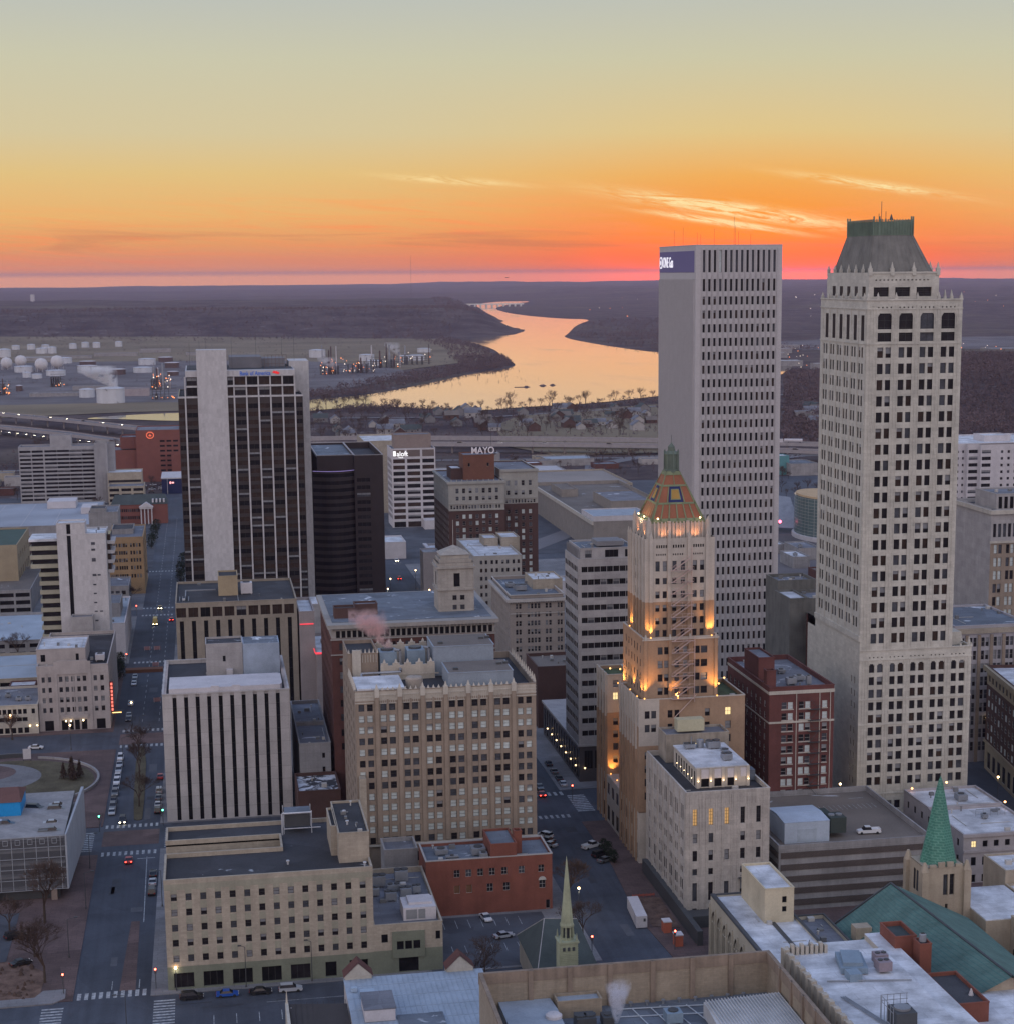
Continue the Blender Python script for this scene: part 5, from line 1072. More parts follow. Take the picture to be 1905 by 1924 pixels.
# ---- 15 tall white ribbed tower
B = Bld('ribbed_tower', 'tallest white slab tower with a violet lit gas company sign and narrow dark windows', 'skyscraper', 184, 645, [W('white_ribbed_stone', (.47, .45, .455), streak=.05, var=.05)])
x0, x1, y0, y1, H = 168.8, 200.0, 620, 671.5, 159.0
c15 = [(171.35+1.955*i, 172.25+1.955*i) for i in range(14)]
B.facade('F', y0, x0, x1, 0, H, [(17+4.77*i-2.45*0-.0, 17+4.77*i+2.75, c15) for i in range(26)]+[(143.0, 147.4, c15), (149.7, 157.3, [(a, b_, 'louv') for a, b_ in c15])] if False else [(141.4-4.77*i-2.85, 141.4-4.77*i, c15) for i in range(29)]+[(143.2, 147.4, c15), (149.7, 157.3, [(a, b_, 'rowdark') for a, b_ in c15])], d=.55, style='slot')
for s_, p_ in (('L', x0), ('R', x1)): B.facade(s_, p_, y0, y1, 0, H)
B.facade('B', y1, x0, x1, 0, H); B.roof(x0, x1, y0, y1, H, GRV, ph=1.2, t=.6)
mb = MB()
for i in range(15): xx = 170.82+1.955*i; mb.box(xx-.09, xx+.09, y0-.3, y0+.01, 0, 158); 
for i in range(14): xx = 171.8+1.955*i; mb.box(xx-.7, xx-.6, y0-.1, y0+.01, 0, 149); mb.box(xx+.6, xx+.7, y0-.1, y0+.01, 0, 149)
for i in range(50): yy = y0+1.5+i*1.0; mb.box(x0-.45, x0+.01, yy, yy+.3, 0, 147.2); mb.box(x1, x1+.22, yy, yy+.22, 0, 158)
mb.box(x0-.1, x0+.01, y0+.6, y1-.6, 147.3, 149.4); mb.build('ribs', B.wall[0], B.root)
mb = MB()
for i in range(49): yy = 621.8+i*1.0; mb.box(x0-.16, x0-.02, yy, yy+.72, 149.7, 157.1)
mb.build('sign_panel', mat('violet_sign_panel', (.12, .11, .19), emit=(.16, .13, .36), es=.16), B.root)
WS = mat('lit_white_sign', (.8, .8, .85), emit=(.95, .92, 1), es=.7)
txt('ONE Gas', 5.3, (x0-.3, 664.8, 151.5), LF, WS, B.root, 'sign_lettering', .05, .70)
mb = MB(); mb.tube((x0-.25, 667.5, 153.2), (x0-.45, 667.5, 153.2), 2.1, k=16)
n = len(mb.v)
for r_, m_ in ((2.2, 0), (1.7, 1), (.9, 0)): mb.poly([(x0-.46-.02*(3-r_), 667.5+r_*math.cos(math.pi*i/8), 153.2+r_*math.sin(math.pi*i/8)) for i in range(16)], m_)
mb.build('sign_emblem', [WS, MATS['violet_sign_panel']], B.root)
mb = MB()
for x, y, h in ((172, 662, 7), (173.5, 655, 8), (176, 640, 5), (181, 640, 7), (186, 632, 11), (186.8, 633, 8), (190, 640, 6), (191.5, 630, 5), (178, 652, 6)): mb.tube((x, y, 158), (x, y, 158+h), .05, k=4)
mb.box(183, 192, 632, 650, 158, 159.3); pieces(mb, 'antenna', DMET, B.root)
B.done()

# ---- 16 stepped white terracotta skyscraper with a copper mansard
B = Bld('stepped_skyscraper', 'cream terracotta skyscraper with arched crown windows and a green copper mansard roof', 'skyscraper', 186, 476, WHT)
X0, X1, Y0, Y1 = 170, 202, 455, 498
low = [q for i in range(5) for q in ((172.7+5.86*i, 174.3+5.86*i), (175.05+5.86*i, 176.7+5.86*i))]
zr = [39.7-3.49*i for i in range(9)]
B.facade('F', Y0, X0, X1, 0, 49.3, [(z, z+2.3, low) for z in zr]+[(5, 7.3, low), (.8, 3.6, [(172.9+5.86*i, 176.5+5.86*i, 'big') for i in range(5)]), (43.15, 45.6, low)]+[(47.15, 47.5, [(172.7+5.86*i+j*1.15, 173.1+5.86*i+j*1.15, 'dark') for i in range(5) for j in range(4)])], style='office', d=.45)
B.facade('L', X0, Y0, Y1, 0, 52, [(z, z+1.8, [(458, 458.8), (460.4, 461.2)]) for z in zr]+[(z+.9, z+2.2, []) for z in zr][:0], style='slot', d=.3)
B.facade('R', X1, Y0, Y1, 0, 49.3, [(z, z+2.3, pairs(6, Y0+1, Y1-1, 1.3, .7)) for z in zr], style='office'); B.facade('B', Y1, X0, X1, 0, 49.3)
B.facade('L', X0, 491.5, Y1, 49.3, 52)
up = [q for i in range(4) for q in ((173.0+5.85*i, 174.65+5.85*i), (175.3+5.85*i, 177.0+5.85*i))]
zu = [127.4-4.235*i for i in range(19)]
tall_ = [(172.9+5.87*i, 177.1+5.87*i) for i in range(4)]
B.facade('F', Y0, X0, 196.3, 49.3, 142.6, [(z, z+2.7, up) for z in zu]+[(131.6, 138.9, [(a, b_, 'tall') for a, b_ in tall_]), (140.2, 140.6, [(a+j*1.15, a+.45+j*1.15, 'dark') for a, _ in tall_ for j in range(4)])], style='office', d=.5)
lp = pairs(6, 456.4, 490, 1.25, .8)
B.facade('L', X0, Y0, 491.5, 52, 142.6, [(z, z+2.7, lp) for z in zu if z > 54]+[(131.8, 138.4, [(456.9+5.6*i, 459.3+5.6*i, 'tall') for i in range(6)])], style='slot', d=.8)
B.facade('R', 196.3, Y0, 491.5, 49.3, 142.6, [(z, z+2.7, lp) for z in zu], style='office'); B.facade('B', 491.5, X0, 196.3, 49.3, 142.6)
B.roof(196.4, X1, Y0, Y1, 49.4, GRV, ph=.8); 
mb = MB(); mb.box(X0+.1, 196.2, Y0+.1, 491.4, 142.5, 142.6); mb.build('roof', GRV, B.root)
B.facade('F', 457.5, 171.3, 190.6, 142.6, 149.4, [(143.2, 145.6, [(172.6, 176.8, 'tall'), (178.5, 182.7, 'tall'), (184.4, 188.6, 'tall')]), (147.3, 147.6, [(173+j*1.1, 173.5+j*1.1, 'dark') for j in range(14)])], d=.6)
B.facade('L', 171.3, 457.5, 490.4, 142.6, 149.4, [(143.2, 145.8, [(460+5.8*i, 462.6+5.8*i, 'tall') for i in range(5)])], d=.6); B.facade('R', 190.6, 457.5, 490.4, 142.6, 149.4); B.facade('B', 490.4, 171.3, 190.6, 142.6, 149.4)
mb = MB()   # shallow ribs and string courses
for i in range(5):
    for dx in (-.9, .0, .9): xx = 172+5.85*i+dx-.1; mb.box(xx-.12, xx+.12, Y0-.16, Y0+.01, 49.4, 141) if 170.1 < xx < 196.2 else None
for i in range(6):
    for dx in (-.8, .0, .8): xx = 172-.1+5.86*i+dx-.1; mb.box(xx-.11, xx+.11, Y0-.14, Y0+.01, 1, 46.4) if 170.1 < xx < 201.9 else None
for z, a in ((49.2, 202.1), (46.5, 202.1), (9.2, 202.1), (139.9, 196.4), (142.2, 196.4), (130.9, 196.4), (35.6, 202.1), (28.6, 202.1)): mb.box(X0-.1, a, Y0-.2, Y0+.01, z, z+.35)
for z in (139.9, 142.2, 130.9): mb.box(X0-.2, X0+.01, Y0, 491.5, z, z+.35)
mb.box(171.1, 190.8, 457.3, 457.5, 149.1, 149.6); mb.box(X0-.35, X0, Y0, 491.5, 51.9, 53.4)
for q in lp[::2]: pass
for i in range(7): yy = 455.6+5.6*i+.1; mb.box(X0-.14, X0+.01, yy-.25, yy+.25, 53.4, 139.9)
mb.build('terracotta_ribs', WHT, B.root)
mb = MB()   # arched heads over the tall windows
for a, b_ in tall_:
    for s_ in (0, 1):
        for j in range(3): w_ = (.55, .35, .18)[j]; h_ = .28; x_ = a if s_ == 0 else b_-w_; mb.box(x_, x_+w_, Y0+.02, Y0+.3, 138.9-h_*(j+1)+.0, 138.9-h_*j)
    mb.box(a, b_, Y0+.05, Y0+.35, 133.9, 134.8)
for a, b_ in low:
    mb.box(a, a+.3, Y0+.02, Y0+.3, 45.25, 45.6); mb.box(b_-.3, b_, Y0+.02, Y0+.3, 45.25, 45.6)
pieces(mb, 'arch_head', WHT, B.root)
def pin(mb, x, y, z, h, r=.45): mb.box(x-r, x+r, y-r, y+r, z-h*.4, z+h*.35); mb.cyl(x, y, z+h*.35, z+h, r*1.0, .05, 4, rot=0)
mb = MB()
for x in (170.3, 173, 178, 183.9, 189.8, 193.3, 196): pin(mb, x, 455.3, 142.8, 1.5, .34)
for i in range(7): pin(mb, 170.3, 458+5.5*i, 142.8, 1.4, .32)
for x in (171.6, 177.6, 183.6, 190.3): pin(mb, x, 457.7, 149.6, 2.5, .48)
for y in (463, 468.5, 474, 480, 485, 490): pin(mb, 171.6, y, 149.6, 2.0, .36)
for y in (463, 470, 477, 484, 490): pin(mb, 190.3, y, 149.6, 2.6, .55)
for i in range(11): mb.cyl(171+i*3.1, 455.2, 49.4, 50.3, .35, .05, 4)
for i in range(8): mb.cyl(201.6, 456+i*5.5, 49.4, 51.8, .6, .1, 5)
for x in (193, 194.8): mb.cyl(x, 459, 142.6, 144.8, .5, .1, 4)
pieces(mb, 'pinnacle', WHT, B.root)
MW = MB(); MW.box(197.6, 201, 460, 466, 48.7, 52.4); MW.build('roof_shed', WHT, B.root)
mb = MB()   # mansard with chamfered corners
A = [(172.3, 460.5), (174.0, 458.6), (188.2, 458.6), (189.9, 460.5), (189.9, 488), (188.2, 489.8), (174.0, 489.8), (172.3, 488)]
T_ = [(174.3, 463), (175.4, 461.8), (184.2, 461.8), (185.2, 463), (185.2, 483), (184.2, 484.2), (175.4, 484.2), (174.3, 483)]
n = len(mb.v); mb.v += [(x, y, 149.4) for x, y in A]+[(x, y, 159.0) for x, y in T_]
for i in range(8): j = (i+1) % 8; mb.f.append((n+i, n+j, n+8+j, n+8+i)); mb.m.append(0)
mb.poly([(x, y, 159) for x, y in T_])
for i in range(8):
    mb.tube((*A[i], 149.4), (*T_[i], 159), .14, k=4)
    a, b_ = A[i], A[(i+1) % 8]; c_, d_ = T_[i], T_[(i+1) % 8]; L_ = math.hypot(b_[0]-a[0], b_[1]-a[1]); k = int(L_/1.5)
    for j in range(1, k): u = j/k; mb.tube((a[0]+(b_[0]-a[0])*u, a[1]+(b_[1]-a[1])*u, 149.4), (c_[0]+(d_[0]-c_[0])*u, c_[1]+(d_[1]-c_[1])*u, 159), .05, k=4)
mb.build('mansard_roof', W('weathered_copper', (.17, .165, .15), var=.3, streak=.2, rough=.7), B.root)
mb = MB()
for i in range(8):
    a, b_ = T_[i], T_[(i+1) % 8]; L_ = math.hypot(b_[0]-a[0], b_[1]-a[1]); k = max(1, int(L_/.75))
    for j in range(k): u = j/k; x, y = a[0]+(b_[0]-a[0])*u, a[1]+(b_[1]-a[1])*u; mb.box(x-.09, x+.09, y-.09, y+.09, 159, 163.2); 
    for z in (159.1, 162.9): mb.tube((*a, z), (*b_, z), .12, k=4)
    mb.cyl(a[0], a[1], 159, 163.9, .22, .22, 5)
for a, b_ in zip(T_, T_[1:]+T_[:1]): mb.quad((a[0]*.99+.01*180, a[1]*.99+.01*473, 159.2), (b_[0]*.99+.01*180, b_[1]*.99+.01*473, 159.2), (b_[0]*.99+.01*180, b_[1]*.99+.01*473, 162.6), (a[0]*.99+.01*180, a[1]*.99+.01*473, 162.6))
mb.build('crest_railing', W('bright_verdigris', (.15, .20, .155), var=.3), B.root)
mb = MB()
for x, y, h in ((179, 470, 9), (181, 472, 6.5), (180.2, 475, 6)): mb.tube((x, y, 159), (x, y, 159+h), .08, k=4)
mb.cyl(181, 468, 163, 164.6, .6, .1, 5); pieces(mb, 'antenna', DMET, B.root)
B.done()

# ---- 17 dark red brick block with white bands
B = Bld('brick_building', 'tall dark red brick building with two white stone bands and an iron fire escape', 'building', 150, 458, [W('deep_red_brick', (.125, .048, .043), streak=.12, var=.25)], frame=FR_L)
x0, x1, y0, y1, H = 140.2, 157.7, 440, 478.5, 44.1
c17 = [(143.5, 144.9), (145.2, 146.6), (148.2, 149.6), (149.9, 151.3), (154.5, 155.9)]
z17 = [38.2-2.93*i for i in range(13)]
B.facade('F', y0, x0, x1, 0, H, [(z, z+1.85, c17) for z in z17], style='hungpale', d=.25); B.facade('L', x0, y0, y1, 0, H, [(z, z+1.7, cols(9, y0+2, y1-1, 1.2)) for z in z17], style='hung', d=.25); B.facade('R', x1, y0, y1, 0, H, [(z, z+1.7, cols(9, y0+2, y1-1, 1.2)) for z in z17]); B.facade('B', y1, x0, x1, 0, H)
B.roof(x0, x1, y0, y1, H, GRYR, ph=1.2, t=.4)
mb = MB()
for z, h in ((42.2, .9), (34.5, .5)): mb.box(x0-.12, x1+.12, y0-.15, y0, z, z+h); mb.box(x0-.12, x0, y0, y1, z, z+h*.7)
for z in z17:
    for a, b_ in ((143.4, 146.7), (148.1, 151.4), (154.4, 156)): mb.box(a, b_, y0-.14, y0, z-.22, z)
for xx in (147.4, 153.7, 156.6): mb.box(xx, xx+.16, y0-.2, y0, 2, 42.2)
pieces(mb, 'stone_band', CRM, B.root)
pent(B, 141.2, 145.6, 453, 466, 43, 49.2, MATS['deep_red_brick'], GRYR); pent(B, 140.4, 142.9, 443.2, 446, 43, 47.8, MATS['deep_red_brick'], GRV, name='chimney')
for q in ((147, 149.5, 446, 448, 1.8), (150.5, 153, 450, 452, 1.4), (152, 153.2, 445, 446.4, 2.4), (149, 151, 460, 462, 1)): hvac(B, *q[:4], 43.1, q[4])
mb = MB()
for i, z in enumerate(z17):
    mb.box(150.6, 154.0, y0-1.0, y0-.05, z-.3, z-.22); mb.tube((150.6, y0-1, z+.7), (154, y0-1, z+.7), .04, k=4)
    a, b_ = (151, 153.4) if i % 2 else (153.4, 151); mb.tube((a, y0-.6, z-.25), (b_, y0-.6, z+2.6), .07, k=4); mb.tube((a, y0-.9, z+.5), (b_, y0-.9, z+3.3), .03, k=4)
mb.build('fire_escape', DMET, B.root); B.done()
B = Bld('service_block', 'dark windowless grey-green block squeezed between the two tallest towers', 'building', 190, 565, [W('drab_grey_render', (.13, .13, .12), streak=.25, var=.3), DRED])
B.block(181.6, 200, 550, 566, 0, 46.4); B.roof(181.6, 188, 550, 566, 46.5, WHM, ph=.5); B.roof(188.1, 200, 550, 566, 46.3, GRYR)
B.block(187.2, 200, 540, 549.9, 0, 41.8, L=[(z, z+1.5, [(542, 543), (546, 547)]) for z in (30, 34, 38)], m=1); B.roof(187.2, 200, 540, 549.9, 41.8, BLUR); B.block(183, 196, 567, 580, 0, 49.5); B.roof(183, 196, 567, 580, 49.5, GRYR); B.done()

# ---- 18 pale deco office
B = Bld('deco_office_building', 'pale stone deco office with tall arched windows and sconces glowing round its penthouse', 'building', 116, 412, LIME)
x0, x1, y0, y1, H = 105.6, 125.8, 393.5, 431.5, 31.4
cx5 = [107.25+3.83*i for i in range(5)]
def r5(w_=1.15, skip=(), st=None): return [(x, x+w_)+((st,) if st else ()) for i, x in enumerate(cx5) if i not in skip]
B.facade('F', y0, x0, x1, 0, H, [(23.3, 27.3, [(x, x+1.1, 'talllit' if i < 3 else 'tall') for i, x in enumerate(cx5)]), (19.1, 21.4, r5(skip=(2,))), (14.7, 17.3, r5()), (11.3, 12.9, r5(skip=(2,))), (5.0, 9.5, r5()), (1.4, 3.3, r5())], d=.45, style='hung')
lc = pairs(7, y0+1, y1-1, .95, .55); B.facade('L', x0, y0, y1, 0, H, [(24.1, 27.8, lc), (19.3, 21.3, lc), (15.2, 17.1, lc), (11.4, 13.0, lc), (7.2, 9.8, [(a, b_, 'dark') for a, b_ in lc]), (4.6, 6.4, lc), (1.6, 3.4, lc)], d=.4, style='slot')
B.facade('R', x1, y0, y1, 0, H); B.facade('B', y1, x0, x1, 0, H); B.roof(x0, x1, y0, y1, H, GRV, ph=1.1, t=.35)
mb = MB()
for i in range(22): xx = x0+.3+i*.92; mb.box(xx, xx+.3, y0-.12, y0+.01, 22.2 if i % 4 < 2 else 28, 31.3)
for x in cx5:
    for dx in (-.75, 1.6): mb.box(x+dx, x+dx+.28, y0-.18, y0+.01, 0, 30.5)
for i in range(8): yy = y0+.3+i*5.28; mb.box(x0-.2, x0+.01, yy, yy+.5, 0, 31.2); mb.box(x0-.12, x0+.01, yy+.9, yy+1.1, 0, 31)
pieces(mb, 'pier', LIME, B.root)
mb = MB(); mb.box(118.4, 124.9, y0-1.4, y0, 10.1, 10.2); [mb.tube((118.4+i*.9, y0-1.4, 10.2), (118.4+i*.9, y0-1.4, 11.1), .03, k=4) for i in range(8)]; mb.tube((118.4, y0-1.4, 11.1), (124.9, y0-1.4, 11.1), .05, k=4); mb.build('balcony', DMET, B.root)
mb = MB(); b2 = B.mb; B.mb = mb; P0, P1, Q0, Q1 = 109.8, 122.4, 400, 421
B.facade('F', Q0, P0, P1, 30.4, 35.2, [(30.6, 32.6, [(111.0+i*3.2, 113.0+i*3.2, 'dark') for i in range(4)])], d=.3); B.facade('L', P0, Q0, Q1, 30.4, 35.2, [(30.6, 34.2, [(401+i*2.4, 402.2+i*2.4, 'dark') for i in range(8)])], d=.3); B.facade('R', P1, Q0, Q1, 30.4, 35.2); B.facade('B', Q1, P0, P1, 30.4, 35.2); B.mb = b2
for i in range(5): xx = P0+.05+i*3.05; mb.box(xx, xx+.7, Q0-.3, Q0, 30.4, 35.3)
o = mb.build('penthouse', W('cream_plaster', (.46, .42, .36), streak=.08), B.root)
mb = MB()
for i in range(4): mb.box(111.0+i*3.2, 113.0+i*3.2, Q0-.08, Q0, 32.7, 34.9)
pieces(mb, 'white_panel', STUC, o); mb = MB(); mb.box(P0-.2, P1+.2, Q0-.2, Q1, 35.2, 35.5); mb.build('roof', WHM, o)
for i in range(5): lamp_orb(P0+.4+i*3.05, Q0-.5, 32.2, .12, (1, .74, .42), 9, 'sconce', B.root)
for i in range(5): lamp_orb(P0-.35, 402.9+i*3.4, 32.2, .10, (1, .74, .42), 8, 'sconce', B.root)
for i in range(5):
    L = bpy.data.lights.new('sc', 'POINT'); L.energy = 16; L.color = (1, .66, .36); L.shadow_soft_size = .15; q = bpy.data.objects.new('sconce_light', L); C.objects.link(q); q.parent = B.root; q.location = Vector((P0+.4+i*3.05, Q0-.75, 32.6))-LOC(B.root)
for q in ((117.5, 119.8, 404, 406.4, 1.6), (117, 120, 415, 418, 1.8), (111.5, 114, 416, 418.5, 1.2), (119.5, 121, 410, 414, .7)): hvac(B, *q[:4], 35.5, q[4], fans=2)
mb = MB(); mb.lathe(115.5, 417.5, [(.9, 35.5), (.9, 37.5), (.2, 37.7)], 10); mb.tube((113, 416.5, 35.5), (113, 416.5, 38.6), .12); pieces(mb, 'roof_pipe', MET, B.root)
pent(B, 108.5, 124.6, 423.5, 431.2, 30.4, 37.4, W('worn_plaster', (.30, .265, .22), streak=.3, var=.35), GRYR, F=[(33.5, 35, [(113.2, 114.7, 'mid' if False else 'hung'), (116, 117.3, 'lit'), (117.8, 119.2, 'hung')])], name='lift_house')
mb = MB(); mb.box(111.9, 118.8, 425.5, 428.5, 37.6, 40.6); mb.build('water_tank', W('cream_tank', (.45, .43, .30), rough=.6), B.root)
mb = MB(); mb.box(123.4, 125.4, 404, 407, 30.4, 33); mb.build('rooftop_unit', BLUR, B.root)
mb = MB(); mb.box(104.3, 105.6, 378, 431, .1, 3.6); mb.box(105.6, 124, 389, 393.5, 0, 3.0); mb.build('pavement_canopy', DMET, B.root)
B.done()

# ---- 19 car park with a pickup on its roof
B = Bld('parking_garage', 'grey car park with horizontal brick screens and a blue-white shed on its brown roof deck', 'garage', 148, 418, [CCRT])
x0, x1, y0, y1, H = 129, 167.2, 396, 440, 16.2
SCR = W('brick_screen', (.145, .115, .105), brick=(.35, .25, .04), brickc=(.03, .03, .03))
B.block(x0, x1, y0, y1, 0, H); mb = MB(); mb.box(x0+.35, x1-.35, y0+.35, y1-.35, 14.9, 15.0); mb.build('roof_deck', W('brown_deck', (.17, .145, .125), var=.3, scale=.08, snow=(.64, .045)), B.root)
B.roofs = []; B.par = MB()
for q in ((x0-.07, x1+.07, y0-.07, y0+.35), (x0-.07, x1+.07, y1-.35, y1+.07), (x0-.07, x0+.35, y0+.35, y1-.35), (x1-.35, x1+.07, y0+.35, y1-.35)): B.par.box(*q, 14.9, 16.4)
for i in range(5):
    z = 13.05-2.93*i; mb = MB(); mb.box(x0+.5, x1-.4, y0-.16, y0, z, z+1.45); mb.build('brick_screen', SCR, B.root)
for i in range(5):
    z = 13.05-2.93*i; mb = MB(); mb.box(x0-.16, x0, y0+.4, y1-.4, z, z+1.45); mb.build('brick_screen', SCR, B.root)
mb = MB(); mb.box(132, 143.2, 401, 414, 15, 20.2); mb.poly([(131.9, 400.9, 20.2), (143.3, 400.9, 20.2), (143.3, 407.5, 20.7), (131.9, 407.5, 20.7)]); mb.poly([(131.9, 407.5, 20.7), (143.3, 407.5, 20.7), (143.3, 414.1, 20.2), (131.9, 414.1, 20.2)])
o = mb.build('roof_shed', W('pale_blue_cladding', (.40, .47, .56), var=.15, rough=.6), B.root); mb = MB(); mb.box(135.2, 140, 400.95, 401, 15.3, 18.4); mb.build('shed_door', W('grey_blue_door', (.34, .40, .47), var=.3), o)
mb = MB(); mb.box(144.2, 148.2, 403, 408, 16.2, 20); mb.box(145, 148, 412, 418, 15, 18); o = mb.build('cooling_unit', W('dark_green_metal', (.045, .06, .055)), B.root); mb = MB(); [mb.cyl(145.2+i*1.9, 405.5, 20, 20.3, .8, k=8) for i in range(2)]; mb.build('fan', MET, o)
mb = MB()
for i in range(12): mb.box(150+i*1.3, 150.1+i*1.3, 425, 429, 15.02, 15.03)
mb.box(160, 164, 434, 434.2, 15.02, 15.03); pieces(mb, 'bay_line', PAINT, B.root); B.done()

# ---- 20 classical white-roofed building, right
B = Bld('classical_building', 'low pale stone building with twin white roofs and square windows beside the green spire', 'building', 188, 425, W('pale_ashlar', (.35, .33, .34), streak=.05))
x0, x1, y0, y1, H = 179.6, 200, 405.5, 445, 12.7
c20 = [(181.7+2.95*i, 183.0+2.95*i) for i in range(6)]
B.facade('F', y0, x0, x1, 0, H, [(.3, 2.3, c20), (4.6, 6.8, c20), (9.3, 10.9, [(a, b_, 'lit') if i == 0 else (a, b_) for i, (a, b_) in enumerate(c20)])], style='dark'); B.facade('L', x0, y0, y1, 0, H, [(9.0, 10.8, cols(8, y0+1, y1-1, 1.2)), (4.6, 6.6, cols(8, y0+1, y1-1, 1.2))], style='dark'); B.facade('R', x1, y0, y1, 0, H); B.facade('B', y1, x0, x1, 0, H)
B.roof(x0, x1, y0, 428, H, WHM, ph=.5); B.roof(x0+.05, x1-.05, 428.1, y1, H+.3, WHM, ph=.5)
mb = MB(); flat(mb, 'F', y0, x0-.3, x1+.3, 12.0, 12.8, .4); flat(mb, 'F', y0, x0, x1, 8.0, 8.6, .3); mb.build('cornice', B.wall, B.root); hvac(B, 190, 192.6, 433, 436, 12.5, 1.8); hvac(B, 190.2, 191.6, 418, 419.6, 12.2, 1.3)
mb = MB(); [mb.tube((189.5, 421+i*.8, 12.6), (198, 421+i*.8, 12.6), .06, k=4) for i in range(6)]; [mb.tube((189.5+i*2, 421, 12.2), (189.5+i*2, 421, 14), .06, k=4) for i in range(5)]; mb.tube((189.5, 421, 14), (198, 421, 14), .08, k=4); mb.build('pipe_rack', MET, B.root)
lamp_orb(181.5, 444, 13.6, .3, (1, .42, .15), 5, 'warning_lamp', B.root); lamp_orb(190.8, 443, 15.0, .3, (1, .5, .2), 6, 'warning_lamp', B.root); lamp_orb(199.3, 425, 14.3, .3, (1, .5, .2), 6, 'warning_lamp', B.root); B.done()

# ---- 21 arcaded building
B = Bld('arcaded_building', 'cream building with a tall pointed arcade under a white roof and lift house', 'building', 114, 345, W('cream_brickwork', (.40, .37, .30), streak=.08))
x0, x1, y0, y1, H = 105, 119.2, 322.5, 370, 15
arcs = [(y0+.9+4.3*i, y0+4.1+4.3*i) for i in range(11)]
B.facade('L', x0, y0, y1, 0, H, [(1.2, 11.9, [(a, b_, 'dark') for a, b_ in arcs])], d=.9); B.facade('F', y0, x0, x1, 0, H); B.facade('R', x1, y0, y1, 0, H); B.facade('B', y1, x0, x1, 0, H); B.roof(x0, x1, y0, y1, H, WHM, ph=.5, t=.5)
mb = MB()
for a, b_ in arcs:
    c_ = (a+b_)/2
    for j in range(5):
        u0, u1 = j/5, (j+1)/5; w0, w1 = 1.6*math.cos(u0*1.45), 1.6*math.cos(u1*1.45); z0_, z1_ = 9.2+2.7*u0, 9.2+2.7*u1
        mb.quad((x0+.1, c_-1.6, z0_), (x0+.1, c_-w0, z0_), (x0+.1, c_-w1, z1_), (x0+.1, c_-1.6, z1_)); mb.quad((x0+.1, c_+w0, z0_), (x0+.1, c_+1.6, z0_), (x0+.1, c_+1.6, z1_), (x0+.1, c_+w1, z1_))
    for dx in (-.5, .5): mb.box(x0+.2, x0+.45, c_+dx-.09, c_+dx+.09, 1.2, 10.6)
    mb.box(x0+.2, x0+.4, c_-1.6, c_+1.6, 9.0, 9.2)
for a, b_ in arcs: mb.box(x0-.25, x0, b_+.35, b_+.75, 0, 13)
mb.build('arcade', B.wall, B.root)
mb = MB(); mb.box(113.0, 113.9, 322.8, 362, 14.5, 14.7); mb.box(105.1, 105.9, 322.7, 370, 15.15, 15.25); mb.build('roof_gutter', DMET, B.root)
pent(B, 111.6, 118.0, 351.5, 368.5, 14.4, 22.0, W('cream_stucco', (.50, .44, .32), streak=.05), WHM, F=[(16.8, 18, [(115.4, 116.4, 'dark')]), (18.8, 20.2, [(115.4, 116.4, 'dark')])], name='lift_house')
B.block(119.3, 127, 338, 358, 0, 13.2); B.roof(119.3, 127, 338, 358, 13.2, GRYR); B.block(119.3, 126.6, 328, 337.9, 0, 14.2); B.roof(119.3, 126.6, 328, 337.9, 14.2, WHM, ph=.3); hvac(B, 122, 123.4, 333, 334.5, 14, 1.4)
B.done(cop=DMET)

# ---- 22 zigzag parapet building
B = Bld('zigzag_parapet_building', 'white-roofed building with a jagged fluted terracotta parapet and red brick penthouses', 'building', 116, 300, [W('fluted_terracotta', (.44, .40, .34), streak=.15), RED])
x0, x1, y0, y1, H = 104.8, 124.8, 262, 318, 20.6
B.block(x0, x1, y0, y1, 0, H); mb = MB(); mb.box(x0+.4, x1, y0, y1, 20.6, 20.7); mb.build('roof', WHM, B.root)
mb = MB()
for i in range(17):
    yy = 316.6-3.2*i; h_ = 22.6
    mb.box(x0-.5, x0+.6, yy-1.1, yy+1.1, 15.0, h_-.5)
    for j in range(4): mb.box(x0-.7, x0-.48, yy-1.05+j*.55, yy-.75+j*.55, 15, h_+.25*(1-abs(j-1.5)/1.5))
    mb.box(x0-.4, x0+.5, yy-.7, yy+.7, h_-.5, h_); mb.box(x0-.3, x0+.2, yy-2.1, yy-1.1, 15.0, 20.5, 1)
for i in range(9): xx = 105.6+i*.95; mb.box(xx-.3, xx+.3, y1-.5, y1+.6, 15, 22.3+.5*(i % 2))
mb.build('fluted_parapet', [B.wall[0], W('rust_brick_panel', (.20, .08, .055), streak=.1)], B.root)
mb = MB(); mb.prism([(112.3, 306.5), (117.2, 305.4), (118.8, 313.6), (114.0, 314.8)], 20.9, 22.0); mb.prism([(113.0, 307.3), (116.6, 306.5), (118.1, 312.8), (114.6, 313.8)], 22.0, 22.7); mb.box(112.6, 115.0, 302.5, 305.5, 20.7, 22.2); o = mb.build('roof_plant', W('steel_blue_ductwork', (.20, .27, .34), rough=.5, var=.2), B.root)
for q in ((120, 122.4, 308.6, 311.2), (119.2, 121.8, 305, 307.8)): 
    mb = MB(); mb.box(*q, 21.2, 23); o = mb.build('condenser', W('mauve_metal', (.25, .21, .24), rough=.6), B.root); mb = MB(); [mb.cyl(q[0]+.7+i*1.2, (q[2]+q[3])/2, 23, 23.2, .5, k=8) for i in range(2)]; mb.build('fan', DMET, o)
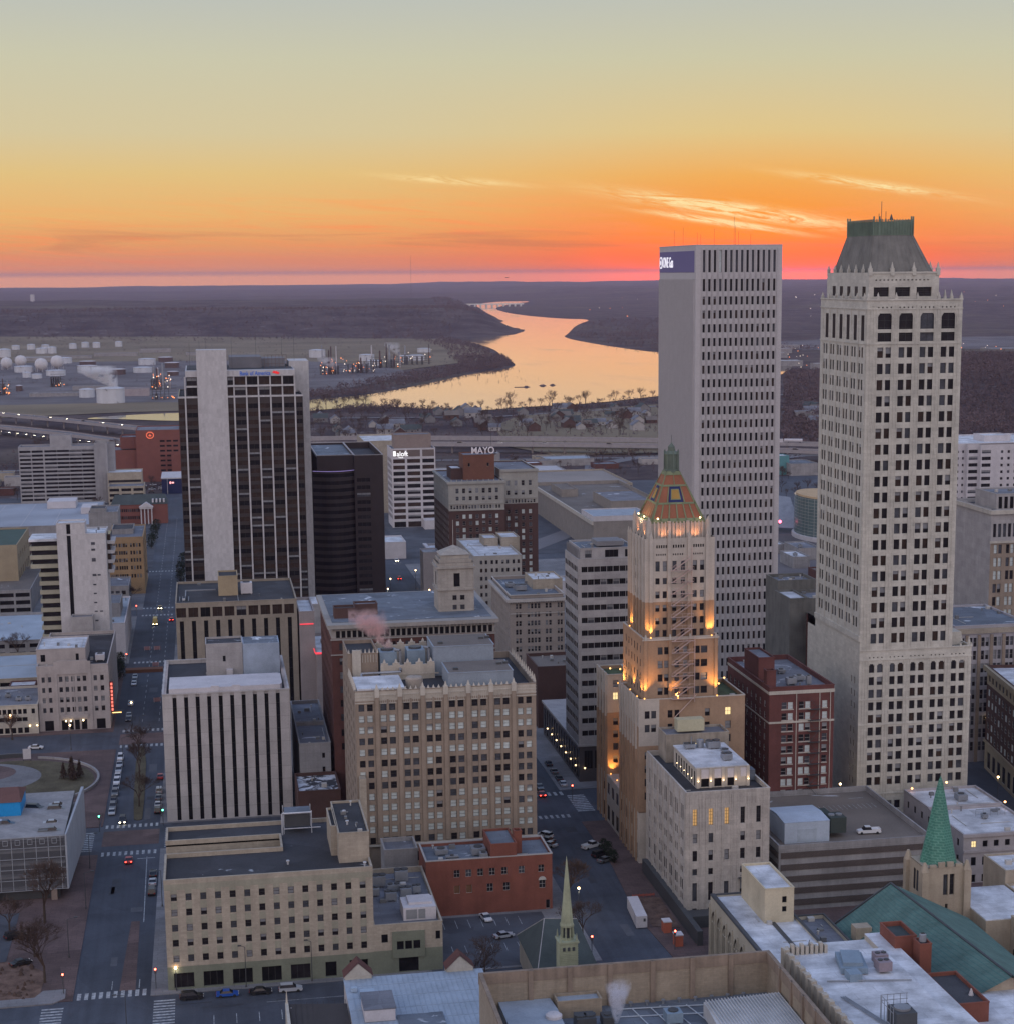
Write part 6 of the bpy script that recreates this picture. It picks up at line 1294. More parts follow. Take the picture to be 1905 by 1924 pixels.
mb = MB(); [mb.tube((108.5+i*.4, 296, 20.95), (112.6+i*.4, 279, 20.95), .12, k=5) for i in range(3)]; mb.tube((108.5, 303.5, 20.95), (124, 301, 20.95), .14, k=5); mb.tube((109.5, 318.6, 20.7), (109.9, 317.6, 23.6), .1); mb.build('pipework', MET, B.root)
mb = MB(); mb.box(113.0, 116.8, 280.5, 285, 20.7, 23.6); o = mb.build('cooling_tower', DMET, B.root); mb = MB(); mb.cyl(114.9, 282.8, 23.6, 24.0, 1.5, k=14); mb.build('fan', MET, o)
mb = MB()
for i in range(5):
    for (a, b_) in ((112.2+i*1.2, 286), (112.2, 280+i*1.4)): mb.tube((a, b_, 20.7), (a, b_, 25), .06, k=4)
for z in (24, 25): mb.tube((112.2, 286, z), (117.2, 286, z), .06, k=4); mb.tube((112.2, 280, z), (112.2, 286, z), .06, k=4)
mb.build('safety_rail', MET, B.root)
pent(B, 127.8, 132.2, 319, 327.2, 0, 22.2, RED, SLATE, name='brick_penthouse', ph=.8); pent(B, 131.2, 133.6, 314.8, 318.2, 0, 22.0, RED, GRV, name='chimney'); mb = MB(); mb.lathe(132.4, 316.5, [(.7, 22), (.7, 23.4), (.5, 23.6)], 8); mb.build('flue', MET, B.root)
pent(B, 129.3, 135.3, 292, 307, 0, 19.3, RED, GRV, name='brick_penthouse', ph=.6); mb = MB(); mb.cyl(134, 297, 18.7, 20, .5, .1, 6); mb.build('roof_vent', STUC, B.root)
B.block(124.9, 129, 262, 328, 0, 19.8); mb = MB(); mb.box(124.9, 129, 262, 328, 19.8, 19.9); mb.build('roof', WHM, B.root); mb = MB(); mb.box(113, 127.8, 318.1, 328, 0, 18.6); mb.build('rear_wing', STUC, B.root); mb = MB(); mb.box(113.1, 127.7, 318.2, 327.9, 18.6, 18.7); mb.build('roof', WHM, B.root)
B.block(129.1, 152, 262, 291.9, 0, 15.5); B.block(135.4, 150, 292, 306, 0, 15.5); mb = MB(); mb.box(129.1, 152, 262, 291.9, 15.5, 15.6); mb.build('roof', WHM, B.root); mb = MB(); mb.box(135.4, 150, 292, 306, 15.5, 15.6); mb.build('roof', WHM, B.root)
B.roofs = []; B.par = MB(); B.done()

# ---- 23 screen walled roof, foreground centre
B = Bld('screen_walled_building', 'large foreground building whose blue-grey roof lies behind tall buff brick screen walls', 'building', 72, 290, W('buff_brick', (.31, .262, .20), streak=.16, brick=(1.2, .4, .02), brickc=(.27, .21, .15)))
x0, x1, y0, y1 = 45.2, 100.2, 262, 312.8
B.block(x0, x1, y0, y1, 0, 16)
mb = MB(); mb.box(x0, x1, y1-.5, y1, 16, 24); mb.box(x0, x0+.5, y0, y1-.5, 16, 24); mb.box(x1-.5, x1, y0, y1-.5, 16, 24)
mb.build('screen_wall', B.wall, B.root)
mb = MB(); TW = W('weathered_brick_coping', (.23, .18, .14), streak=.25, var=.3)
mb.box(x0-.1, x1+.1, y1-.65, y1+.1, 22.0, 24.1); mb.box(x0-.1, x0+.62, y0, y1-.6, 23.6, 24.1); mb.box(x1-.65, x1+.1, y0, y1-.6, 22.0, 24.1)
for x in (54.6, 61.9, 69.5, 77.6, 85.2, 92.6): mb.box(x-.45, x+.45, y1-.9, y1-.5, 16, 24.1)
for i in range(9): yy = 304-i*6.6; mb.box(x1-.9, x1-.5, yy-.45, yy+.45, 16, 24.1)
pieces(mb, 'pilaster', TW, B.root)
mb = MB(); mb.box(x0+.5, x1-.5, y0, y1-.5, 15.9, 16.0); mb.build('roof', BLUR, B.root)
mb = MB(); mb.prism([(49, y0), (58, y0), (58.6, 307), (58.2, 312.2), (48.6, 312.2)], 16.0, 18.4); mb.build('raised_roof', W('pale_blue_roof', (.29, .34, .40), var=.2), B.root)
pent(B, 58.8, 67.0, 308, 311.8, 16, 19.2, B.wall, MATS['pale_blue_roof'])
mb = MB(); mb.lathe(57.2, 303.4, [(.1, 19.3), (1.1, 19.2), (1.5, 18.9), (1.5, 18.3)], 16); mb.build('dish_cover', STUC, B.root)
mb = MB()
for i in range(4): mb.tube((73+i*3.4, 309, 16.3), (76+i*3.9, 290, 16.3), .10, k=4)
mb.tube((70, 309.5, 16.3), (99, 307.3, 16.3), .10, k=4); mb.tube((70, 306, 16.3), (86, 304.6, 16.3), .10, k=4); mb.build('roof_grid', W('pale_conduit', (.45, .5, .55)), B.root)
hvac(B, 77.5, 80.5, 301, 304, 16, 2.2, m=MATS['steel_blue_ductwork']); hvac(B, 61, 64.5, 301, 304.5, 16, 2.6, m=DMET, fans=2); hvac(B, 66, 68, 302, 305, 16, 2.0, m=DMET)
mb = MB(); mb.quad((82.4, 262, 19.5), (99.6, 262, 19.5), (99.2, 304.3, 19.2), (85.2, 303.6, 18.8))
for i in range(24): x = 85.3+i*.6; mb.box(x, x+.12, 262, 303.6, 18.9+i*.018, 19.25+i*.018)
mb.box(85.2, 99.2, 303.4, 303.6, 16, 18.8); mb.box(85.0, 85.2, 262, 303.6, 16, 18.8); mb.build('ribbed_roof', W('ribbed_cream_metal', (.50, .50, .50), rough=.5), B.root)
vents(B, [(70+i*3.1, 311) for i in range(9)], 15.9); B.done()

# ---- 24 church with teal roof and emerald spire
CB = W('church_stone', (.36, .305, .235), streak=.14, var=.2)
B = Bld('church', 'stone church with a teal tiled roof and a tower topped by an emerald spire', 'church', 146, 340, CB)
mb = MB(); rx, e0, e1, ya, yb = 143.6, 127.8, 159.4, 304, 356
q = [(e0, ya, 10.5), (e0, yb, 10.5), (rx-2.0, yb+.5, 19.5), (rx+1.8, ya, 18.6)]; mb.quad(*q); mb.quad((e1, ya, 10.5), (e1, yb, 10.5), q[2], q[3]); mb.tube(q[2], q[3], .3, k=5, m=1)
mb.tube((rx-2, yb+.6, 19.6), (e0, yb+.6, 10.6), .25, k=4, m=1)
mb.build('tiled_roof', [TEAL, DMET], B.root)
mb = MB(); mb.poly([(e0+.5, yb, 0), (e1-.5, yb, 0), (e1-.5, yb, 10.5), (rx-2, yb, 19.2), (e0+.5, yb, 10.5)]); mb.poly([(e0+.5, ya+1, 0), (e1-.5, ya+1, 0), (e1-.5, ya+1, 10.5), (rx+1.7, ya+1, 18.3), (e0+.5, ya+1, 10.5)]); mb.quad((e0+.5, ya, 0), (e0+.5, yb, 0), (e0+.5, yb, 10.4), (e0+.5, ya, 10.4)); mb.quad((e1-.5, ya, 0), (e1-.5, yb, 0), (e1-.5, yb, 10.4), (e1-.5, ya, 10.4))
mb.box(129.3, 132.8, 344.5, 347.5, 8, 14.6); mb.build('nave_wall', CB, B.root)
mb = MB(); mb.poly([(141.5, 300, 6), (150, 300, 6), (150, 300, 12.2), (146, 300, 15.6), (141.5, 300, 12.2)]); mb.box(141.5, 150, 300, 303.9, 0, 6); mb.quad((141.5, 300, 12.2), (146, 300, 15.6), (146, 312, 15.6), (141.5, 312, 12.2)); mb.quad((150, 300, 12.2), (146, 300, 15.6), (146, 312, 15.6), (150, 312, 12.2)); mb.box(149, 150.6, 306, 307.5, 10, 17.6); mb.build('porch_gable', CB, B.root)
# tower
mb = MB(); b2 = B.mb; B.mb = mb; tx0, tx1, ty0, ty1 = 150.6, 160.4, 360, 369.5
B.facade('F', ty0, tx0, tx1, 0, 21.0, [(14.6, 19.4, [(155.0, 156.1, 'tall'), (156.5, 157.6, 'tall')]), (7, 8.8, [(157, 157.7, 'dark')]), (11.2, 12.6, [(155.6, 156.2, 'dark')])], d=.6); B.facade('L', tx0, ty0, ty1, 0, 21, [(14.6, 19.4, [(363.4, 364.6, 'tall'), (365.0, 366.2, 'tall')])], d=.6); B.facade('R', tx1, ty0, ty1, 0, 21); B.facade('B', ty1, tx0, tx1, 0, 21); B.mb = b2
for a, b_ in ((tx0, ty0), (tx1, ty0), (tx0, ty1), (tx1, ty1)): mb.box(a-.8, a+.8, b_-.8, b_+.8, 0, 20.3); mb.cyl(a, b_, 20.3, 22.4, 1.0, .3, 6)
for i in range(4): mb.prism([(tx0+1.2+i*2.0, ty0-.15), (tx0+2.7+i*2.0, ty0-.15), (tx0+2.7+i*2.0, ty0+.4), (tx0+1.2+i*2.0, ty0+.4)], 21, 21.7+.5*(i in (1, 2)))
mb.box(tx0+.3, tx1-.3, ty0+.3, ty1-.3, 20.8, 21); mb.build('tower', CB, B.root)
mb = MB(); mb.lathe(155.7, 364.8, [(4.4, 20.6), (3.8, 23), (3.1, 26.5), (2.2, 31), (1.2, 36), (.5, 39.2), (.05, 40.4)], 8, rot=math.pi/8); mb.build('spire', EMER, B.root)
mb = MB(); mb.box(161.2, 175, 351, 372, 0, 11.4); mb.build('annexe_wall', CB, B.root); mb = MB(); mb.box(161.4, 174.8, 351.2, 371.8, 11.4, 11.6); mb.build('annexe_roof', WHM, B.root)
B.done()
B = Bld('church_hall', 'buff stone hall with rows of small windows just right of the emerald spire', 'building', 178, 350, CB)
B.block(166.9, 182, 330, 350.8, 0, 12.2, L=[(9.0, 10.4, cols(9, 331, 350, .8)), (4.0, 5.4, cols(9, 331, 350, .8)), (1, 2.2, cols(9, 331, 350, .8))], style='dark'); B.roof(166.9, 182, 330, 350.8, 12.3, WHM, ph=.3); B.block(175.2, 190, 372, 384, 0, 14.8); B.roof(175.2, 190, 372, 384, 14.8, WHM, ph=.3); B.block(175.3, 192, 351, 371.8, 0, 11.6); B.roof(175.3, 192, 351, 371.8, 11.7, WHM, ph=.3); B.done()

# ---- 25 slate-roofed chapel and its yellow-green spire
B = Bld('chapel', 'small chapel with a steep slate roof and a slim pale green spire', 'church', 68, 366, W('chapel_stone', (.27, .25, .21)))
B.block(63.5, 76, 353, 377, 0, 6.3); mb = MB()
ap = (66.9, 365, 14.2); ap2 = (74, 365, 13.6); cr = [(63.0, 352.6, 6.2), (76.5, 352.6, 6.2), (76.5, 377.4, 6.2), (63.0, 377.4, 6.2)]
mb.poly([cr[0], cr[1], ap2, ap]); mb.poly([cr[2], cr[3], ap, ap2]); mb.poly([cr[3], cr[0], ap]); mb.poly([cr[1], cr[2], ap2]); mb.build('slate_roof', SLATE, B.root)
mb = MB()
for a, b_ in ((cr[0], ap), (cr[3], ap), (ap, ap2)): mb.tube(a, b_, .14, k=4)
pieces(mb, 'ridge_tile', CCRT, B.root)
SPG = W('pale_green_patina', (.30, .32, .22), var=.25, streak=.12)
mb = MB(); sx, sy = 69.1, 351.2; mb.box(sx-1.9, sx+1.9, sy-1.9, sy+1.9, 0, 14.2)
for i in range(34): mb.box(sx-1.95, sx+1.95, sy-1.95, sy-1.88, .6+i*.38, .75+i*.38)
mb.box(sx-2.15, sx+2.15, sy-2.1, sy+2.1, 14.2, 14.6)
for a in (-1.7, 1.7):
    for b_ in (-1.7, 1.7): mb.cyl(sx+a, sy+b_, 14.6, 16.3, .28, .03, 4)
mb.lathe(sx, sy, [(1.35, 14.6), (1.35, 15.1)], 8)
for i in range(8): a = math.pi/4*(i+.5); mb.cyl(sx+1.2*math.cos(a), sy+1.2*math.sin(a), 15.1, 17.4, .2, .2, 4)
mb.lathe(sx, sy, [(1.5, 17.4), (1.5, 17.8), (1.3, 18.2), (.85, 23.2), (.42, 28.4), (.14, 31.3), (.02, 32.4)], 8); mb.build('spire', SPG, B.root)
mb = MB(); mb.lathe(sx, sy, [(.7, 15), (.7, 17.4)], 6); [mb.cyl(sx+dx, sy-1.9, 12.9, 12.95, .02, .02, 3) for dx in (-.9, .0, .9)]; mb.build('belfry', DMET, B.root)
mb = MB()
for dx in (-1.0, 0, 1.0): mb.box(sx+dx-.28, sx+dx+.28, sy-2.0, sy-1.94, 12.6, 13.4)
pieces(mb, 'louvred_opening', DMET, B.root, gap=.01); B.done()

# ---- 26 white-roofed parish building, bottom
B = Bld('parish_building', 'low building with a pale blue ribbed metal roof and two small white gables', 'building', 36, 336, [STUC])
x0, x1, y0, y1, H = 23.2, 51, 262, 349.6, 10
B.block(x0, x1, y0, y1, 0, H); mb = MB(); mb.box(x0-.2, x1+.2, y0, y1+.2, 10, 10.2)
for i in range(26): xx = x0+1+i*1.05; mb.box(xx, xx+.08, y0, y1, 10.2, 10.28)
for i in range(9): yy = 345-i*6; mb.box(x0, x1, yy, yy+.1, 10.2, 10.26)
mb.build('metal_roof', W('pale_blue_metal_roof', (.31, .37, .44), var=.2, rough=.6), B.root)
for gx in (26, 46.6):
    mb = MB(); mb.prism([(gx-2.7, 349), (gx+2.7, 349), (gx+2.7, 352.5), (gx-2.7, 352.5)], 0, 10.9); mb.poly([(gx-2.8, 348.9, 10.9), (gx+2.8, 348.9, 10.9), (gx, 348.9, 13.5)]); mb.poly([(gx-2.8, 352.6, 10.9), (gx+2.8, 352.6, 10.9), (gx, 352.6, 13.5)]); o = mb.build('gable', CRM, B.root)
    mb = MB(); mb.quad((gx-3, 348.7, 10.8), (gx, 348.7, 13.7), (gx, 352.8, 13.7), (gx-3, 352.8, 10.8)); mb.quad((gx+3, 348.7, 10.8), (gx, 348.7, 13.7), (gx, 352.8, 13.7), (gx+3, 352.8, 10.8)); mb.build('gable_roof', DRED, o)
mb = MB(); mb.box(25.4, 31.2, 327, 335.6, 10.2, 12.6); o = mb.build('dormer_block', STUC, B.root); mb = MB(); mb.box(25.2, 31.4, 326.9, 335.8, 12.6, 12.8); mb.build('roof', GRYR, o)
mb = MB(); mb.box(25.6, 28.4, 338.5, 341.5, 10.3, 11.1); mb.box(24.0, 25.2, 342.2, 343.2, 10.3, 11.1); pieces(mb, 'skylight', W('skylight_blue', (.33, .42, .52), rough=.4), B.root)
mb = MB(); mb.quad((31.6, 318, 10.5), (40.4, 318, 10.5), (40.4, 328.8, 10.5), (31.6, 328.8, 10.5)); mb.build('roof_panel', BLUR, B.root)
B.roofs = []; B.par = MB(); B.done()
B = Bld('covered_entrance', 'dark ribbed roof canopy beside the pale ribbed metal roof at the bottom edge', 'canopy', 17, 334, DMET)
mb = MB(); mb.quad((11.4, 329, 7.6), (22.9, 328, 7.6), (22.9, 339, 9.4), (11.6, 341, 9.4)); [mb.tube((11.7+i*1.1, 328.9, 7.7), (11.9+i*1.08, 340.8, 9.5), .06, k=4) for i in range(11)]; mb.build('canopy_roof', W('dark_brown_ribs', (.05, .045, .045)), B.root)
mb = MB(); [mb.box(x, x+.4, 329, 329.4, 0, 7.6) for x in (11.8, 16, 20.5)]; [mb.box(x, x+.4, 339.4, 339.8, 0, 9.2) for x in (11.8, 16, 20.5)]; pieces(mb, 'post', STUC, B.root)
mb = MB(); mb.box(11.0, 11.6, 328, 341.4, 0, 9.6); mb.cyl(11.3, 341, 9.6, 12.4, .3, .05, 4); mb.build('end_wall', CRM, B.root); B.done()
# ================================================================ left side of the street
B = Bld('office_tower', 'white marble office tower with one dark vertical window strip and stepped balcony floors', 'building', -48, 690, [MARB, W('cream_band', (.36, .34, .26), streak=.05)])
B.block(-54.6, -37.3, 680, 698, 0, 57.0, F=[(26.5, 56.8, [(-51.1, -49.7, 'slot')])]+[], d=.6)
mb = MB()
for x, z, w_, h_ in ((-42.6, 53, 1.4, 1.0), (-42.6, 50.8, 1.4, .8), (-42.6, 46.8, 1.4, 1.3), (-42.6, 41.4, 1.4, .8), (-40.8, 41.5, 1.1, .6), (-42.5, 38, 1.1, .5), (-42.5, 34.7, 1.1, .5), (-42.5, 31.3, 1.1, .5), (-42.5, 28, 1.1, .5), (-40.6, 28, 1.1, .5), (-42.4, 24.6, 1.1, .5)):
    mb = MB(); mb.box(x, x+w_, 679.92, 680, z, z+h_); mb.build('window', G_MID, B.root)
B.roof(-54.6, -37.3, 680.02, 698, 57.1, WHM, ph=.4); pent(B, -54.65, -44.5, 680.05, 690, 56.6, 61.2, MARB, WHM, F=[(57, 61, [(-51.1, -49.7, 'slot')])], name='stair_head')
for i in range(11):
    z = 18+3.32*i; ex = -64.6 if i > 7 else -61.9; mb = MB(); mb.box(ex, -54.65, 684-(1.5 if i > 7 else 0), 697, z, z+1.5, 0); mb.box(ex+.6, -54.7, 685-(1.5 if i > 7 else 0), 696.5, z+1.5, z+3.32, 1); mb.build('floor_band', [B.wall[1], G_DARK], B.root)
mb = MB(); mb.box(-64.8, -54.7, 682, 697.5, 54.5, 55.4); mb.build('wing_roof', WHM, B.root)
for i in range(4):
    z = 41.5+3.6*i; mb = MB(); mb.box(-37.2, -35.2+.6*i*.4, 686, 697, z, z+1.2, 0); mb.box(-37.2, -36, 687, 696.5, z+1.2, z+3.5, 1); mb.build('side_balcony', [MARB, G_BRZ], B.root)
mb = MB(); mb.box(-61.5, -55, 685, 697, 0, 18); mb.build('base', CCRT, B.root); pent(B, -50.6, -43, 674, 680, 18, 27.4, PRE2, GRYR, name='plant_block'); B.done()
B = Bld('meeting_hall', 'pale stone hall with arched doors, lit lanterns and a red neon corner sign', 'building', -46, 640, [W('warm_pale_stone', (.40, .36, .345), streak=.08)])
x0, x1, y0, y1, H = -58, -35, 613, 672, 22.3
g4 = [(-56.6, -55.6), (-54.5, -53.5), (-51, -49.9), (-49, -47.9), (-47.1, -46), (-45.2, -44.1), (-43.3, -42.2), (-39.8, -38.7), (-37.6, -36.5)]
B.facade('F', y0, x0, x1, 0, H, [(16.8, 18.6, g4), (13.3, 15.0, g4), (9.8, 11.5, g4), (6.4, 8.1, g4), (.2, 3.7, [(-56.3, -53.4, 'dark'), (-50.9, -48.8, 'dark'), (-48.2, -47, 'dark'), (-46.6, -45, 'dark'), (-44.4, -42.6, 'dark'), (-39.5, -36.6, 'dark')])], style='hung', d=.4)
B.facade('R', x1, y0, y1, 0, H, [(z, z+1.8, cols(12, y0+2, y1-1, 1.1)) for z in (6.4, 9.8, 13.3, 16.8)], style='hung'); B.facade('L', x0, y0, y1, 0, H); B.facade('B', y1, x0, x1, 0, H); B.roof(x0, x1, y0, y1, H, GRVS, ph=1.0)
mb = MB(); mb.box(-52.4, -40.8, y0-.3, y0, 0, 24.0)
for (a, b_) in ((-56.3, -53.4), (-39.5, -36.6)):
    for i in range(4): w_ = 1.45*math.cos(i*.39); mb.box((a+b_)/2-1.5, (a+b_)/2-w_, y0-.05, y0+.2, 3.0+i*.2, 3.2+i*.2); mb.box((a+b_)/2+w_, (a+b_)/2+1.5, y0-.05, y0+.2, 3.0+i*.2, 3.2+i*.2)
for i in range(9): mb.box(-57.9+i*2.6, -57.6+i*2.6, y0-.25, y0-.0, 5, 22)
b_ = mb; mb = MB(); [mb.box(*q) for q in ((-52.6, -51.6, y0-.3, y0, 0, 23.6), (-41.6, -40.6, y0-.3, y0, 0, 23.6), (-51.6, -41.6, y0-.3, y0, 19.4, 24.0), (-58.1, -52.6, y0-.1, y0, 19.6, 22.4), (-40.6, -34.9, y0-.1, y0, 19.6, 21.6), (-51, -42, y0-.35, y0-.05, 4.3, 5.6))]
for i in range(9): mb.box(-57.9+i*2.85, -57.65+i*2.85, y0-.18, y0, 5, 19.5)
mb.build('stone_frontispiece', B.wall, B.root)
pent(B, -58.3, -42.4, 618.2, 640, 21.3, 27, B.wall[0], WHM, F=[(22.8, 25.2, [(-57, -55.5, 'dark'), (-45.6, -44.6, 'dark')])]); hvac(B, -39.5, -36.5, 622, 626, 21.5, 2.2, m=STUC)
for x in (-49.4, -47.8, -43.8): lamp_orb(x, 612.4, 3.5, .30, (1, .78, .45), 7, 'entrance_lantern', B.root)
mb = MB(); mb.box(-34.9, -33.8, 616, 616.5, 5, 15.5)
for i in range(8): mb.box(-34.6, -34.0, 615.8, 616.0, 5.5+i*1.25, 6.3+i*1.25, 1)
mb.build('vertical_neon_sign', [W('sign_dark_red', (.2, .05, .05)), mat('neon_red', (.6, .1, .08), emit=(1, .22, .16), es=1.4)], B.root)
mb = MB(); mb.box(-34.9, -31.4, 620, 622, 3.8, 4.2); mb.box(-34.6, -31.6, 619.9, 620, 3.7, 3.95, 1); mb.build('lit_canopy', [DMET, mat('canopy_light', (.7, .4, .1), emit=(1, .6, .2), es=3)], B.root); B.done()
B = Bld('shop_row', 'long low cream building with rows of windows left of the arched stone hall', 'building', -75, 630, CRM)
B.block(-92, -58.2, 611, 640, 0, 9.8, F=[(.5, 2.4, cols(14, -90, -61, 1.5)), (4.5, 5.9, cols(16, -91, -61.5, 1.7)), (7.0, 8.7, cols(18, -91, -61.5, 1.2)+[(-60.2, -59.1)])], style='dark'); B.roof(-92, -58.2, 611, 640, 10, GRYR, ph=.6)
for x in (-74, -70, -66, -63): hvac(B, x, x+1.8, 620+(x % 3)*3, 622+(x % 3)*3, 9.4, 1.2)
lamp_orb(-60.9, 610.6, 3, .25, (1, .75, .4), 6, 'entrance_lantern', B.root); lamp_orb(-58.6, 610.6, 3, .25, (1, .75, .4), 6, 'entrance_lantern', B.root); B.done()
B = Bld('brick_shed', 'small brick box building with a pale roof behind the long low cream building', 'building', -67, 652, DRED)
B.block(-71, -62, 648, 656, 0, 8.5); B.roof(-71, -62, 648, 656, 8.5, WHM, ph=.3); B.done()
def garage(lab, x0, x1, y0, y1, nf, fh, wall=CCRT, roofm=None):
    B = Bld('parking_garage', lab, 'garage', (x0+x1)/2, y0, wall)
    bands = [(fh*i+1.0, fh*i+fh-.5, cols(max(3, int((x1-x0)/7)), x0, x1, 6.2)) for i in range(nf)]
    B.block(x0, x1, y0, y1, 0, nf*fh+.9, F=bands, L=[(fh*i+1.0, fh*i+fh-.5, cols(max(2, int((y1-y0)/8)), y0, y1, 7)) for i in range(nf)], style='dark', d=1.0); B.roof(x0, x1, y0, y1, nf*fh+.9, roofm or GRYR, ph=.9, t=.3); B.done()
    return B
garage('two level parking deck with a snow-blue top left of the white marble tower', -112, -65, 738, 800, 2, 3.2, roofm=W('snow_blue_deck', (.33, .39, .46), var=.25, scale=.07))
garage('tan walled parking deck behind the long low cream building', -112, -62.5, 668, 715, 2, 3.0, wall=BEIGE, roofm=MATS['snow_blue_deck'])
garage('brown parking building with snowy roof edges further left up the street', -122, -80, 838, 905, 3, 3.4, wall=CCRT, roofm=BRNR)
def simple(name, lab, x0, x1, y0, y1, H, wall, rm, F=None, st='hung', cat='building', grp=None, L=None, Rr=None, cap=60, frame=None):
    B = Bld(name, lab, cat, (x0+x1)/2, (y0+y1)/2, wall, group=grp, frame=frame); B.block(x0, x1, y0, y1, 0, H, F=F, L=L, Rr=Rr, style=st); B.roof(x0, x1, y0, y1, H, rm, ph=.5)
    return B
OCH = W('ochre_brick', (.36, .24, .13), streak=.05)
B = simple('office_building', 'ochre brick office block with rows of small square windows beside the long street', -47.2, -31, 880, 925, 27.5, OCH, GRYR, F=[(z, z+1.8, cols(5, -46.6, -43, .55)+cols(4, -42.6, -38.4, .8)+cols(4, -37.4, -32, .8)) for z in (22.8, 19.2, 15.6, 12, 8)], Rr=[(z, z+1.8, cols(12, 881, 924, 2.4)) for z in (22.8, 19.2, 15.6, 12, 8, 4)]); pent(B, -46, -36, 895, 915, 27, 29.4, CCRT, GRV); B.done()
B = simple('shop_building', 'plain grey two storey shop building in front of the ochre brick block', -47, -37, 842, 868, 10.5, CCRT, GRYR, F=[(6.5, 8.3, cols(3, -46, -38, 1.8)), (1, 4, cols(2, -46, -38, 2.4))]); B.done()
B = simple('hall_building', 'low pale building with a rounded blue-white roof box beside the white marble tower', -44, -34.2, 728, 790, 14.5, STUC, MATS['pale_blue_roof'], Rr=[(z, z+1.6, cols(9, 729, 789, 1.6)) for z in (3, 8)]); pent(B, -42, -36.5, 745, 768, 14, 19.5, CCRT, GRYR); B.done()
B = simple('warehouse', 'bare grey warehouse block behind the ochre brick office', -60.6, -46, 960, 990, 29.8, CCRT, GRYR); pent(B, -59.8, -52, 962, 975, 29, 31.6, CCRT, GRV); B.done()
B = simple('brick_building', 'red-brown brick warehouse with a grey roof near the left edge', -112, -91, 955, 985, 15, DRED, WHM, F=[(2.5, 5, cols(5, -110, -92, 1.8)), (8, 10.5, cols(5, -110, -92, 1.8))]); B.done()
B = simple('hall_building', 'tan hall with a dark green roof cut by the left edge', -112, -88, 870, 930, 27, W('tan_render', (.34, .28, .19)), W('dark_green_roof', (.05, .09, .075)), Rr=[(10, 14, cols(6, 872, 928, 4)), (19, 22, cols(6, 872, 928, 3))]); B.done()
B = Bld('parking_roof', 'vast pale flat roof in front of the wide banded hotel', 'building', -100, 1110, CCRT); B.block(-165, -64, 1068, 1180, 0, 9.5); B.roof(-165, -64, 1068, 1180, 9.5, W('pale_deck', (.30, .33, .38), var=.3, scale=.03, snow=(.66, .02)), ph=.4); mb = MB(); [mb.box(-160+i*18, -159.8+i*18, 1072, 1176, 9.1, 9.2) for i in range(5)]; mb.box(-97, -80, 1150, 1170, 9.2, 13.5); mb.box(-75, -66, 1120, 1140, 9.2, 13); mb.build('roof_bays', STUC, B.root); B.done()
B = Bld('banded_hotel', 'wide grey hotel slab with thirteen dark window bands, far left', 'hotel', -95, 1265, [W('grey_band_concrete', (.33, .325, .34), streak=.04)])
bz = [2.4+2.68*i for i in range(13)]
B.facade('F', 1250, -122, -73, 0, 38.4, [(z, z+1.5, [(-121.4+i*1.35*5.8/1, -121.4+i*1.35*5.8+7.2, 'strip') for i in range(2)]+[(-105.4+i*8.05, -105.4+i*8.05+7.9, 'strip') for i in range(4)]) for z in bz], d=1.0)
B.facade('L', -122, 1250, 1268, 0, 38.4); B.facade('R', -73, 1250, 1268, 0, 38.4); B.facade('B', 1268, -122, -73, 0, 38.4); B.block(-73, -64.7, 1248, 1270, 0, 40.2); B.block(-65.2, -60.5, 1256, 1272, 0, 39)
B.roof(-122, -73, 1250, 1268, 38.5, GRYR); pent(B, -101.8, -88, 1254, 1264, 38, 45.5, MATS['grey_band_concrete'], GRYR); mb = MB(); mb.tube((-97, 1253.9, 42.4), (-97, 1254.0, 42.4), 1.2, k=8); mb.build('round_emblem', DMET, B.root)
mb = MB(); [mb.box(-73+i*2.1, -72.6+i*2.1, 1247.6, 1248, 0, 40) for i in range(4)]; pieces(mb, 'rib', B.wall, B.root); B.done()
BR2 = W('hospital_brick', (.20, .075, .06), var=.1)
B = simple('medical_building', 'big windowless red brick block with a lit red octagon emblem', -50, -18.4, 1370, 1410, 38, BR2, GRYR, F=[(4+3.6*i, 5.4+3.6*i, [(-33+4.8*j, -29.4+4.8*j, 'dark') for j in range(3)]) for i in range(8)]); B.block(-71.5, -50.1, 1374, 1410, 0, 23.5); B.roof(-71.5, -50.1, 1374, 1410, 23.5, GRYR); B.block(-62, -50.1, 1385, 1410, 23.5, 32); B.roof(-62, -50.1, 1385, 1410, 32, GRYR); B.block(-25, -17, 1362, 1370, 0, 20); B.roof(-25, -17, 1362, 1370, 20, WHM)
mb = MB()
RE = mat('emblem_red', (.6, .15, .08), emit=(1, .20, .10), es=.75)
for i in range(8):
    a, b_ = math.pi/4*(i+.5), math.pi/4*(i+1.5); mb.tube((-39.8+2.7*math.cos(a), 1369.7, 34.4+2.4*math.sin(a)), (-39.8+2.7*math.cos(b_), 1369.7, 34.4+2.4*math.sin(b_)), .35, k=4)
mb.tube((-40.9, 1369.7, 34.1), (-38.7, 1369.7, 34.1), .3, k=4); mb.tube((-39.8, 1369.7, 33.2), (-39.8, 1369.7, 35.4), .3, k=4); mb.build('emblem', RE, B.root); B.done()
B = simple('office_building', 'low tan building with a pale roof between the banded hotel and the red brick block', -64.8, -42.5, 1240, 1262, 21, BEIGE, WHM, F=[(13.8, 16, cols(1, -64.4, -43, 21, 'strip'))]); B.done()
garage('small tan parking garage with cars on its roof right of the banded hotel', -63.5, -40.5, 1215, 1238, 4, 3.4, wall=BEIGE, roofm=GRYR)
B = Bld('brick_building', 'long brick building with a white columned portico and roof dormers', 'building', -42, 1142, BR2, frame=FR_L)
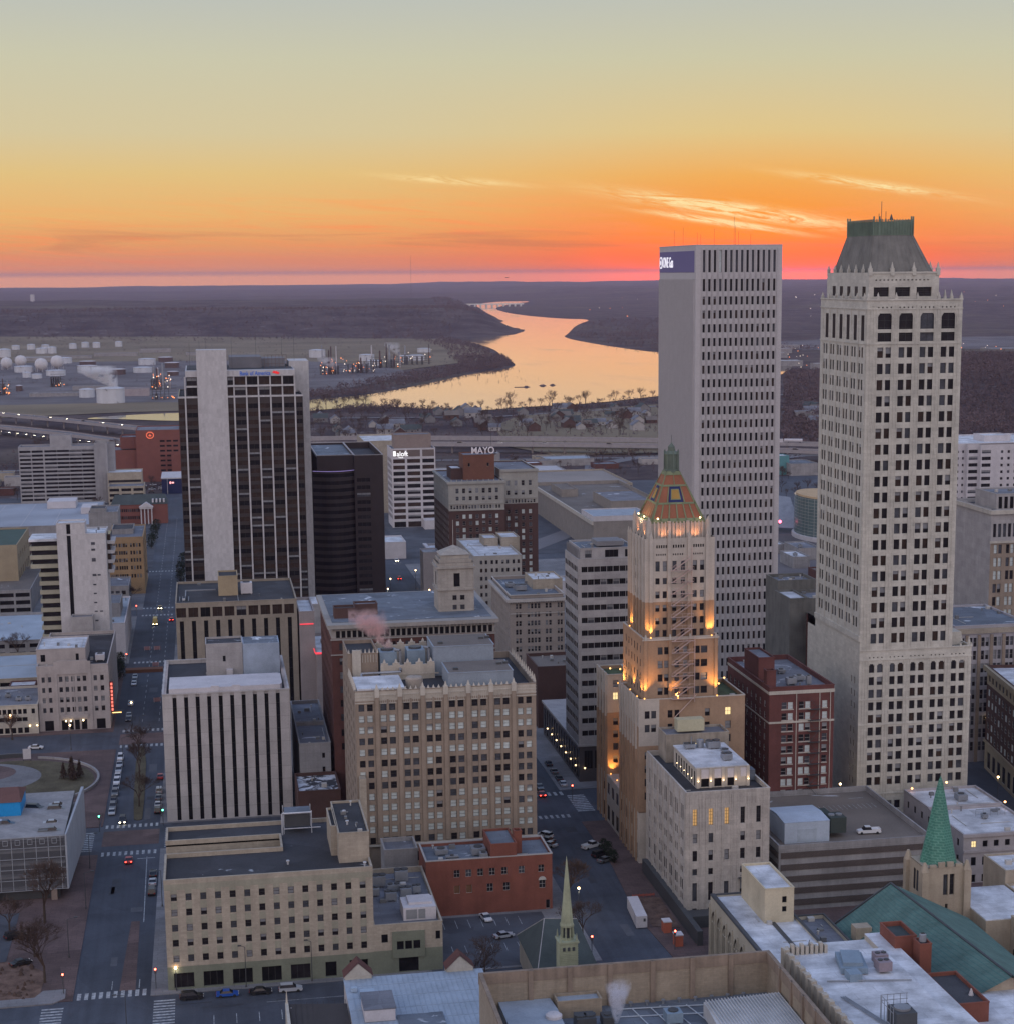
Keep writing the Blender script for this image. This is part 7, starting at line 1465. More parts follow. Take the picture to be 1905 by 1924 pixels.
B.block(-58, -24.5, 1135, 1150, 0, 12, F=[(3, 5, cols(13, -57, -41, .9)), (7.5, 9.5, cols(13, -57, -41, .9)), (5, 5.01, [])], Rr=[(3, 5, cols(4, 1136, 1149, 1)), (7.5, 9.5, cols(4, 1136, 1149, 1))])
mb = MB(); mb.quad((-58.4, 1134.6, 12), (-24, 1134.6, 12), (-26, 1142.5, 17.5), (-56, 1142.5, 17.5)); mb.quad((-58.4, 1150.4, 12), (-24, 1150.4, 12), (-26, 1142.5, 17.5), (-56, 1142.5, 17.5)); mb.poly([(-24, 1134.6, 12), (-24, 1150.4, 12), (-26, 1142.5, 17.5)]); mb.build('slate_roof', SLATE, B.root)
mb = MB(); [mb.box(-33.6+i*2.2-(6 if i > 3 else 0)*3, -32.6+i*2.2-(6 if i > 3 else 0)*3, 1135, 1139, 13, 15) for i in range(4)]; pieces(mb, 'dormer', STUC, B.root)
mb = MB(); [mb.cyl(-40.2+i*2.1, 1131.4, 0, 9.6, .38, k=8) for i in range(4)]; pieces(mb, 'column', STUC, B.root); mb = MB(); mb.box(-41, -33.2, 1130.8, 1135, 9.6, 10.6); mb.prism([(-41.3, 1130.5), (-32.9, 1130.5), (-32.9, 1135), (-41.3, 1135)], 10.6, 10.9); mb.poly([(-41.3, 1130.6, 10.9), (-32.9, 1130.6, 10.9), (-37.1, 1130.6, 13.6)]); mb.quad((-41.3, 1130.6, 10.9), (-37.1, 1130.6, 13.6), (-37.1, 1136, 13.6), (-41.3, 1136, 10.9)); mb.quad((-32.9, 1130.6, 10.9), (-37.1, 1130.6, 13.6), (-37.1, 1136, 13.6), (-32.9, 1136, 10.9)); mb.build('portico_gable', STUC, B.root); B.done()
B = Bld('glass_building', 'dark blue glass box with a white roof and glowing sign at the street end', 'building', -24, 1300, W('navy_glass', (.02, .03, .09), rough=.2, spec=.5))
B.block(-31, -13, 1290, 1330, 0, 10.5, F=[(5, 5.01, [])]); mb = MB(); mb.box(-31.4, -12.6, 1289.6, 1330.4, 10.5, 11.3); mb.box(-27.3, -27, 1289.8, 1290, 0, 10.5); mb.build('white_roof', STUC, B.root); mb = MB(); mb.box(-25.6, -24.6, 1289.7, 1289.9, 7, 8.6); mb.box(-24.2, -22.6, 1289.7, 1289.9, 7.3, 8.3); mb.build('glowing_sign', mat('sign_pink', (.8, .4, .4), emit=(1, .4, .4), es=1.4), B.root); B.done()

# ---- first floor parking garage with the glazed screen, lower left
B = Bld('parking_garage', 'parking garage wrapped in a white grid of glass panels with cars on its roof', 'garage', -60, 458, [CCRT])
x0, x1, y0, y1, H = -100, -37.2, 440, 481, 16.4
for i in range(5):
    z = 3.2*i; mb = MB(); mb.box(x0, x1-.4, y0+1.0, y1, z+2.7 if i else 2.9, z+3.2 if i else 3.2); mb.build('deck_slab', CCRT, B.root)
mb = MB(); mb.box(x0, x1-.4, y0+.9, y1, 14.8, 15.1); mb.build('roof_deck', W('weathered_deck', (.12, .12, .128), var=.25, scale=.1, snow=(.66, .10)), B.root)
mb = MB(); mb.box(x0, x1-1, y0+3, y0+3.2, 3, 14.8); mb.build('inner_wall', W('garage_dark', (.045, .045, .05)), B.root)
mb = MB()
for i in range(22): x = x1-1.2-i*2.87; mb.box(x-.07, x+.07, y0-.12, y0, 3, H)
for i in range(6): z = 3.0+i*2.68; mb.box(x0, x1, y0-.12, y0, z-.06, z+.06)
for i in range(21): 
    x = x1-2.6-i*2.87
    for a in (-.55, .55): mb.box(x+a-.05, x+a+.05, y0-.14, y0-.04, 14.6, 15.8)
    for a in (14.6, 15.8): mb.box(x-.6, x+.6, y0-.14, y0-.04, a-.05, a+.05)
mb.build('screen_grid', W('screen_grid_metal', (.32, .34, .37)), B.root)
gl = bpy.data.materials.new('screen_mesh'); gl.use_nodes = True; nt = gl.node_tree; b = nt.nodes['Principled BSDF']; b.inputs['Base Color'].default_value = (.16, .17, .19, 1); b.inputs['Alpha'].default_value = .45; b.inputs['Roughness'].default_value = .3
mb = MB(); mb.quad((x0, y0-.02, 3), (x1, y0-.02, 3), (x1, y0-.02, H-.1), (x0, y0-.02, H-.1)); mb.build('screen_panels', gl, B.root)
mb = MB(); mb.prism([(x1-.1, y0-.4), (x1+.3, y0-.4), (x1+1.9, y1+1), (x1+1.2, y1+1)], 3.0, 16.7); mb.build('fin_wall', W('pale_blue_grey_panel', (.33, .36, .40), var=.15), B.root)
mb = MB(); [mb.box(x1-4-i*14, x1-2.6-i*14, y0+.1, y0+1.5, 0, 3.2) for i in range(5)]; pieces(mb, 'brick_column', W('pale_brick_column', (.25, .20, .17)), B.root)
mb = MB(); mb.box(x0, x1-2, y0+2, y0+2.2, 0, 3); mb.build('ground_floor_shade', DMET, B.root)  # dark panel put in for the shade of the open ground floor
mb = MB(); mb.box(-62, -49.4, 460.5, 474, 15.1, 19.6); o = mb.build('roof_shed', BLUP, B.root); mb = MB(); mb.quad((-62.3, 460.2, 19.6), (-49.1, 460.2, 19.6), (-50.4, 467, 21.8), (-62.3, 467, 21.8)); mb.quad((-62.3, 474.3, 19.6), (-49.1, 474.3, 19.6), (-50.4, 467, 21.8), (-62.3, 467, 21.8)); mb.poly([(-49.1, 460.2, 19.6), (-49.1, 474.3, 19.6), (-50.4, 467, 21.8)]); mb.build('shed_roof', W('rust_brown_roof', (.14, .07, .06)), o)
B.done()

# ================================================================ centre and right, beyond the towers
FED = W('federal_stone', (.24, .22, .20), streak=.08)
B = Bld('federal_building', 'wide brown stone building with sunken flat roofs right of the brick hotel', 'building', 232, 1010, FED); B.block(204, 262, 956, 1148, 0, 17); B.roof(204, 262, 956, 1148, 17, BRNR, ph=2)
mb = MB(); mb.box(203.2, 204, 956, 1148, 15.2, 17.3); mb.build('cornice', CRM, B.root); pent(B, 226, 250, 1010, 1060, 15, 21, FED, GRYR); pent(B, 212, 222, 1085, 1120, 15, 19.5, FED, BRNR); pent(B, 204.5, 236, 958, 990, 16.5, 19.6, STUC, MATS['pale_blue_roof'], name='white_annex'); B.done()
garage('long beige parking garage with stacked decks behind the brick hotel', 205, 275, 1165, 1255, 4, 3.0, wall=BEIGE, roofm=W('tan_deck', (.25, .225, .21), var=.25, scale=.03))
B = simple('exhibition_hall', 'low hall with a long pale roof beside the motorway', 150, 250, 1262, 1300, 12, CCRT, W('pale_hall_roof', (.42, .42, .45), var=.15)); B.done()
B = simple('storage_shed', 'long blue-roofed shed just below the motorway viaduct', 262, 300, 1402, 1430, 5.5, CCRT, MATS['pale_blue_roof']); B.done()
B = simple('entrance_pavilion', 'white roofed pavilion at the foot of the brick hotel on its right', 152, 163, 812, 826, 10, STUC, WHM); B.done()
B = simple('low_wing', 'low white roofed wing at the foot of the brick hotel facing the street', 97.5, 105, 835, 848, 22, STUC, WHM); B.done()
B = simple('street_kiosk', 'small white roofed street building past the white gridded hotel', 92, 103, 960, 985, 9, STUC, WHM); B.done()
GLS = W('green_curtain_glass', (.10, .15, .15), rough=.25, spec=.5, brick=(2.4, 1.8, .12, 0), brickc=(.28, .30, .29))
B = Bld('arena', 'round green glass arena wall with a sloping metal canopy beside it', 'arena', 345, 980, GLS)
mb = MB(); mb.prism([(345+16*math.cos(a*.2618), 985+26*math.sin(a*.2618)) for a in range(24)], 2.5, 24); mb.build('glass_drum', GLS, B.root); mb = MB(); mb.prism([(345+17.5*math.cos(a*.2618), 984+28*math.sin(a*.2618)) for a in range(24)], 0, 2.5); mb.build('plinth', STUC, B.root)
mb = MB(); mb.prism([(345+15*math.cos(a*.2618), 985+25*math.sin(a*.2618)) for a in range(24)], 24, 25); mb.build('lit_rim', W('warm_rim', (.5, .35, .2)), B.root)  # rim in one even warm tan
mb = MB(); mb.poly([(322, 1010, 3), (336, 1000, 3), (336, 1020, 19), (324, 1030, 20)]); mb.poly([(318, 1040, 19), (330, 1030, 19.5), (330, 1060, 22), (318, 1070, 22)]); mb.box(318, 330, 1045, 1075, 0, 19); mb.box(324.6, 328.4, 1009, 1010, 4.2, 6.2); mb.build('metal_canopy', MET, B.root); lamp_orb(324.5, 1003, 7, 1.0, (1, .12, .2), 6, 'red_lamp', B.root); B.done()
for i, (x, y, w_, d_, h_, rm, lab) in enumerate([(292, 880, 9, 22, 6, WHM, 'small white roofed shop nearest below the arena'), (303, 905, 12, 24, 6.5, GRYR, 'small grey roofed shop below the arena'), (296, 930, 8, 18, 5, WHM, 'tiny white roofed shop tight below the arena canopy'), (301, 846, 14, 24, 8, GRYR, 'low brick shop with a grey roof beside the cream skyscraper'), (283, 800, 16, 30, 9, BRNR, 'low shop with a brown roof behind the dark windowless block')]):
    B = simple('shop', lab, x, x+w_, y, y+d_, h_, DRED if i > 2 else CCRT, rm); hvac(B, x+2, x+4, y+5, y+7, h_-.3, 1.5); B.done()
B = simple('grey_building', 'grey low block with a turquoise roofed box beyond the motorway ramp', 425, 446, 1290, 1320, 9, CCRT, BLUR); pent(B, 416, 427, 1300, 1315, 0, 14, W('turquoise_box', (.10, .26, .28)), WHM, name='turquoise_box'); B.done()
B = Bld('apartment_tower', 'big white apartment tower with balcony strips at the right edge', 'building', 430, 975, [STUC])
wz = [49-3.75*i for i in range(13)]
B.facade('F', 950, 430, 470, 0, 54, [(z, z+1.5, cols(8, 434, 466, 1.5)) for z in wz]); B.facade('L', 408, 956, 1010, 0, 54, [(z, z+1.5, cols(8, 958, 1008, 2)) for z in wz]); B.facade('R', 470, 950, 1010, 0, 54); B.facade('B', 1010, 408, 470, 0, 54)
for a, b_, p_ in ((408, 417, 956), (417, 423.5, 953), (423.5, 430, 950)):
    B.facade('F', p_, a, b_, 0, 54, [(z, z+(1.9 if a > 416 else 1.4), cols(1 if a > 416 else 3, a, b_, 5.4 if a > 416 else 1.1, 'strip' if a > 416 else None)) for z in wz])
B.facade('L', 417, 953, 956, 0, 54); B.facade('L', 423.5, 950, 953, 0, 54); B.roof(408, 470, 956.1, 1010, 54.1, WHM, ph=.5, t=.4); pent(B, 434, 450, 970, 985, 53.6, 57, STUC, WHM); B.done()
B = simple('brick_building', 'dark red brick block with a pale top storey left of the white apartment tower', 326, 352, 760, 785, 28.5, [DRED, PRE2][0], BLUR, F=[(z, z+1.8, cols(8, 328, 350, 1.6)) for z in (24.5, 19.5, 14.5, 9.5, 4.5)], frame=FR_L); pent(B, 326.4, 332, 762, 770, 28, 33, RED, GRV, name='chimney'); mb = MB(); flat(mb, 'F', 760, 326, 352, 22.5, 28.5, .2); mb.build('pale_storey', CRM, B.root); B.done()
B = Bld('courthouse', 'pale classical building with a hipped green metal roof', 'building', 310, 720, CRM)
B.block(300, 318, 700, 745, 0, 22, L=[(z, z+2.6, cols(10, 702, 743, 1.5)) for z in (5, 12, 17)], F=[(z, z+2.6, cols(4, 301, 317, 1.5, 'litsoft')) for z in (5, 12, 17)]); mb = MB(); mb.quad((299.4, 699.4, 22), (299.4, 745.6, 22), (309, 738, 27.6), (309, 706, 27.6)); mb.quad((318.6, 699.4, 22), (318.6, 745.6, 22), (309, 738, 27.6), (309, 706, 27.6)); mb.poly([(299.4, 699.4, 22), (318.6, 699.4, 22), (309, 706, 27.6)]); mb.poly([(299.4, 745.6, 22), (318.6, 745.6, 22), (309, 738, 27.6)]); mb.build('green_roof', W('teal_metal_roof', (.11, .19, .20)), B.root); B.done()
B = simple('office_building', 'grey panelled office with tan piers seen between the cream skyscraper and the dark brick corner block', 221.6, 246, 512, 545, 43, [W('lilac_grey_panel', (.36, .35, .38)), TAN][0], BLUR, F=[(z, z+2.9, [q for i in range(6) for q in ((222.4+i*4, 223.5+i*4), (223.8+i*4, 224.9+i*4))]) for z in [36.3-4.1*i for i in range(9)]], frame=FR_L)
B.root['label'] = 'grey panelled office with tan piers, right behind the cream skyscraper'
mb = MB(); [mb.box(225.2+i*4, 226.2+i*4, 511.7, 512, 0, 40) for i in range(6)]; pieces(mb, 'tan_pier', TAN, B.root); mb = MB(); mb.box(221.3, 246.4, 511.2, 512, 40.6, 42.2); mb.build('cornice', BEIGE, B.root); lamp_orb(233, 511.2, 14, .7, (1, .7, .35), 1.2, 'lit_room', B.root); B.done()
B = Bld('ornate_tower', 'tall stone and tan brick office cut by the right edge with a white crown storey', 'building', 262, 575, [PRE2, TAN])
B.facade('L', 254, 560, 590, 0, 72); B.facade('F', 560, 254, 276, 0, 60.8, [(z, z+3, [q for i in range(5) for q in ((255.3+i*4.3, 256.5+i*4.3), (256.9+i*4.3, 258.1+i*4.3))]) for z in [57-4.4*i for i in range(12)]], m=1, style='hungpale'); B.facade('F', 560, 254, 276, 60.8, 71.4, [(62.5, 67, cols(12, 254.5, 275.5, 1.1))], m=0); B.facade('R', 276, 560, 590, 0, 72); B.facade('B', 590, 254, 276, 0, 72); B.roof(254, 276, 560, 590, 71.5, GRV)
mb = MB(); mb.box(253.4, 276.5, 559.2, 560, 70.2, 71.6); mb.box(253.4, 254, 560, 590, 70.2, 71.6); mb.box(253.7, 276.5, 559.6, 560, 60.5, 61.2); mb.build('cornice', CRM, B.root); pent(B, 257, 274, 563, 580, 71, 76.5, PRE2, GRYR, F=[(71.6, 75.6, cols(8, 257.4, 273.6, 1.3, 'dark'))]); B.done()
B = Bld('corner_block', 'dark brown brick corner block with a buff base and cornice at the right edge', 'building', 229.5, 505, [BRN, W('buff_stone', (.33, .28, .20), streak=.08)], frame=FR_L)
B.facade('L', 229.5, 435, 505, 0, 8.5, [(1, 6, cols(12, 437, 503, 3.6, 'dark'))], m=1, style='dark'); B.facade('L', 229.5, 435, 505, 8.5, 26.5, [(z, z+2.0, cols(18, 436, 504, 1.9)) for z in (9.6, 13, 16.4, 19.8, 23.2)], style='hungpale'); B.facade('L', 229.5, 435, 505, 26.5, 32, [(27.5, 29.4, cols(18, 436, 504, 1.9))], m=1)
B.block(229.52, 260, 435, 504.9, 0, 31.9) if False else None
B.facade('F', 435, 229.5, 260, 0, 32); B.facade('B', 505, 229.5, 260, 0, 32); B.facade('R', 260, 435, 505, 0, 32); B.roof(229.5, 260, 435, 505, 32, WHM, ph=.8)
mb = MB(); mb.box(228.5, 229.5, 434, 506, 30.6, 32); mb.box(229.2, 229.5, 434, 506, 8.2, 9.0); mb.build('cornice', B.wall[1], B.root); B.done(); B.root.rotation_euler = (0, 0, -rad(9.2))
B = simple('garage_building', 'plain pale block behind the grey panelled office at the right edge', 254, 285, 620, 650, 30, PRE2, GRYR, F=[(z, z+2, cols(6, 255, 284, 2)) for z in (5, 10, 15, 20, 25)]); B.root['label'] = 'plain pale block below the green roofed classical building'; B.done()

for i in range(22):
    x, y = R.uniform(120, 430), R.choice((R.uniform(1270, 1390), R.uniform(1300, 1460))); B = simple('low_building', 'small low commercial building near the motorway', x, x+R.uniform(10, 26), y, y+R.uniform(10, 22), R.uniform(3.5, 7), R.choice((CCRT, BEIGE, DRED, PRE2)), R.choice((GRYR, BLUR, BRNR, WHM)), grp='low buildings near the motorway'); B.done()
for i in range(16):
    x, y = R.uniform(-190, -62), R.uniform(1290, 1440); B = simple('low_building', 'small low building left of the hospital', x, x+R.uniform(10, 24), y, y+R.uniform(10, 18), R.uniform(4, 8), R.choice((CCRT, BEIGE, DRED, PRE2)), R.choice((GRYR, BLUR, BRNR)), grp='low buildings left of the hospital'); B.done()
# ================================================================ motorway
VIA = W('viaduct_concrete', (.30, .28, .29), var=.15)
def viaduct(pts, z, wd, lab, nm):
    root = empty(nm, (pts[0][0], pts[0][1], 0), lab, 'bridge')
    def off(k): 
        L = []
        for i, p in enumerate(pts):
            a = pts[max(0, i-1)]; b_ = pts[min(len(pts)-1, i+1)]; dx, dy = b_[0]-a[0], b_[1]-a[1]; l = math.hypot(dx, dy); L.append((p[0]-dy/l*k, p[1]+dx/l*k))
        return L
    l, r_ = off(wd/2), off(-wd/2); mb = MB()
    for i in range(len(pts)-1):
        a, b_, c_, d_ = l[i], l[i+1], r_[i+1], r_[i]; mb.quad((*a, z), (*b_, z), (*c_, z), (*d_, z)); mb.quad((*a, z-1.6), (*b_, z-1.6), (*c_, z-1.6), (*d_, z-1.6))
    mb.build('deck', ROADF, root); mb = MB()
    for L in (l, r_):
        for a, b_ in zip(L, L[1:]): mb.quad((*a, z-1.8), (*b_, z-1.8), (*b_, z+1.0), (*a, z+1.0)); mb.quad((a[0], a[1]+.3, z-1.8), (b_[0], b_[1]+.3, z-1.8), (b_[0], b_[1]+.3, z+1.0), (a[0], a[1]+.3, z+1.0))
    mb.build('parapet', VIA, root); mb = MB(); acc = 0
    for a, b_ in zip(pts, pts[1:]):
        n_ = max(1, int(math.hypot(b_[0]-a[0], b_[1]-a[1])/26))
        for k in range(n_): x, y = a[0]+(b_[0]-a[0])*k/n_, a[1]+(b_[1]-a[1])*k/n_; mb.cyl(x, y, 0, z-1.6, .8, k=6)
    pieces(mb, 'pier', VIA, root)
    return root
FA = [(-330, 2160), (-249, 2046), (-209, 1980), (-138, 1880), (-62, 1760), (-19, 1683), (52, 1619), (93, 1602), (144, 1599), (211, 1575), (278, 1552), (380, 1508), (475, 1451), (560, 1400)]
FN = [(-300, 1960), (-227, 1858), (-193, 1822), (-128, 1731), (-69, 1626), (-21, 1580), (90, 1562), (205, 1530), (270, 1510), (371, 1468), (456, 1404), (540, 1350)]
viaduct(chaikin(FA, 2, False)[:-4] if False else FA, 9, 13, 'far carriageway of the elevated motorway crossing behind downtown', 'viaduct'); viaduct(FN, 8, 13, 'near carriageway of the elevated motorway with tall piers', 'viaduct')
ribbon('road', [(-330, 2080), (-200, 1895), (-120, 1780), (-60, 1690), (0, 1620), (90, 1580)], 16, .5, ROADF)
root = empty('river_bridge', (1229, 8356, 0), 'pale low bridge crossing the far end of the river', 'bridge'); mb = MB()
mb.box(1180, 1440, 8240, 8254, 9, 14); [mb.box(1190+i*26, 1196+i*26, 8238, 8256, 0, 9) for i in range(10)]; mb.build('span', W('pale_bridge_concrete', (.75, .72, .66)), root)

# ================================================================ tank farm and refinery
TW_ = W('white_tank_paint', (.50, .52, .56), var=.15, streak=.05); TD = W('rusty_tank', (.09, .06, .055), var=.3); TS = W('sphere_paint', (.56, .55, .56), var=.1)
TK = {}
def tank(x, y, r_, h_, kind, lab, grp, z=0):
    key = (kind,)
    if key not in TK:
        t = empty('storage_tank', (x, y, z), lab, 'storage tank', grp)
        if kind == 'sphere':
            mb = MB(); mb.lathe(x, y, [(.05, z), (.55, z+.25), (.9, z+.6), (1, z+1), (.9, z+1.5), (.6, z+1.85), (.05, z+2)], 14); mb.build('sphere_shell', TS, t, smooth=True); mb = MB(); [mb.cyl(x+.85*math.cos(k), y+.85*math.sin(k), z-.3, z+.9, .04, k=4) for k in range(6)]; mb.build('legs', TS, t)
        else:
            m_ = TD if kind == 'dark' else TW_; mb = MB(); mb.cyl(x, y, z, z+1, 1, k=20); mb.build('shell', m_, t); mb = MB(); mb.lathe(x, y, [(1.02, z+.96), (1.02, z+1.0), (.6, z+1.08), (.02, z+1.13)], 20); mb.build('lid', TW_ if kind != 'dark' else STUC, t)
            mb = MB(); mb.tube((x+.6, y-.85, z), (x-.3, y-.99, z+1), .02, k=4); mb.build('stair', DMET, t)
        TK[key] = t; o = t
    else: o = clone(TK[key], (x, y, z)); o['label'] = lab; o['group'] = grp
    o.scale = (r_, r_, r_ if kind == 'sphere' else h_); return o
g1 = 'white tanks in a row below the wooded ridge'
for x, y, r_, h_ in [(-378, 3945, 8.1, 9.1), (-347, 3943, 8.3, 10.9), (-320, 3959, 8.0, 9.2), (-264, 3956, 7.8, 10.6), (-242, 4013, 7.9, 11.1), (-218, 3994, 7.8, 11.1), (-174, 4034, 7.5, 10.8)]: tank(x, y, r_, h_, 'w', 'small white storage tank in the row under the wooded ridge', g1)
for (x, y, r_, h_), lab in zip([(-365, 3585, 12, 15), (-307, 3733, 13.1, 10.6), (-289, 3727, 8.7, 12.6)], ['large white tank at the left edge of the tank row', 'wide white tank in front of the tank row', 'white tank overlapping the wide white tank on its right']): tank(x, y, r_, h_, 'w', lab, g1)
for (x, y, r_, h_), lab in zip([(-313, 3100, 9.5, 0), (-297, 3171, 9.6, 0), (-251, 3010, 10.4, 0), (-232, 3085, 10.8, 0)], ['leftmost white spherical gas tank', 'second spherical gas tank from the left', 'pinkish spherical gas tank in the middle', 'rightmost white spherical gas tank']): tank(x, y, r_, 1, 'sphere', lab, 'spherical gas tanks', 1.5)
for (x, y, r_, h_), lab in zip([(-278, 3011, 14.6, 9.7), (-237, 3295, 14.6, 10.0), (-220, 2891, 14.6, 8.5), (-92, 2939, 14.6, 8.5), (-92, 3190, 14.5, 10.6), (-242, 2817, 7.5, 6.8), (-259, 2846, 6.3, 8.1)], ['pale tank under the left spheres', 'flat pale tank behind the spheres', 'pale tank below the right sphere', 'pale tank right of the dark tanks', 'tall pale tank before the fields', 'small tank below the spheres', 'tiny tank left of the small tank']): tank(x, y, r_, h_, 'w', lab, 'pale tanks among the spheres')
for (x, y, r_, h_), lab in zip([(-191, 3206, 13.5, 7.5), (-181, 3021, 16.1, 8.7), (-130, 2891, 13.9, 8.8), (-63, 3299, 12.7, 8.3), (-49, 3075, 11.8, 8.9), (-44, 2833, 8.6, 6.7), (-239, 2509, 4.3, 7.8)], ['dark rusty tank behind another dark tank', 'dark rusty tank with a bright white rim', 'low dark tank left of the pale tank', 'farthest dark tank before the fields', 'dark tank with white rim near the fields', 'small dark tank near the bank tower', 'narrow dark tank by the orange lights']): tank(x, y, r_, h_, 'dark', lab, 'dark rusty tanks')
for (x, y, r_, h_), lab in zip([(-109, 2245, 16.6, 17.8), (-143, 2355, 9.5, 10.6)], ['big pale blue tank with steam rising from it', 'smaller white tank left of the steaming tank']): tank(x, y, r_, h_, 'w', lab, 'tanks by the river')
for (x, y, r_, h_), lab in zip([(207, 3376, 14.9, 13.7), (283, 3215, 13.3, 10.9), (281, 3048, 14.0, 8.3), (420, 3521, 12.7, 8.0), (367, 3185, 13.7, 10.1), (344, 3177, 9.1, 9.7)], ['white tank alone left of the refinery towers', 'white tank behind the refinery towers', 'low white tank among the refinery towers', 'far pale tank right of the refinery', 'wide pale tank right of the refinery towers', 'pale tank beside the wide one']): tank(x, y, r_, h_, 'w', lab, 'refinery tanks')
B = simple('pump_house', 'long low pale shed right of the steaming tank', -101, -67, 2360, 2385, 10, W('dull_pink_shed', (.34, .30, .31)), GRYR); B.done()
for i, (x, y, w_, d_) in enumerate([(-215, 2380, 60, 22), (-170, 2500, 50, 20), (-330, 3400, 70, 30), (-260, 3480, 60, 26), (-200, 3560, 80, 24), (-120, 3700, 60, 20), (-30, 3550, 50, 22), (30, 2760, 30, 18)]):
    B = simple('refinery_shed', 'low grey industrial shed in the tank farm', x, x+w_, y, y+d_, 5+i % 3, CCRT, [GRYR, BLUR, WHM][i % 3], grp='industrial sheds in the tank farm'); B.done()
OL = mat('sodium_light', (1, .6, .3), emit=(1, .24, .045), es=2.4); WL_ = mat('white_light', (1, .95, .9), emit=(1, .80, .60), es=1.8)
lme = {}
def dot(x, y, z, r_, m_, nm, parent):
    key = (m_.name, round(r_, 1))
    if key not in lme:
        mb = MB(); mb.lathe(0, 0, [(.01, -r_), (r_*.87, -r_*.5), (r_*.87, r_*.5), (.01, r_)], 6); me = bpy.data.meshes.new(nm); me.from_pydata(mb.v, [], mb.f); me.materials.append(m_); lme[key] = me
    o = bpy.data.objects.new(nm, lme[key]); C.objects.link(o); o.parent = parent; o.location = Vector((x, y, z))-(LOC(parent) if parent else Vector()); return o
def unit(x, y, w_, d_, cols_, nl, lab, wl=.3, hmax=30):
    t = empty('refinery_unit', (x, y, 0), lab, 'refinery unit'); mb = MB()
    for i in range(5):
        z = 3+i*3.5; mb.box(x-w_/2, x+w_/2, y-.4, y+.4, z, z+.5); mb.box(x-w_/2+i*w_/6, x-w_/2+i*w_/6+.7, y-d_/2, y+d_/2, 0, 14)
    mb.build('pipe_rack', DMET, t)
    for i in range(cols_):
        cx, cy, h_ = x+R.uniform(-.5, .5)*w_, y+R.uniform(-.5, .5)*d_, R.uniform(.45, 1)*hmax; mb = MB(); r_ = R.uniform(.9, 2.0); mb.lathe(cx, cy, [(r_, 0), (r_, h_*.6), (r_*.7, h_*.65), (r_*.7, h_), (.1, h_+1)], 8); mb.build('column', [MET, TD, STUC][i % 3], t)
    for i in range(nl): dot(x+R.uniform(-.5, .5)*w_, y-d_/2-1+R.uniform(0, .5)*d_, R.uniform(2, hmax*.55), R.uniform(.35, .85), WL_ if R.random() < wl else OL, 'work_light', t)
unit(-258, 2440, 32, 30, 7, 46, 'cluster of orange lit refinery towers at the left edge', .1, 26)
unit(-196, 2600, 18, 20, 4, 12, 'small orange lit plant below the spherical tanks', .3, 10)
unit(-55, 2500, 26, 30, 7, 34, 'lit refinery cracker between the steaming tank and the bank tower', .25, 38)
unit(-47, 2290, 30, 10, 2, 10, 'lights along the river fence near the bank tower', .1, 8)
unit(195, 2790, 40, 26, 8, 26, 'refinery unit with a tall dark rust tower by the riverside', .2, 46)
unit(240, 2820, 42, 26, 8, 26, 'middle refinery unit glowing orange by the river', .3, 30)
unit(292, 2960, 50, 26, 9, 16, 'refinery unit of slim grey columns right of the glow', .6, 40)
unit(352, 3050, 50, 20, 2, 8, 'lone pair of lattice masts at the right end of the refinery', .8, 46)
unit(470, 4750, 110, 40, 6, 14, 'distant plant with white lights under the wooded ridge', .9, 22)
# ================================================================ masts, aircraft, distant lights
m_ = empty('radio_mast', (1017, 9000, 0), 'tall thin radio mast on the far horizon', 'mast'); mb = MB(); mb.tube((1017, 9000, 0), (1017, 9000, 236), 1.0, .5, k=4); mb.build('shaft', DMET, m_)
m_ = empty('water_tower', (-602, 7000, 0), 'pale water tower on the far left ridge', 'water tower'); mb = MB(); mb.cyl(-602, 7000, 0, 60, 2, k=8); mb.build('stem', STUC, m_); mb = MB(); mb.cyl(-602, 7000, 60, 84, 8, k=12); mb.build('tank', STUC, m_)
mb = MB(); mb.tube((494, 3000, 142.4), (500, 3000, 142.5), .55, .3, k=6); mb.poly([(496.5, 2996.5, 142.4), (498, 2999, 142.5), (498, 3001, 142.5), (496.5, 3003.5, 142.4)]); mb.poly([(499.2, 3000, 142.5), (500.2, 3000, 142.5), (500.3, 3000, 143.8)]); tag(mb.build('aircraft', DMET), 'tiny aircraft flying low over the river', 'aircraft')
TLt = empty('town_lights', (1900, 7000, 0), 'scattered lights of the far town beyond the river', 'town lights'); TLt['kind'] = 'stuff'
for i in range(60):
    y = R.uniform(5400, 9800); x = y*R.uniform(.20, .47); z = hz(x, y)+9
    if R.random() < .5 or y > 7000: dot(x, y, z, R.uniform(.7, 1.6), WL_ if R.random() < .5 else OL, 'house_light', TLt)
for i in range(34):
    y = R.uniform(2600, 3500); x = y*R.uniform(.325, .345) if i % 2 else y*R.uniform(.43, .50); dot(x, y, hz(x, y)+6, R.uniform(.4, .8), WL_ if R.random() < .6 else OL, 'yard_light', TLt)
for i, (x, y, w_, d_) in enumerate([(880, 2800, 60, 30), (900, 2950, 40, 24), (1000, 3250, 70, 26), (960, 3080, 46, 22), (1075, 3400, 60, 30), (1163, 2700, 110, 50), (1280, 2720, 90, 60), (1400, 3100, 150, 60), (1220, 2850, 120, 40), (925, 2700, 36, 20)]):
    B = simple('warehouse', 'pale roofed warehouse in the distant yards beyond the towers', x, x+w_, y, y+d_, 9, CCRT, [WHM, GRYR, W('pale_lilac_roof', (.48, .48, .55))][i % 3], grp='distant warehouses'); 
    B.root.location.z = hz(x+w_/2, y); B.done()
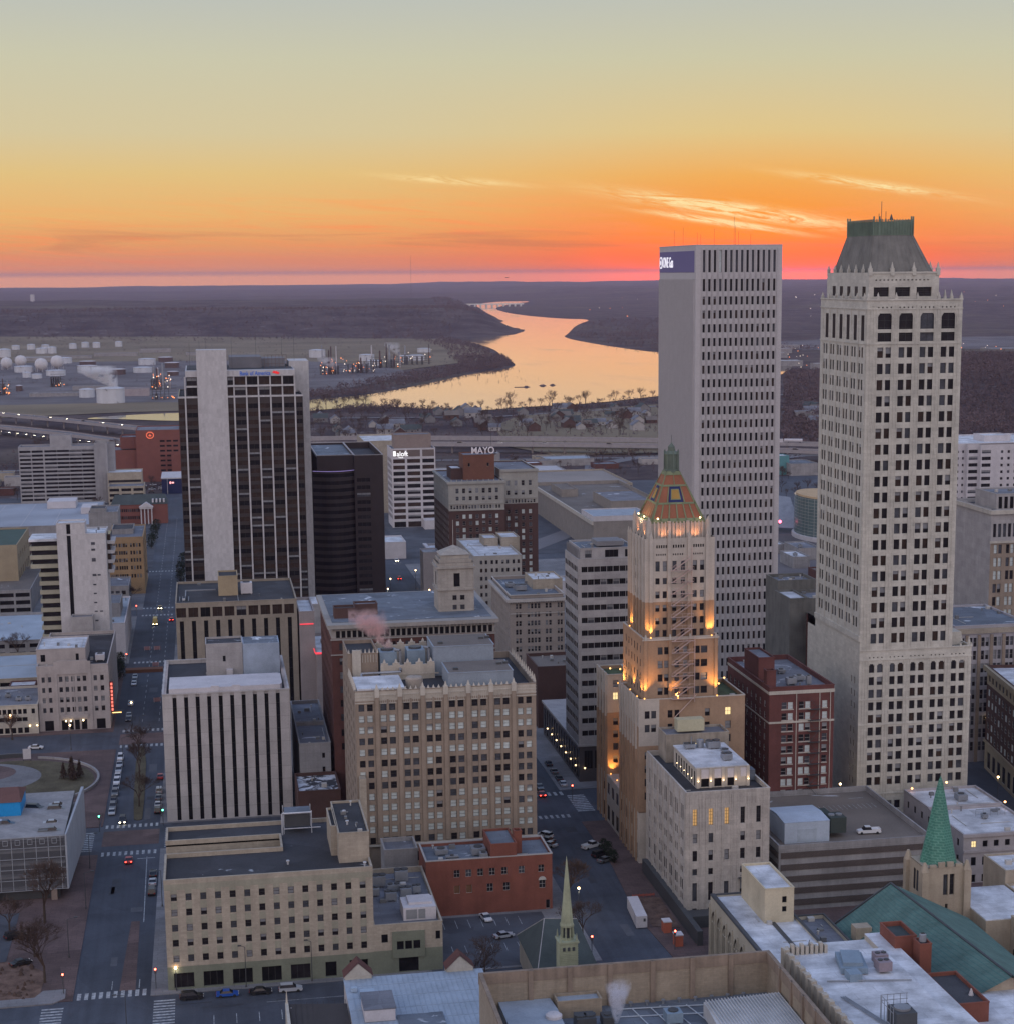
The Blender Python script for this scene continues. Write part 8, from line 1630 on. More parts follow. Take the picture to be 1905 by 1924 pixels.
# ================================================================ trees
def grow(mb, p, d_, L, r_, lv, tw):
    q = p+d_*L
    mb.tube(p, q, r_, r_*.66, k=3 if lv < 4 else 5)
    if lv == 0:
        for _ in range(tw):
            v = (d_+Vector((R.uniform(-1, 1), R.uniform(-1, 1), R.uniform(-.4, .9)))).normalized()*L*R.uniform(.7, 1.3); s_ = v.cross(Vector((R.random(), R.random(), R.random()))).normalized()*L*.045
            mb.poly([tuple(q-s_), tuple(q+s_), tuple(q+v)])
        return
    for i in range(3 if lv > 1 else 4):
        v = (d_*1.0+Vector((R.uniform(-1, 1), R.uniform(-1, 1), R.uniform(-.15, .55)))*.95).normalized()
        grow(mb, q-d_*L*R.uniform(0, .3), v, L*R.uniform(.62, .84), r_*.6, lv-1, tw)
def bare(h_, lv, tw, lab, x, y, z=0, grp=None):
    t = empty('bare_tree', (x, y, z), lab, 'tree', grp); mb = MB(); mb.tube((x, y, z-.2), (x, y, z+h_*.26), h_*.022, h_*.016, k=6); mb.build('trunk', BARK, t)
    mb = MB()
    for i in range(4): grow(mb, Vector((x, y, z+h_*.24)), Vector((R.uniform(-.6, .6), R.uniform(-.6, .6), 1)).normalized(), h_*.24, h_*.012, lv, tw)
    mb.build('crown', TWIG, t); return t
def bushy(h_, lab, x, y, z=0, grp=None, m_=None, cone=False):
    t = empty('evergreen_tree', (x, y, z), lab, 'tree', grp); mb = MB(); mb.tube((x, y, z), (x, y, z+h_*.5), h_*.03, h_*.01, k=5); mb.build('trunk', BARK, t); mb = MB()
    for i in range(900):
        u = R.random()**.7; a = R.uniform(0, 6.28); zz = z+h_*(.08+.9*(1-u)) if cone else z+h_*R.uniform(.1, 1)
        rr = (h_*.24*u*R.random()**.4) if cone else h_*.42*math.sqrt(max(0, 1-((zz-z)/h_*2-1.05)**2))*R.random()**.35*(.8+.25*math.sin(3*a+zz))
        c_ = Vector((x+rr*math.cos(a), y+rr*math.sin(a), zz)); v = [Vector((R.gauss(0, 1), R.gauss(0, 1), R.gauss(0, .7)))*h_*.035 for _ in range(3)]
        mb.poly([tuple(c_+k) for k in v])
    mb.build('crown', m_ or EVER, t); return t
near = [bare(11, 4, 3, 'bare tree on the street median nearest the crossing', -22.7, 517), bare(12, 4, 3, 'second bare tree up the street median', -23.6, 549)]
far_ = [bare(11, 3, 3, 'bare winter tree', 126, 2060, .3), bare(9, 3, 3, 'bare winter tree', 215, 2053, .3), bare(13, 3, 3, 'bare winter tree', 434, 2076, .3)]
for t in far_: t['label'] = 'bare tree silhouetted against the water on the near river bank'; t['group'] = 'bare trees along the river bank'
def put(src, x, y, z, s_, lab, grp, rz=None):
    o = clone(src, (x, y, z), R.uniform(0, 6.28) if rz is None else rz, lab, grp); o.scale = (s_, s_, s_*R.uniform(.85, 1.15)); return o
for x, y, s_, lab in [(-24.6, 574, 1.0, 'third bare tree at the far end of the street median'), (-38.5, 386, 1.15, 'tall bare tree at the street corner below the glass-screened garage'), (-42, 402, 1.0, 'bare tree behind the corner tree by the garage'), (-49, 419, .9, 'bare tree in front of the garage screen, left'), (-57, 400, 1.0, 'bare tree near the lower left corner'), (-41.5, 424, 1.3, 'slender pale tree before the garage right end'),
                      (51.4, 362, .9, 'bare tree behind the pale ribbed metal roof'), (55, 372, .8, 'bare tree between car park and chapel'), (81, 411, 1.1, 'bare street tree beside the red brick building'), (80, 388, .9, 'bare street tree right of the chapel spire'), (-76.3, 735, 1.0, 'bare tree before the lower parking deck, left'), (-66, 604, .9, 'dark bare tree in front of the long low cream building'), (-37.6, 848, 1.0, 'dark leafless tree in front of the grey shop building'), (-35, 905, .8, 'bare tree left of the long street')]:
    put(near[1 if s_ > 1 else 0], x, y, .2, s_, lab, None)
def ev(x, y, h_, lab, **k): return bushy(h_, lab, x, y, .2, **k)
for j, (dx, dy, h_) in enumerate([(0, 0, 7), (-2.5, .5, 5.2), (2.2, 1, 5.6), (.5, -2, 5)]): bushy(h_, ['tallest dark shrub in the lawn clump', 'leftmost dark shrub in the lawn clump', 'rightmost dark shrub in the lawn clump', 'front dark shrub in the lawn clump'][j], -43.6+dx, 551+dy, .3, grp='dark shrubs on the plaza lawn', m_=TWIG, cone=True)
bush = ev(-35.2, 690, 7, 'round dark evergreen at the corner of the arched stone hall'); put(bush, -35.5, 702, .2, .8, 'second dark evergreen behind the first at the stone hall', None); put(bush, -36, 714, .2, .9, 'third dark evergreen beyond the stone hall', None)
for i, (x, y) in enumerate([(-14.5, 905), (-14.8, 925), (-13.5, 950), (-30.5, 1100), (-31, 1060), (-32, 1030)]): put(bush, x, y, .2, 1.15, ['evergreen at the foot of the dark bank tower', 'evergreen behind the one at the bank tower foot', 'farthest evergreen beside the bank tower', 'evergreen beside the columned portico', 'evergreen below the columned portico', 'evergreen across the street from the bank tower'][i], None)
for i in range(3): put(bush, 98.0+.4*i, 448-4.2*i, .2, .55, ['dark bush behind the white pickup', 'dark bush between parked cars', 'dark bush nearest the paving by the parked cars'][i], None)
# river bank row, neighbourhood and roadside trees
bank = [(126+i*10.5+R.uniform(-4, 4)) for i in range(42)]
def bankY(x):
    P_ = [(100, 2040), (191, 2100), (240, 2040), (297, 1984), (360, 2032), (430, 2050), (543, 2155), (700, 2320)]
    for (a, c_), (b_, d_) in zip(P_, P_[1:]):
        if a <= x <= b_: return c_+(d_-c_)*(x-a)/(b_-a)
    return 2100
for x in bank: put(far_[R.randrange(3)], x, bankY(x)-R.uniform(2, 26), .4, R.uniform(.75, 1.5), 'bare tree silhouetted against the water on the near river bank', 'bare trees along the river bank')
HL = [('white', W('house_siding', (.36, .35, .35))), ('grey', W('grey_siding', (.20, .20, .21))), ('brown', BRN)]; HP = {}
def house(x, y, rz, k):
    nm, m_ = HL[k]; lab = 'small %s gabled house among bare trees by the river' % nm
    if k not in HP:
        t = empty('house', (x, y, .4), lab, 'house', 'houses by the river'); mb = MB(); mb.box(x-6, x+6, y-4.5, y+4.5, .4, 4.6); mb.poly([(x-6, y-4.5, 4.6), (x-6, y+4.5, 4.6), (x-6, y, 7.8)]); mb.poly([(x+6, y-4.5, 4.6), (x+6, y+4.5, 4.6), (x+6, y, 7.8)]); mb.build('wall', m_, t)
        mb = MB(); mb.quad((x-6.6, y-5.1, 4.3), (x+6.6, y-5.1, 4.3), (x+6.6, y, 8.0), (x-6.6, y, 8.0)); mb.quad((x-6.6, y+5.1, 4.3), (x+6.6, y+5.1, 4.3), (x+6.6, y, 8.0), (x-6.6, y, 8.0)); mb.build('roof', [GRYR, SLATE, BRNR][k], t)
        mb = MB(); mb.box(x-3, x-1.8, y-4.6, y-4.5, 2, 3.4); mb.box(x+2, x+3.2, y-4.6, y-4.5, 2, 3.4); pieces(mb, 'window', G_DARK, t, gap=.01); HP[k] = t; return t
    o = clone(HP[k], (x, y, .4)); o['label'] = lab; return o
n = 0
for i in range(70):
    y = R.uniform(1690, 1985); x = R.uniform(110 if y < 1900 else 230, 540); h_ = house(x, y, 0, R.randrange(3)); h_.rotation_euler = (0, 0, R.choice((0, 1.57))+R.uniform(-.1, .1)); h_.scale = (R.uniform(.8, 1.4),)*3
for i in range(14):
    y = R.uniform(1720, 1950); x = .335*y+R.uniform(0, 24); h_ = house(x, y, 0, R.randrange(3)); h_.scale = (R.uniform(.8, 1.3),)*3
for i in range(128):
    y = R.uniform(1640, 2000); x = R.uniform(96, 590); put(far_[R.randrange(3)], x, y, .4, R.uniform(.7, 1.5), 'bare tree among the small riverside houses', 'bare trees among the riverside houses')
for i in range(46):
    y = R.uniform(1290, 1480); x = R.uniform(120, 450); put(far_[R.randrange(3)], x, y, .3, R.uniform(.6, 1.0), 'small bare tree on the grass beside the motorway', 'bare trees beside the motorway')
for i in range(14):
    y = R.uniform(1000, 1280); x = y*R.uniform(.318, .350); put(far_[R.randrange(3)], x, y, .3, R.uniform(.6, .9), 'small bare tree round the arena grounds', 'bare trees round the arena')
for i in range(30):
    y = R.uniform(1420, 1620); x = R.uniform(-200, 20) if i > 6 else R.uniform(-215, -150); put(far_[R.randrange(3)], x, y, .3, R.uniform(.6, 1.1), 'bare tree between the hospital and the motorway', 'bare trees near the hospital')
for i, (x, y) in enumerate([(-150+R.random()*115, R.choice((948, 952, 1050, 1198, 1205, 1280, 1335))) for _ in range(22)]): put(far_[R.randrange(3)], x, y, .2, R.uniform(.55, .95), 'bare tree among the low roofs and car parks left of the street', 'bare trees left of the street')
# woods nobody could count
def woods(name, pts, n, h_, lab_z=0):
    mb = MB()
    for _ in range(n):
        x, y = pts(); z0 = max(.3, hz(x, y)); H_ = h_*R.uniform(.55, 1.2); rr = H_*.45
        for k in range(14):
            a = R.uniform(0, 6.28); c_ = Vector((x+rr*R.random()*math.cos(a), y+rr*R.random()*math.sin(a), z0+H_*R.uniform(.15, .95))); v = [Vector((R.gauss(0, 1), R.gauss(0, 1), R.gauss(0, 1)))*H_*.11 for _ in range(3)]
            mb.poly([tuple(c_+q) for q in v])
    o = mb.build(name, WOODS); o['kind'] = 'stuff'; return o
shore = [(60, 2196), (126, 2232), (208, 2308), (300, 2510), (345, 2622), (414, 2785), (470, 2862), (508, 2975), (530, 3150), (545, 3320)]
def seg(P_, w0, w1):
    def f():
        i = R.randrange(len(P_)-1); u = R.random(); a, b_ = P_[i], P_[i+1]; k = w0+(w1-w0)*R.random()**1.4; dx, dy = b_[0]-a[0], b_[1]-a[1]; l = math.hypot(dx, dy); return (a[0]+dx*u-dy/l*k, a[1]+dy*u+dx/l*k)
    return f
woods('riverside_woods', seg(shore, 8, 95), 2300, 6.5)
woods('riverside_woods', seg([(508, 2990), (520, 3240), (563, 3555), (575, 3890), (565, 4200)], 12, 90), 700, 8)
woods('riverside_woods', seg([(60, 2060), (130, 2045), (190, 2100), (240, 2040), (300, 1984), (430, 2050), (560, 2160), (700, 2320)], -60, -6), 900, 6)
woods('hillside_woods', lambda: ((lambda y: (y*R.uniform(.395, .47), y))(R.uniform(1560, 2500))), 4200, 8)
woods('roadside_woods', lambda: ((lambda y: (y*R.uniform(.325, .36), y))(R.uniform(1500, 2600))), 1500, 9)
woods('ridge_woods', lambda: ((lambda y: (R.uniform(-900, 540+(y-4300)*.22), y))(R.uniform(4300, 5600))), 4200, 8)
woods('far_bank_woods', seg([(848, 3335), (834, 3511), (824, 3767), (832, 4203), (896, 4453), (1072, 5216), (1250, 5800)], -320, -14), 2400, 8)
woods('far_bank_woods', seg([(560, 4220), (660, 4640), (855, 5370), (955, 5985), (1040, 6775), (1140, 7600)], 16, 200), 1200, 8)

woods('neighbourhood_scrub', lambda: (R.uniform(95, 570), R.uniform(1620, 2010)), 900, 5)
woods('roadside_scrub', lambda: (R.uniform(110, 470), R.uniform(1300, 1500)), 420, 4)
woods('roadside_scrub', lambda: (R.uniform(-300, 60), R.uniform(1420, 1640)), 500, 4)
woods('field_scrub', lambda: (R.uniform(-500, 480), R.uniform(2450, 4300)), 700, 4)
# ================================================================ cars
PAL = {'white': (.62, .63, .65), 'silver': (.36, .38, .41), 'grey': (.13, .14, .15), 'black': (.014, .014, .017), 'blue': (.02, .08, .34), 'red': (.38, .02, .02), 'yellow': (.50, .33, .04)}
CG = mat('car_glass', (.015, .018, .022), rough=.12, spec=.5, var=.1); TY = mat('tyre_rubber', (.02, .02, .02)); HLM = mat('headlamp_off', (.6, .6, .6), rough=.2); TLM = mat('tail_lamp_off', (.25, .01, .01), rough=.3)
HON = mat('headlamp_on', (1, 1, .9), emit=(1, .88, .62), es=22); TON = mat('tail_lamp_on', (1, .05, .03), emit=(1, .06, .04), es=9)
CP = {}
def car(x, y, z, head, colr, kind, lab, grp=None, lit=None):
    """head: direction the nose points, degrees clockwise from +Y"""
    key = (colr, kind, lit)
    if key in CP: o = clone(CP[key], (x, y, z), -rad(head), lab, None); o.pop('group', None) if 'group' in o else None; (o.__setitem__('group', grp) if grp else None); return o
    m_ = mat('car_paint_'+colr, PAL[colr], rough=.28, spec=.6, var=.05, fine=.03); t = empty({'pickup': 'pickup_truck', 'suv': 'parked_car', 'sedan': 'parked_car', 'van': 'delivery_van'}[kind] if not lit else 'moving_car', (x, y, z), lab, {'pickup': 'pickup truck', 'van': 'van'}.get(kind, 'car'), grp)
    L = {'sedan': 4.7, 'suv': 4.9, 'pickup': 5.7, 'van': 6.6}[kind]; W_ = 1.85 if kind != 'van' else 2.2; hb = {'sedan': .92, 'suv': 1.08, 'pickup': 1.1, 'van': 1.2}[kind]; ht = {'sedan': 1.45, 'suv': 1.78, 'pickup': 1.85, 'van': 2.9}[kind]
    def prof(mb, pts, w0, w1, m=0):
        k = len(pts); nb = len(mb.v)
        for sx in (-1, 1): mb.v += [(x+sx*(w0 if zz < hb+.02 else w1)/2, y+yy, z+zz) for yy, zz in pts]
        for i in range(k): j = (i+1) % k; mb.f.append((nb+i, nb+j, nb+k+j, nb+k+i)); mb.m.append(m)
        mb.f.append(tuple(nb+i for i in range(k))); mb.m.append(m); mb.f.append(tuple(nb+k+i for i in range(k))); mb.m.append(m)
    h2 = L/2; mb = MB(); prof(mb, [(-h2, .35), (-h2-.02, .7), (-h2+.1, hb), (h2-1.2, hb), (h2-.15, hb-.2), (h2, .6), (h2-.05, .32)], W_, W_)
    c_ = {'sedan': (-1.55, -.95, .45, 1.15), 'suv': (-2.3, -2.1, .5, 1.2), 'pickup': (-.55, -.35, 1.0, 1.6), 'van': (-3.2, -3.2, 1.5, 2.4)}[kind]
    if kind == 'pickup': mb.box(x-W_/2, x-W_/2+.12, y-h2, y-.55, z+hb, z+hb+.22); mb.box(x+W_/2-.12, x+W_/2, y-h2, y-.55, z+hb, z+hb+.22); mb.box(x-W_/2, x+W_/2, y-h2, y-h2+.1, z+hb, z+hb+.22)
    mb.box(x-W_*.40, x+W_*.40, y+c_[1], y+c_[2], z+ht-.06, z+ht); mb.build('body', m_, t)
    mb = MB(); prof(mb, [(c_[0], hb), (c_[1], ht-.05), (c_[2], ht-.05), (c_[3], hb)], W_*.94, W_*.80); mb.build('windows', CG if kind != 'van' else m_, t)
    mb = MB()
    for sx in (-1, 1):
        for yy in (-h2+.9, h2-.9): mb.tube((x+sx*(W_/2-.22), y+yy, z+.34), (x+sx*(W_/2+.02), y+yy, z+.34), .34, k=10)
    n0 = len(mb.f)//4
    for q in range(4):
        m2 = MB(); m2.v = mb.v[q*20:(q+1)*20]; m2.f = [tuple(i for i in (a, (a+1) % 10, 10+(a+1) % 10, 10+a)) for a in range(10)]+[tuple(range(10, 20))]; m2.m = [0]*11; m2.build('wheel', TY, t)
    for sx in (-1, 1):
        mb = MB(); mb.box(x+sx*.65-.2, x+sx*.65+.2, y+h2-.06, y+h2+.03, z+.6, z+.78); mb.build('headlight', HON if lit in ('h', 'b') else HLM, t)
        mb = MB(); mb.box(x+sx*.68-.18, x+sx*.68+.18, y-h2-.05, y-h2+.03, z+.68, z+.88); mb.build('tail_light', TON if lit in ('t', 'b') else TLM, t)
    t.rotation_euler = (0, 0, -rad(head)); CP[key] = t; return t
ORD = ['first', 'second', 'third', 'fourth', 'fifth', 'sixth', 'seventh', 'eighth', 'ninth', 'tenth', 'eleventh', 'twelfth']
g_ = 'cars parked along the plaza kerb'
for i, (y, c_, k) in enumerate([(511.6, 'silver', 'sedan'), (516.9, 'grey', 'suv'), (523.2, 'black', 'sedan'), (531, 'grey', 'suv'), (537.4, 'silver', 'sedan'), (543.4, 'white', 'suv'), (549.6, 'white', 'sedan'), (556.4, 'silver', 'suv'), (563.5, 'silver', 'sedan'), (571.5, 'white', 'suv')]):
    car(-30.1, y, .06, 180, c_, k, '%s %s parked at the plaza kerb, %s up from the crossing' % (c_, k, ORD[i]), g_)
for i, (y, c_, k) in enumerate([(510.5, 'black', 'suv'), (516.5, 'white', 'sedan'), (523.7, 'grey', 'sedan'), (531, 'silver', 'suv'), (546.6, 'red', 'sedan')]): car(-17.4, y, .06, 0, c_, k, '%s %s parked against the white striped tower, %s from the crossing' % (c_, k, ORD[i]), 'cars parked against the striped tower')
for i, (y, c_, k) in enumerate([(440.3, 'black', 'suv'), (447.6, 'silver', 'sedan'), (454, 'black', 'sedan')]): car(-17.3, y, .06, 0, c_, k, '%s %s behind the cream office, %s from the near end' % (c_, k, ORD[i]), 'cars parked beside the cream office')
for i, (x, c_, k) in enumerate([(-7.4, 'black', 'suv'), (0, 'blue', 'sedan'), (6.9, 'black', 'sedan'), (13.2, 'silver', 'suv')]): car(x, 370.6, .06, 90, c_, k, '%s %s at the kerb in front of the cream office, %s from the left' % (c_, k, ORD[i]), 'cars parked in front of the cream office')
for x, y, c_, k, hd, lab in [(60.3, 404.6, 'white', 'sedan', 170, 'white sedan below the red brick wall in the car park'), (62.5, 392.2, 'silver', 'sedan', 75, 'silver sedan parked crossways in the middle of the car park'), (95.8, 453, 'white', 'pickup', 60, 'white pickup nose-in beside the brick pavement'), (96.6, 445.5, 'black', 'suv', 60, 'black suv next to the white pickup'), (97.0, 441, 'grey', 'sedan', 60, 'grey sedan next to the black suv'),
                             (85.4, 464.5, 'white', 'suv', 320, 'white suv angle-parked at the tan tower foot'), (85.3, 460.5, 'black', 'sedan', 320, 'black sedan angle-parked at the tan tower foot'), (85.2, 456.6, 'silver', 'sedan', 320, 'silver sedan angle-parked at the tan tower foot'), (154.6, 404.8, 'white', 'pickup', 275, 'white pickup alone on the brown garage roof')]: car(x, y, .2 if y < 430 and x < 90 else (15.0 if x > 120 else .06), hd, c_, k, lab)
for i, (x, y, c_, k, hd) in enumerate([(-46.5, 467.5, 'black', 'suv', 110), (-41, 469, 'silver', 'sedan', 90), (-41, 465.2, 'grey', 'suv', 90), (-41.2, 453.4, 'silver', 'sedan', 90), (-41.2, 446.0, 'grey', 'pickup', 90), (-53.0, 454.4, 'grey', 'pickup', 90), (-56, 457.2, 'white', 'pickup', 90)]):
    car(x, y, 15.1, hd, c_, k, ['black suv beside the blue roof shed', 'silver sedan at the back of the garage roof', 'grey suv in the back pair on the garage roof', 'silver sedan alone on the garage roof', 'dark pickup at the front edge of the garage roof', 'grey pickup in front of the blue roof shed', 'white pickup behind the grey one by the blue shed'][i], 'cars on the garage roof')
for i, (x, y, c_, k) in enumerate([(-44.6, 397.5, 'black', 'sedan'), (-47.4, 415, 'black', 'suv'), (-58, 413, 'black', 'sedan')]): car(x, y, .2, 60, c_, k, ['dark sedan under the bare corner trees', 'dark suv just under the garage front', 'dark sedan left of the one under the garage'][i])
for x, y, c_, k, hd, li, lab in [(-26.8, 502.6, 'black', 'suv', 180, 'h', 'oncoming dark suv with headlights on past the median'), (-23.8, 466.5, 'red', 'sedan', 0, 't', 'red car braking at the crossing with tail lights lit'), (-23.3, 837, 'yellow', 'sedan', 180, 'h', 'yellow cab with headlights far up the street'), (-17.8, 807, 'red', 'sedan', 0, 't', 'car with red tail lights far up the street'), (92.0, 893, 'red', 'suv', 0, 't', 'car with bright tail lights behind the dark tower'), (92.6, 511, 'grey', 'sedan', 180, None, 'grey sedan in the side street past the tan tower'), (91.8, 503.6, 'red', 'sedan', 0, 't', 'red car stopped past the tan tower'), (96.9, 951, 'white', 'sedan', 180, 'h', 'pale car with headlights near the gridded hotel')]: car(x, y, .06, hd, c_, k, lab, None, li)
for i, (y, c_) in enumerate([(513, 'white'), (519, 'black'), (527, 'grey'), (536, 'black')]): car(100.0, y, .06, 0, c_, 'sedan', '%s sedan at the kerb below the banded tower, %s from the crossing' % (c_, ORD[i]), 'cars parked below the banded tower')
for i, (y, c_) in enumerate([(623, 'black'), (628.5, 'silver'), (646.5, 'white'), (679, 'white'), (684.5, 'grey'), (691, 'silver')]): car(-29.6, y, .06, 180, c_, 'sedan', '%s sedan at the kerb beside the stone hall, %s beyond the square' % (c_, ORD[i]), 'cars parked beside the stone hall')
car(-57.5, 590.5, .06, 95, 'white', 'sedan', 'white car in the cross street in front of the stone hall'); car(-24.6, 799.4, .06, 180, 'yellow', 'van', 'white topped yellow van coming down the long street', None, 'h')
CS = [(c, car(-42.6, 1389.6, .5, 0, c, 'sedan', '%s car in the car park below the red brick block' % c, 'cars in the hospital car park')) for c in ('white', 'silver', 'black')]
for i in range(34):
    c_ = R.choice(('white', 'silver', 'black')); x = -78+(i % 9)*6.6; y = 1340+(i//9)*(-14)+R.choice((0, 4)); car(x, y, .2, 90, c_, 'sedan', '%s car in the car park below the red brick block' % c_, 'cars in the hospital car park')
for i in range(22): car(FN[1][0]+i*9.1+3, FN[1][1]-i*13.6+30, .6, 145, R.choice(('white', 'black', 'silver')), 'suv', 'vehicle with lights on queued under the elevated motorway', 'vehicles queued under the motorway', 'h')
for i in range(15): u = i*1.0; k = min(len(FA)-2, 1+i//4); a, b_ = FA[k], FA[k+1]; v = (i % 4)/4; car(a[0]+(b_[0]-a[0])*v+2, a[1]+(b_[1]-a[1])*v, 9.02, 145, R.choice(('white', 'silver', 'black')), 'sedan', 'car driving on the far motorway carriageway', 'cars on the far carriageway', 'b' if i % 3 else None)
for i in range(7): k = 7+i//2; a, b_ = FN[min(k, len(FN)-2)], FN[min(k+1, len(FN)-1)]; v = .5*(i % 2)+.1; car(a[0]+(b_[0]-a[0])*v, a[1]+(b_[1]-a[1])*v, 8.02, 100, R.choice(('white', 'silver', 'black')), 'suv', 'car driving on the near motorway carriageway', 'cars on the near carriageway')
t = empty('tanker_truck', (479, 1449, 9.05), 'white tanker lorry on the motorway between the two tallest towers', 'truck'); mb = MB(); mb.tube((472, 1451, 11.2), (486, 1445.5, 11.2), 1.5, k=10); mb.build('tank', STUC, t); mb = MB(); mb.box(468, 471, 1450.5, 1453, 9.6, 12.4); mb.build('cab', STUC, t); mb = MB(); [mb.cyl(q, 1452-(q-468)*.39, 9.1, 10.0, .5, k=6) for q in (469, 475, 484)]; pieces(mb, 'wheel', TY, t)
# boat-like items on the right street: containers and portable toilets
t = empty('storage_container', (95.2, 398, .2), 'long white container trailer standing beside the deco office', 'container'); mb = MB(); mb.prism([(93.4, 391.6), (96.0, 391.6), (97.0, 405.4), (94.4, 405.4)], .3, 3.1); [mb.box(93.5, 93.56, 392+i*.8, 392.2+i*.8, .5, 2.9) for i in range(4)]; mb.build('box', STUC, t); mb = MB(); mb.box(95.1, 95.6, 391.5, 391.6, 1.8, 2.5); mb.build('vent_panel', DMET, t)
for i, (x, y) in enumerate([(99.8, 388.5), (100.2, 379.6)]):
    t = empty('portable_toilet', (x, y, .2), ['orange-red site cabin nearest the white container', 'orange-red site cabin at the corner fence'][i], 'site cabin'); mb = MB(); mb.box(x-.9, x+.9, y-1.2, y+1.2, .2, 2.7); mb.build('cabin', W('faded_orange_red', (.42, .12, .07)), t); mb = MB(); mb.box(x-1, x+1, y-1.3, y+1.3, 2.7, 2.95); mb.build('roof', STUC, t)
t = empty('site_fence', (98, 412, .2), 'red and white barrier fence round the dug-up pavement', 'fence'); mb = MB(); [mb.box(97.2+i*.9, 97.3+i*.9, 411.9, 412, .2, 1.3) for i in range(7)]; mb.box(97.2, 102.8, 411.85, 411.9, .6, 1.1); mb.build('barrier', W('dull_red_board', (.30, .09, .07)), t)
sheet('dug_ground', [(97.4, 392), (103.5, 390), (103.8, 411), (98, 411.5)], .30, SOIL); sheet('planting_bed', [(-62, 374.8), (-39, 376), (-38.8, 392), (-46, 400), (-62, 398)], .24, SOIL); sheet('lower_car_park', rect(-80, -48, 400, 432), .25, LOT)
slab('corner_pavement', [(-150, 372), (-36, 373.5), (-33.6, 376), (-33.8, 381), (-38.5, 381), (-40, 377.5), (-150, 376)], CONC, .3); slab('corner_pavement', [(-15, 374), (-8, 373.8), (-8, 377.5), (-12.8, 378), (-13, 384), (-15.4, 383)], CONC, .22)
mb = MB()
for i in range(60): a = R.uniform(0, 6.28); x, y = R.uniform(-60, -40), R.uniform(376, 398); mb.cyl(x, y, .2, .2+R.uniform(.3, .9), R.uniform(.3, .8), .1, 5)
o = struct('low_shrubs', mb, TWIG, 'stuff')
t = empty('low_wall', (-36, 553, .3), 'curved pale retaining wall round the plaza lawn', 'wall'); mb = MB(); P_ = ell(-63, 549, 27.6, 29.5, -62, 78, 30); [mb.prism([a, b_, (b_[0]-.7, b_[1]), (a[0]-.7, a[1])], .2, 1.0) for a, b_ in zip(P_, P_[1:])]; mb.build('wall', CCRT, t)
t = empty('low_wall', (-52, 583, .3), 'dark hedge-topped wall at the back of the plaza lawn', 'wall'); mb = MB(); P_ = ell(-63, 549, 27.6, 31, 80, 105, 14); [mb.prism([a, b_, (b_[0], b_[1]+1), (a[0], a[1]+1)], .2, 1.5) for a, b_ in zip(P_, P_[1:])]; mb.build('wall', DMET, t)
t = empty('information_board', (-58.8, 575, .3), 'pale upright board at the edge of the plaza stage', 'sign'); mb = MB(); mb.box(-60, -57.6, 574.9, 575.1, .9, 4.2); mb.build('panel', STUC, t); mb = MB(); mb.box(-60, -59.8, 574.9, 575.1, .3, .9); mb.box(-57.8, -57.6, 574.9, 575.1, .3, .9); pieces(mb, 'post', DMET, t)
t = empty('barricade_row', (-26, 702, 0), 'rust brown boarding across the long street beyond the stone hall', 'barrier'); mb = MB(); mb.box(-33.5, -19.5, 700, 704, 0, 1.3); mb.build('boarding', W('rust_boarding', (.16, .07, .04)), t)
for i, (x, y) in enumerate([(-26.5, 742), (-22.6, 742), (-22.4, 710), (-20.5, 648.5)]):
    t = empty('barricade', (x, y, 0), 'red and white striped barricade in the long street, %s up the street' % ORD[3-i], 'barrier', 'striped barricades'); mb = MB(); [mb.box(x-1.3, x+1.3, y, y+.06, z_, z_+.35, 0) for z_ in (.4, .9, 1.4)]; mb.build('boards', W('red_white_boards', (.45, .22, .2)), t); mb = MB(); [mb.box(x+q, x+q+.08, y-.3, y+.3, 0, 1.8) for q in (-1.1, 1.0)]; pieces(mb, 'leg', STUC, t)
# ================================================================ lamps and signals
def lamp_post(x, y, h_, lab, col=None, e=14, arm=0, grp=None, z=0, r_=.32):
    t = empty('street_lamp', (x, y, z), lab, 'street lamp', grp); mb = MB(); mb.tube((x, y, z), (x, y, z+h_), .11, .07, k=6); mb.cyl(x, y, z, z+.6, .22, .16, 6)
    mb.build('pole', DMET, t)
    if arm: mb = MB(); mb.tube((x, y, z+h_), (x+arm, y, z+h_+.4), .06, k=4); mb.build('arm', DMET, t); mb = MB(); mb.box(x+arm-.5, x+arm+.3, y-.18, y+.18, z+h_+.3, z+h_+.5); mb.build('lamp_head', DMET, t)
    if col:
        lamp_orb(x+arm, y, z+h_+.15, r_, col, e, 'lamp', t); L = bpy.data.lights.new('lamp', 'POINT'); L.energy = 260 if h_ > 6 else 60; L.color = col; L.shadow_soft_size = .3; q = bpy.data.objects.new('lamp_light', L); C.objects.link(q); q.parent = t; q.location = (arm, 0, h_-.6)
    return t
AM = (1, .62, .30); WW = (1, .86, .66)
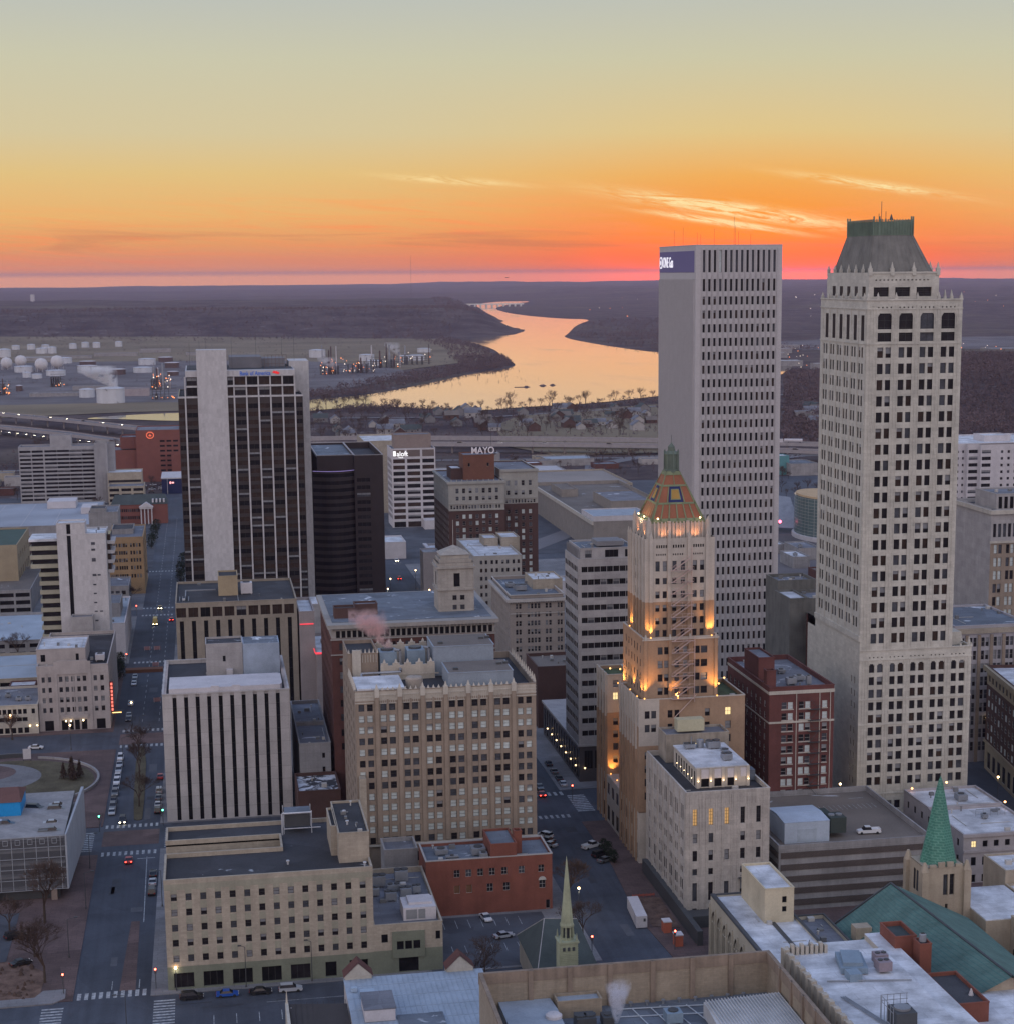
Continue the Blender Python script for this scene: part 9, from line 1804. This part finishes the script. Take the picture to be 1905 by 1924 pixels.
for x, y, h_, c_, arm, lab in [(-46.2, 586.6, 8, AM, 0, 'lit amber street lamp in front of the stone hall'), (-66.4, 604.5, 8, AM, 0, 'lit amber street lamp before the long cream building'), (-28, 614.6, 8, AM, 0, 'glowing lamp over the crossing right of the stone hall'), (97, 863.3, 9, WW, 0, 'white lit lamp by the balcony building'), (102, 873, 8, WW, 0, 'second white lit lamp by the balcony building'), (83.2, 847, 8, WW, 0, 'white lamp at the dark tower foot'), (79.2, 819.4, 8, WW, 0, 'white lamp in front of the dark tower'), (97.4, 812.4, 8, AM, 0, 'amber lamp left of the pyramid-topped tower'), (214, 507, 9, AM, 0, 'bright amber lamp right of the cream skyscraper'), (215.2, 463.9, 9, AM, 0, 'amber street lamp by the brown corner block'),
                               (163.5, 450, 14, WW, 0, 'tall lit lamp in front of the dark red brick building'), (-32.6, 432, 9, None, 2, 'dark lamp post between the garage and the street, near one'), (-33.4, 463, 9, None, 2, 'dark lamp post at the garage corner'), (-34.4, 400, 9, None, 2, 'dark lamp post beside the planting bed'), (-14.6, 430, 9, None, -2, 'dark lamp post left of the cream office'), (-16.4, 506, 9, None, -2, 'dark lamp post left of the striped tower'), (-29, 563, 9, None, 2, 'dark lamp post at the plaza kerb'), (80.8, 440, 9, None, 2, 'tall dark lamp post at the tan tower corner'), (82, 402, 7, WW, 0, 'small white lamp right of the red brick building'), (4, 374.6, 9, None, -1, 'dark lamp post before the cream office door windows'), (18, 375, 9, None, -1, 'dark lamp post at the middle of the cream office'), (-20, 352.5, 9, None, -2, 'dark lamp post at the bottom crossing'), (-10.6, 375.6, 5, WW, 0, 'short white-globed post at the cream office corner'), (-24.5, 590, 9, None, 1.5, 'double dark lamp post at the top of the median')]:
    lamp_post(x, y, h_, lab, c_, 12, arm, z=.1)
RS = mat('signal_red', (.8, .1, .05), emit=(1, .10, .06), es=14); GS = mat('signal_green', (.1, .8, .4), emit=(.12, 1, .55), es=9)
def signal(x, y, m_, lab, h_=4.6):
    t = empty('traffic_light', (x, y, .1), lab, 'traffic light'); mb = MB(); mb.tube((x, y, .1), (x, y, h_), .09, k=6); mb.build('pole', DMET, t); mb = MB(); mb.box(x-.22, x+.22, y-.15, y+.15, h_-1.0, h_+.3); mb.build('signal_head', DMET, t); o = dot(x, y-.22, h_, .24, m_, 'lamp', t)
for x, y, m_, lab in [(-34.1, 378.6, RS, 'red traffic light by the brick planting bed, lower left'), (-14.9, 377.6, RS, 'red traffic light at the cream office corner'), (-32.6, 494.6, GS, 'green traffic light at the plaza corner'), (-15.6, 497, GS, 'green traffic light at the striped tower corner'), (79.9, 377.5, RS, 'red traffic light right of the chapel spire'), (98.8, 377, RS, 'red traffic light by the orange-red cabins'), (-33.5, 715, RS, 'red traffic light past the stone hall'), (-33.2, 822, RS, 'red traffic light far up the long street'), (80.6, 480, RS, 'traffic light at the tan tower corner'), (99.6, 497, RS, 'red traffic light below the banded tower'), (85.0, 905, GS, 'green traffic light beyond the dark tower'), (96.5, 826, GS, 'green traffic light left of the stone tower')]: signal(x, y, m_, lab)
# steam
def steam(name, c_, sx, sy, sz, dens, lab, tilt=(0, 0), col=(.9, .88, .9), ns=.5):
    m_ = bpy.data.materials.new(name+'_vapour'); m_.use_nodes = True; global nt; nt = m_.node_tree; nt.nodes.clear()
    tcv = N('ShaderNodeTexCoord'); nn = N('ShaderNodeTexNoise'); nn.inputs['Scale'].default_value = ns; nn.inputs['Detail'].default_value = 4; nn.inputs['Roughness'].default_value = .6; LK(tcv.outputs['Object'], nn.inputs['Vector'])
    s2 = N('ShaderNodeSeparateXYZ'); LK(tcv.outputs['Generated'], s2.inputs[0])
    q = [M('SUBTRACT', s2.outputs[i], .5) for i in range(3)]
    axx = M('SUBTRACT', q[0], M('MULTIPLY', q[2], tilt[0])); wz_ = M('ADD', M('MULTIPLY', q[2], .5), .34)
    rr = M('DIVIDE', M('ADD', M('MULTIPLY', axx, axx), M('MULTIPLY', q[1], q[1])), M('MULTIPLY', wz_, wz_))
    body = M('SUBTRACT', 1.0, rr, clamp=True); fade = M('MULTIPLY', M('SUBTRACT', .5, q[2], clamp=True), 2.6, clamp=True)
    dd = M('MULTIPLY', M('MULTIPLY', M('SUBTRACT', nn.outputs[0], .40), 9, clamp=True), M('MULTIPLY', M('MULTIPLY', body, fade), dens))
    v_ = N('ShaderNodeVolumePrincipled'); v_.inputs['Color'].default_value = (*col, 1); LK(dd, v_.inputs['Density']); v_.inputs['Anisotropy'].default_value = .3
    o_ = N('ShaderNodeOutputMaterial'); LK(v_.outputs[0], o_.inputs['Volume'])
    mb = MB(); mb.box(c_[0]-sx/2, c_[0]+sx/2, c_[1]-sy/2, c_[1]+sy/2, c_[2], c_[2]+sz); o = mb.build('steam_plume', m_, off=c_); tag(o, lab, 'steam', None, 'stuff'); return o
steam('rooftop_steam', (41.2, 467, 53.3), 13, 6, 11, .9, 'pinkish steam drifting left from the tan tower cooling plant', (-.62, 0), (1, .74, .70), .45)
steam('tank_steam', (-118, 2245, 19), 56, 26, 26, .55, 'white steam blowing off the big pale tank', (-.5, 0), (1, .98, .97), .10)
steam('vent_steam', (68.0, 299.5, 18), 5, 4, 8, 1.8, 'white steam from a roof vent at the bottom edge', (.1, 0), (.9, .9, .95), 1.0)
steam('refinery_steam', (187, 2775, 8), 34, 16, 20, .22, 'thin steam beside the rust tower', (-.5, 0), (.9, .88, .88), .13)
steam('refinery_steam', (322, 3120, 12), 34, 16, 24, .18, 'small steam puff among the refinery columns', (-.5, 0), (.9, .88, .88), .13)
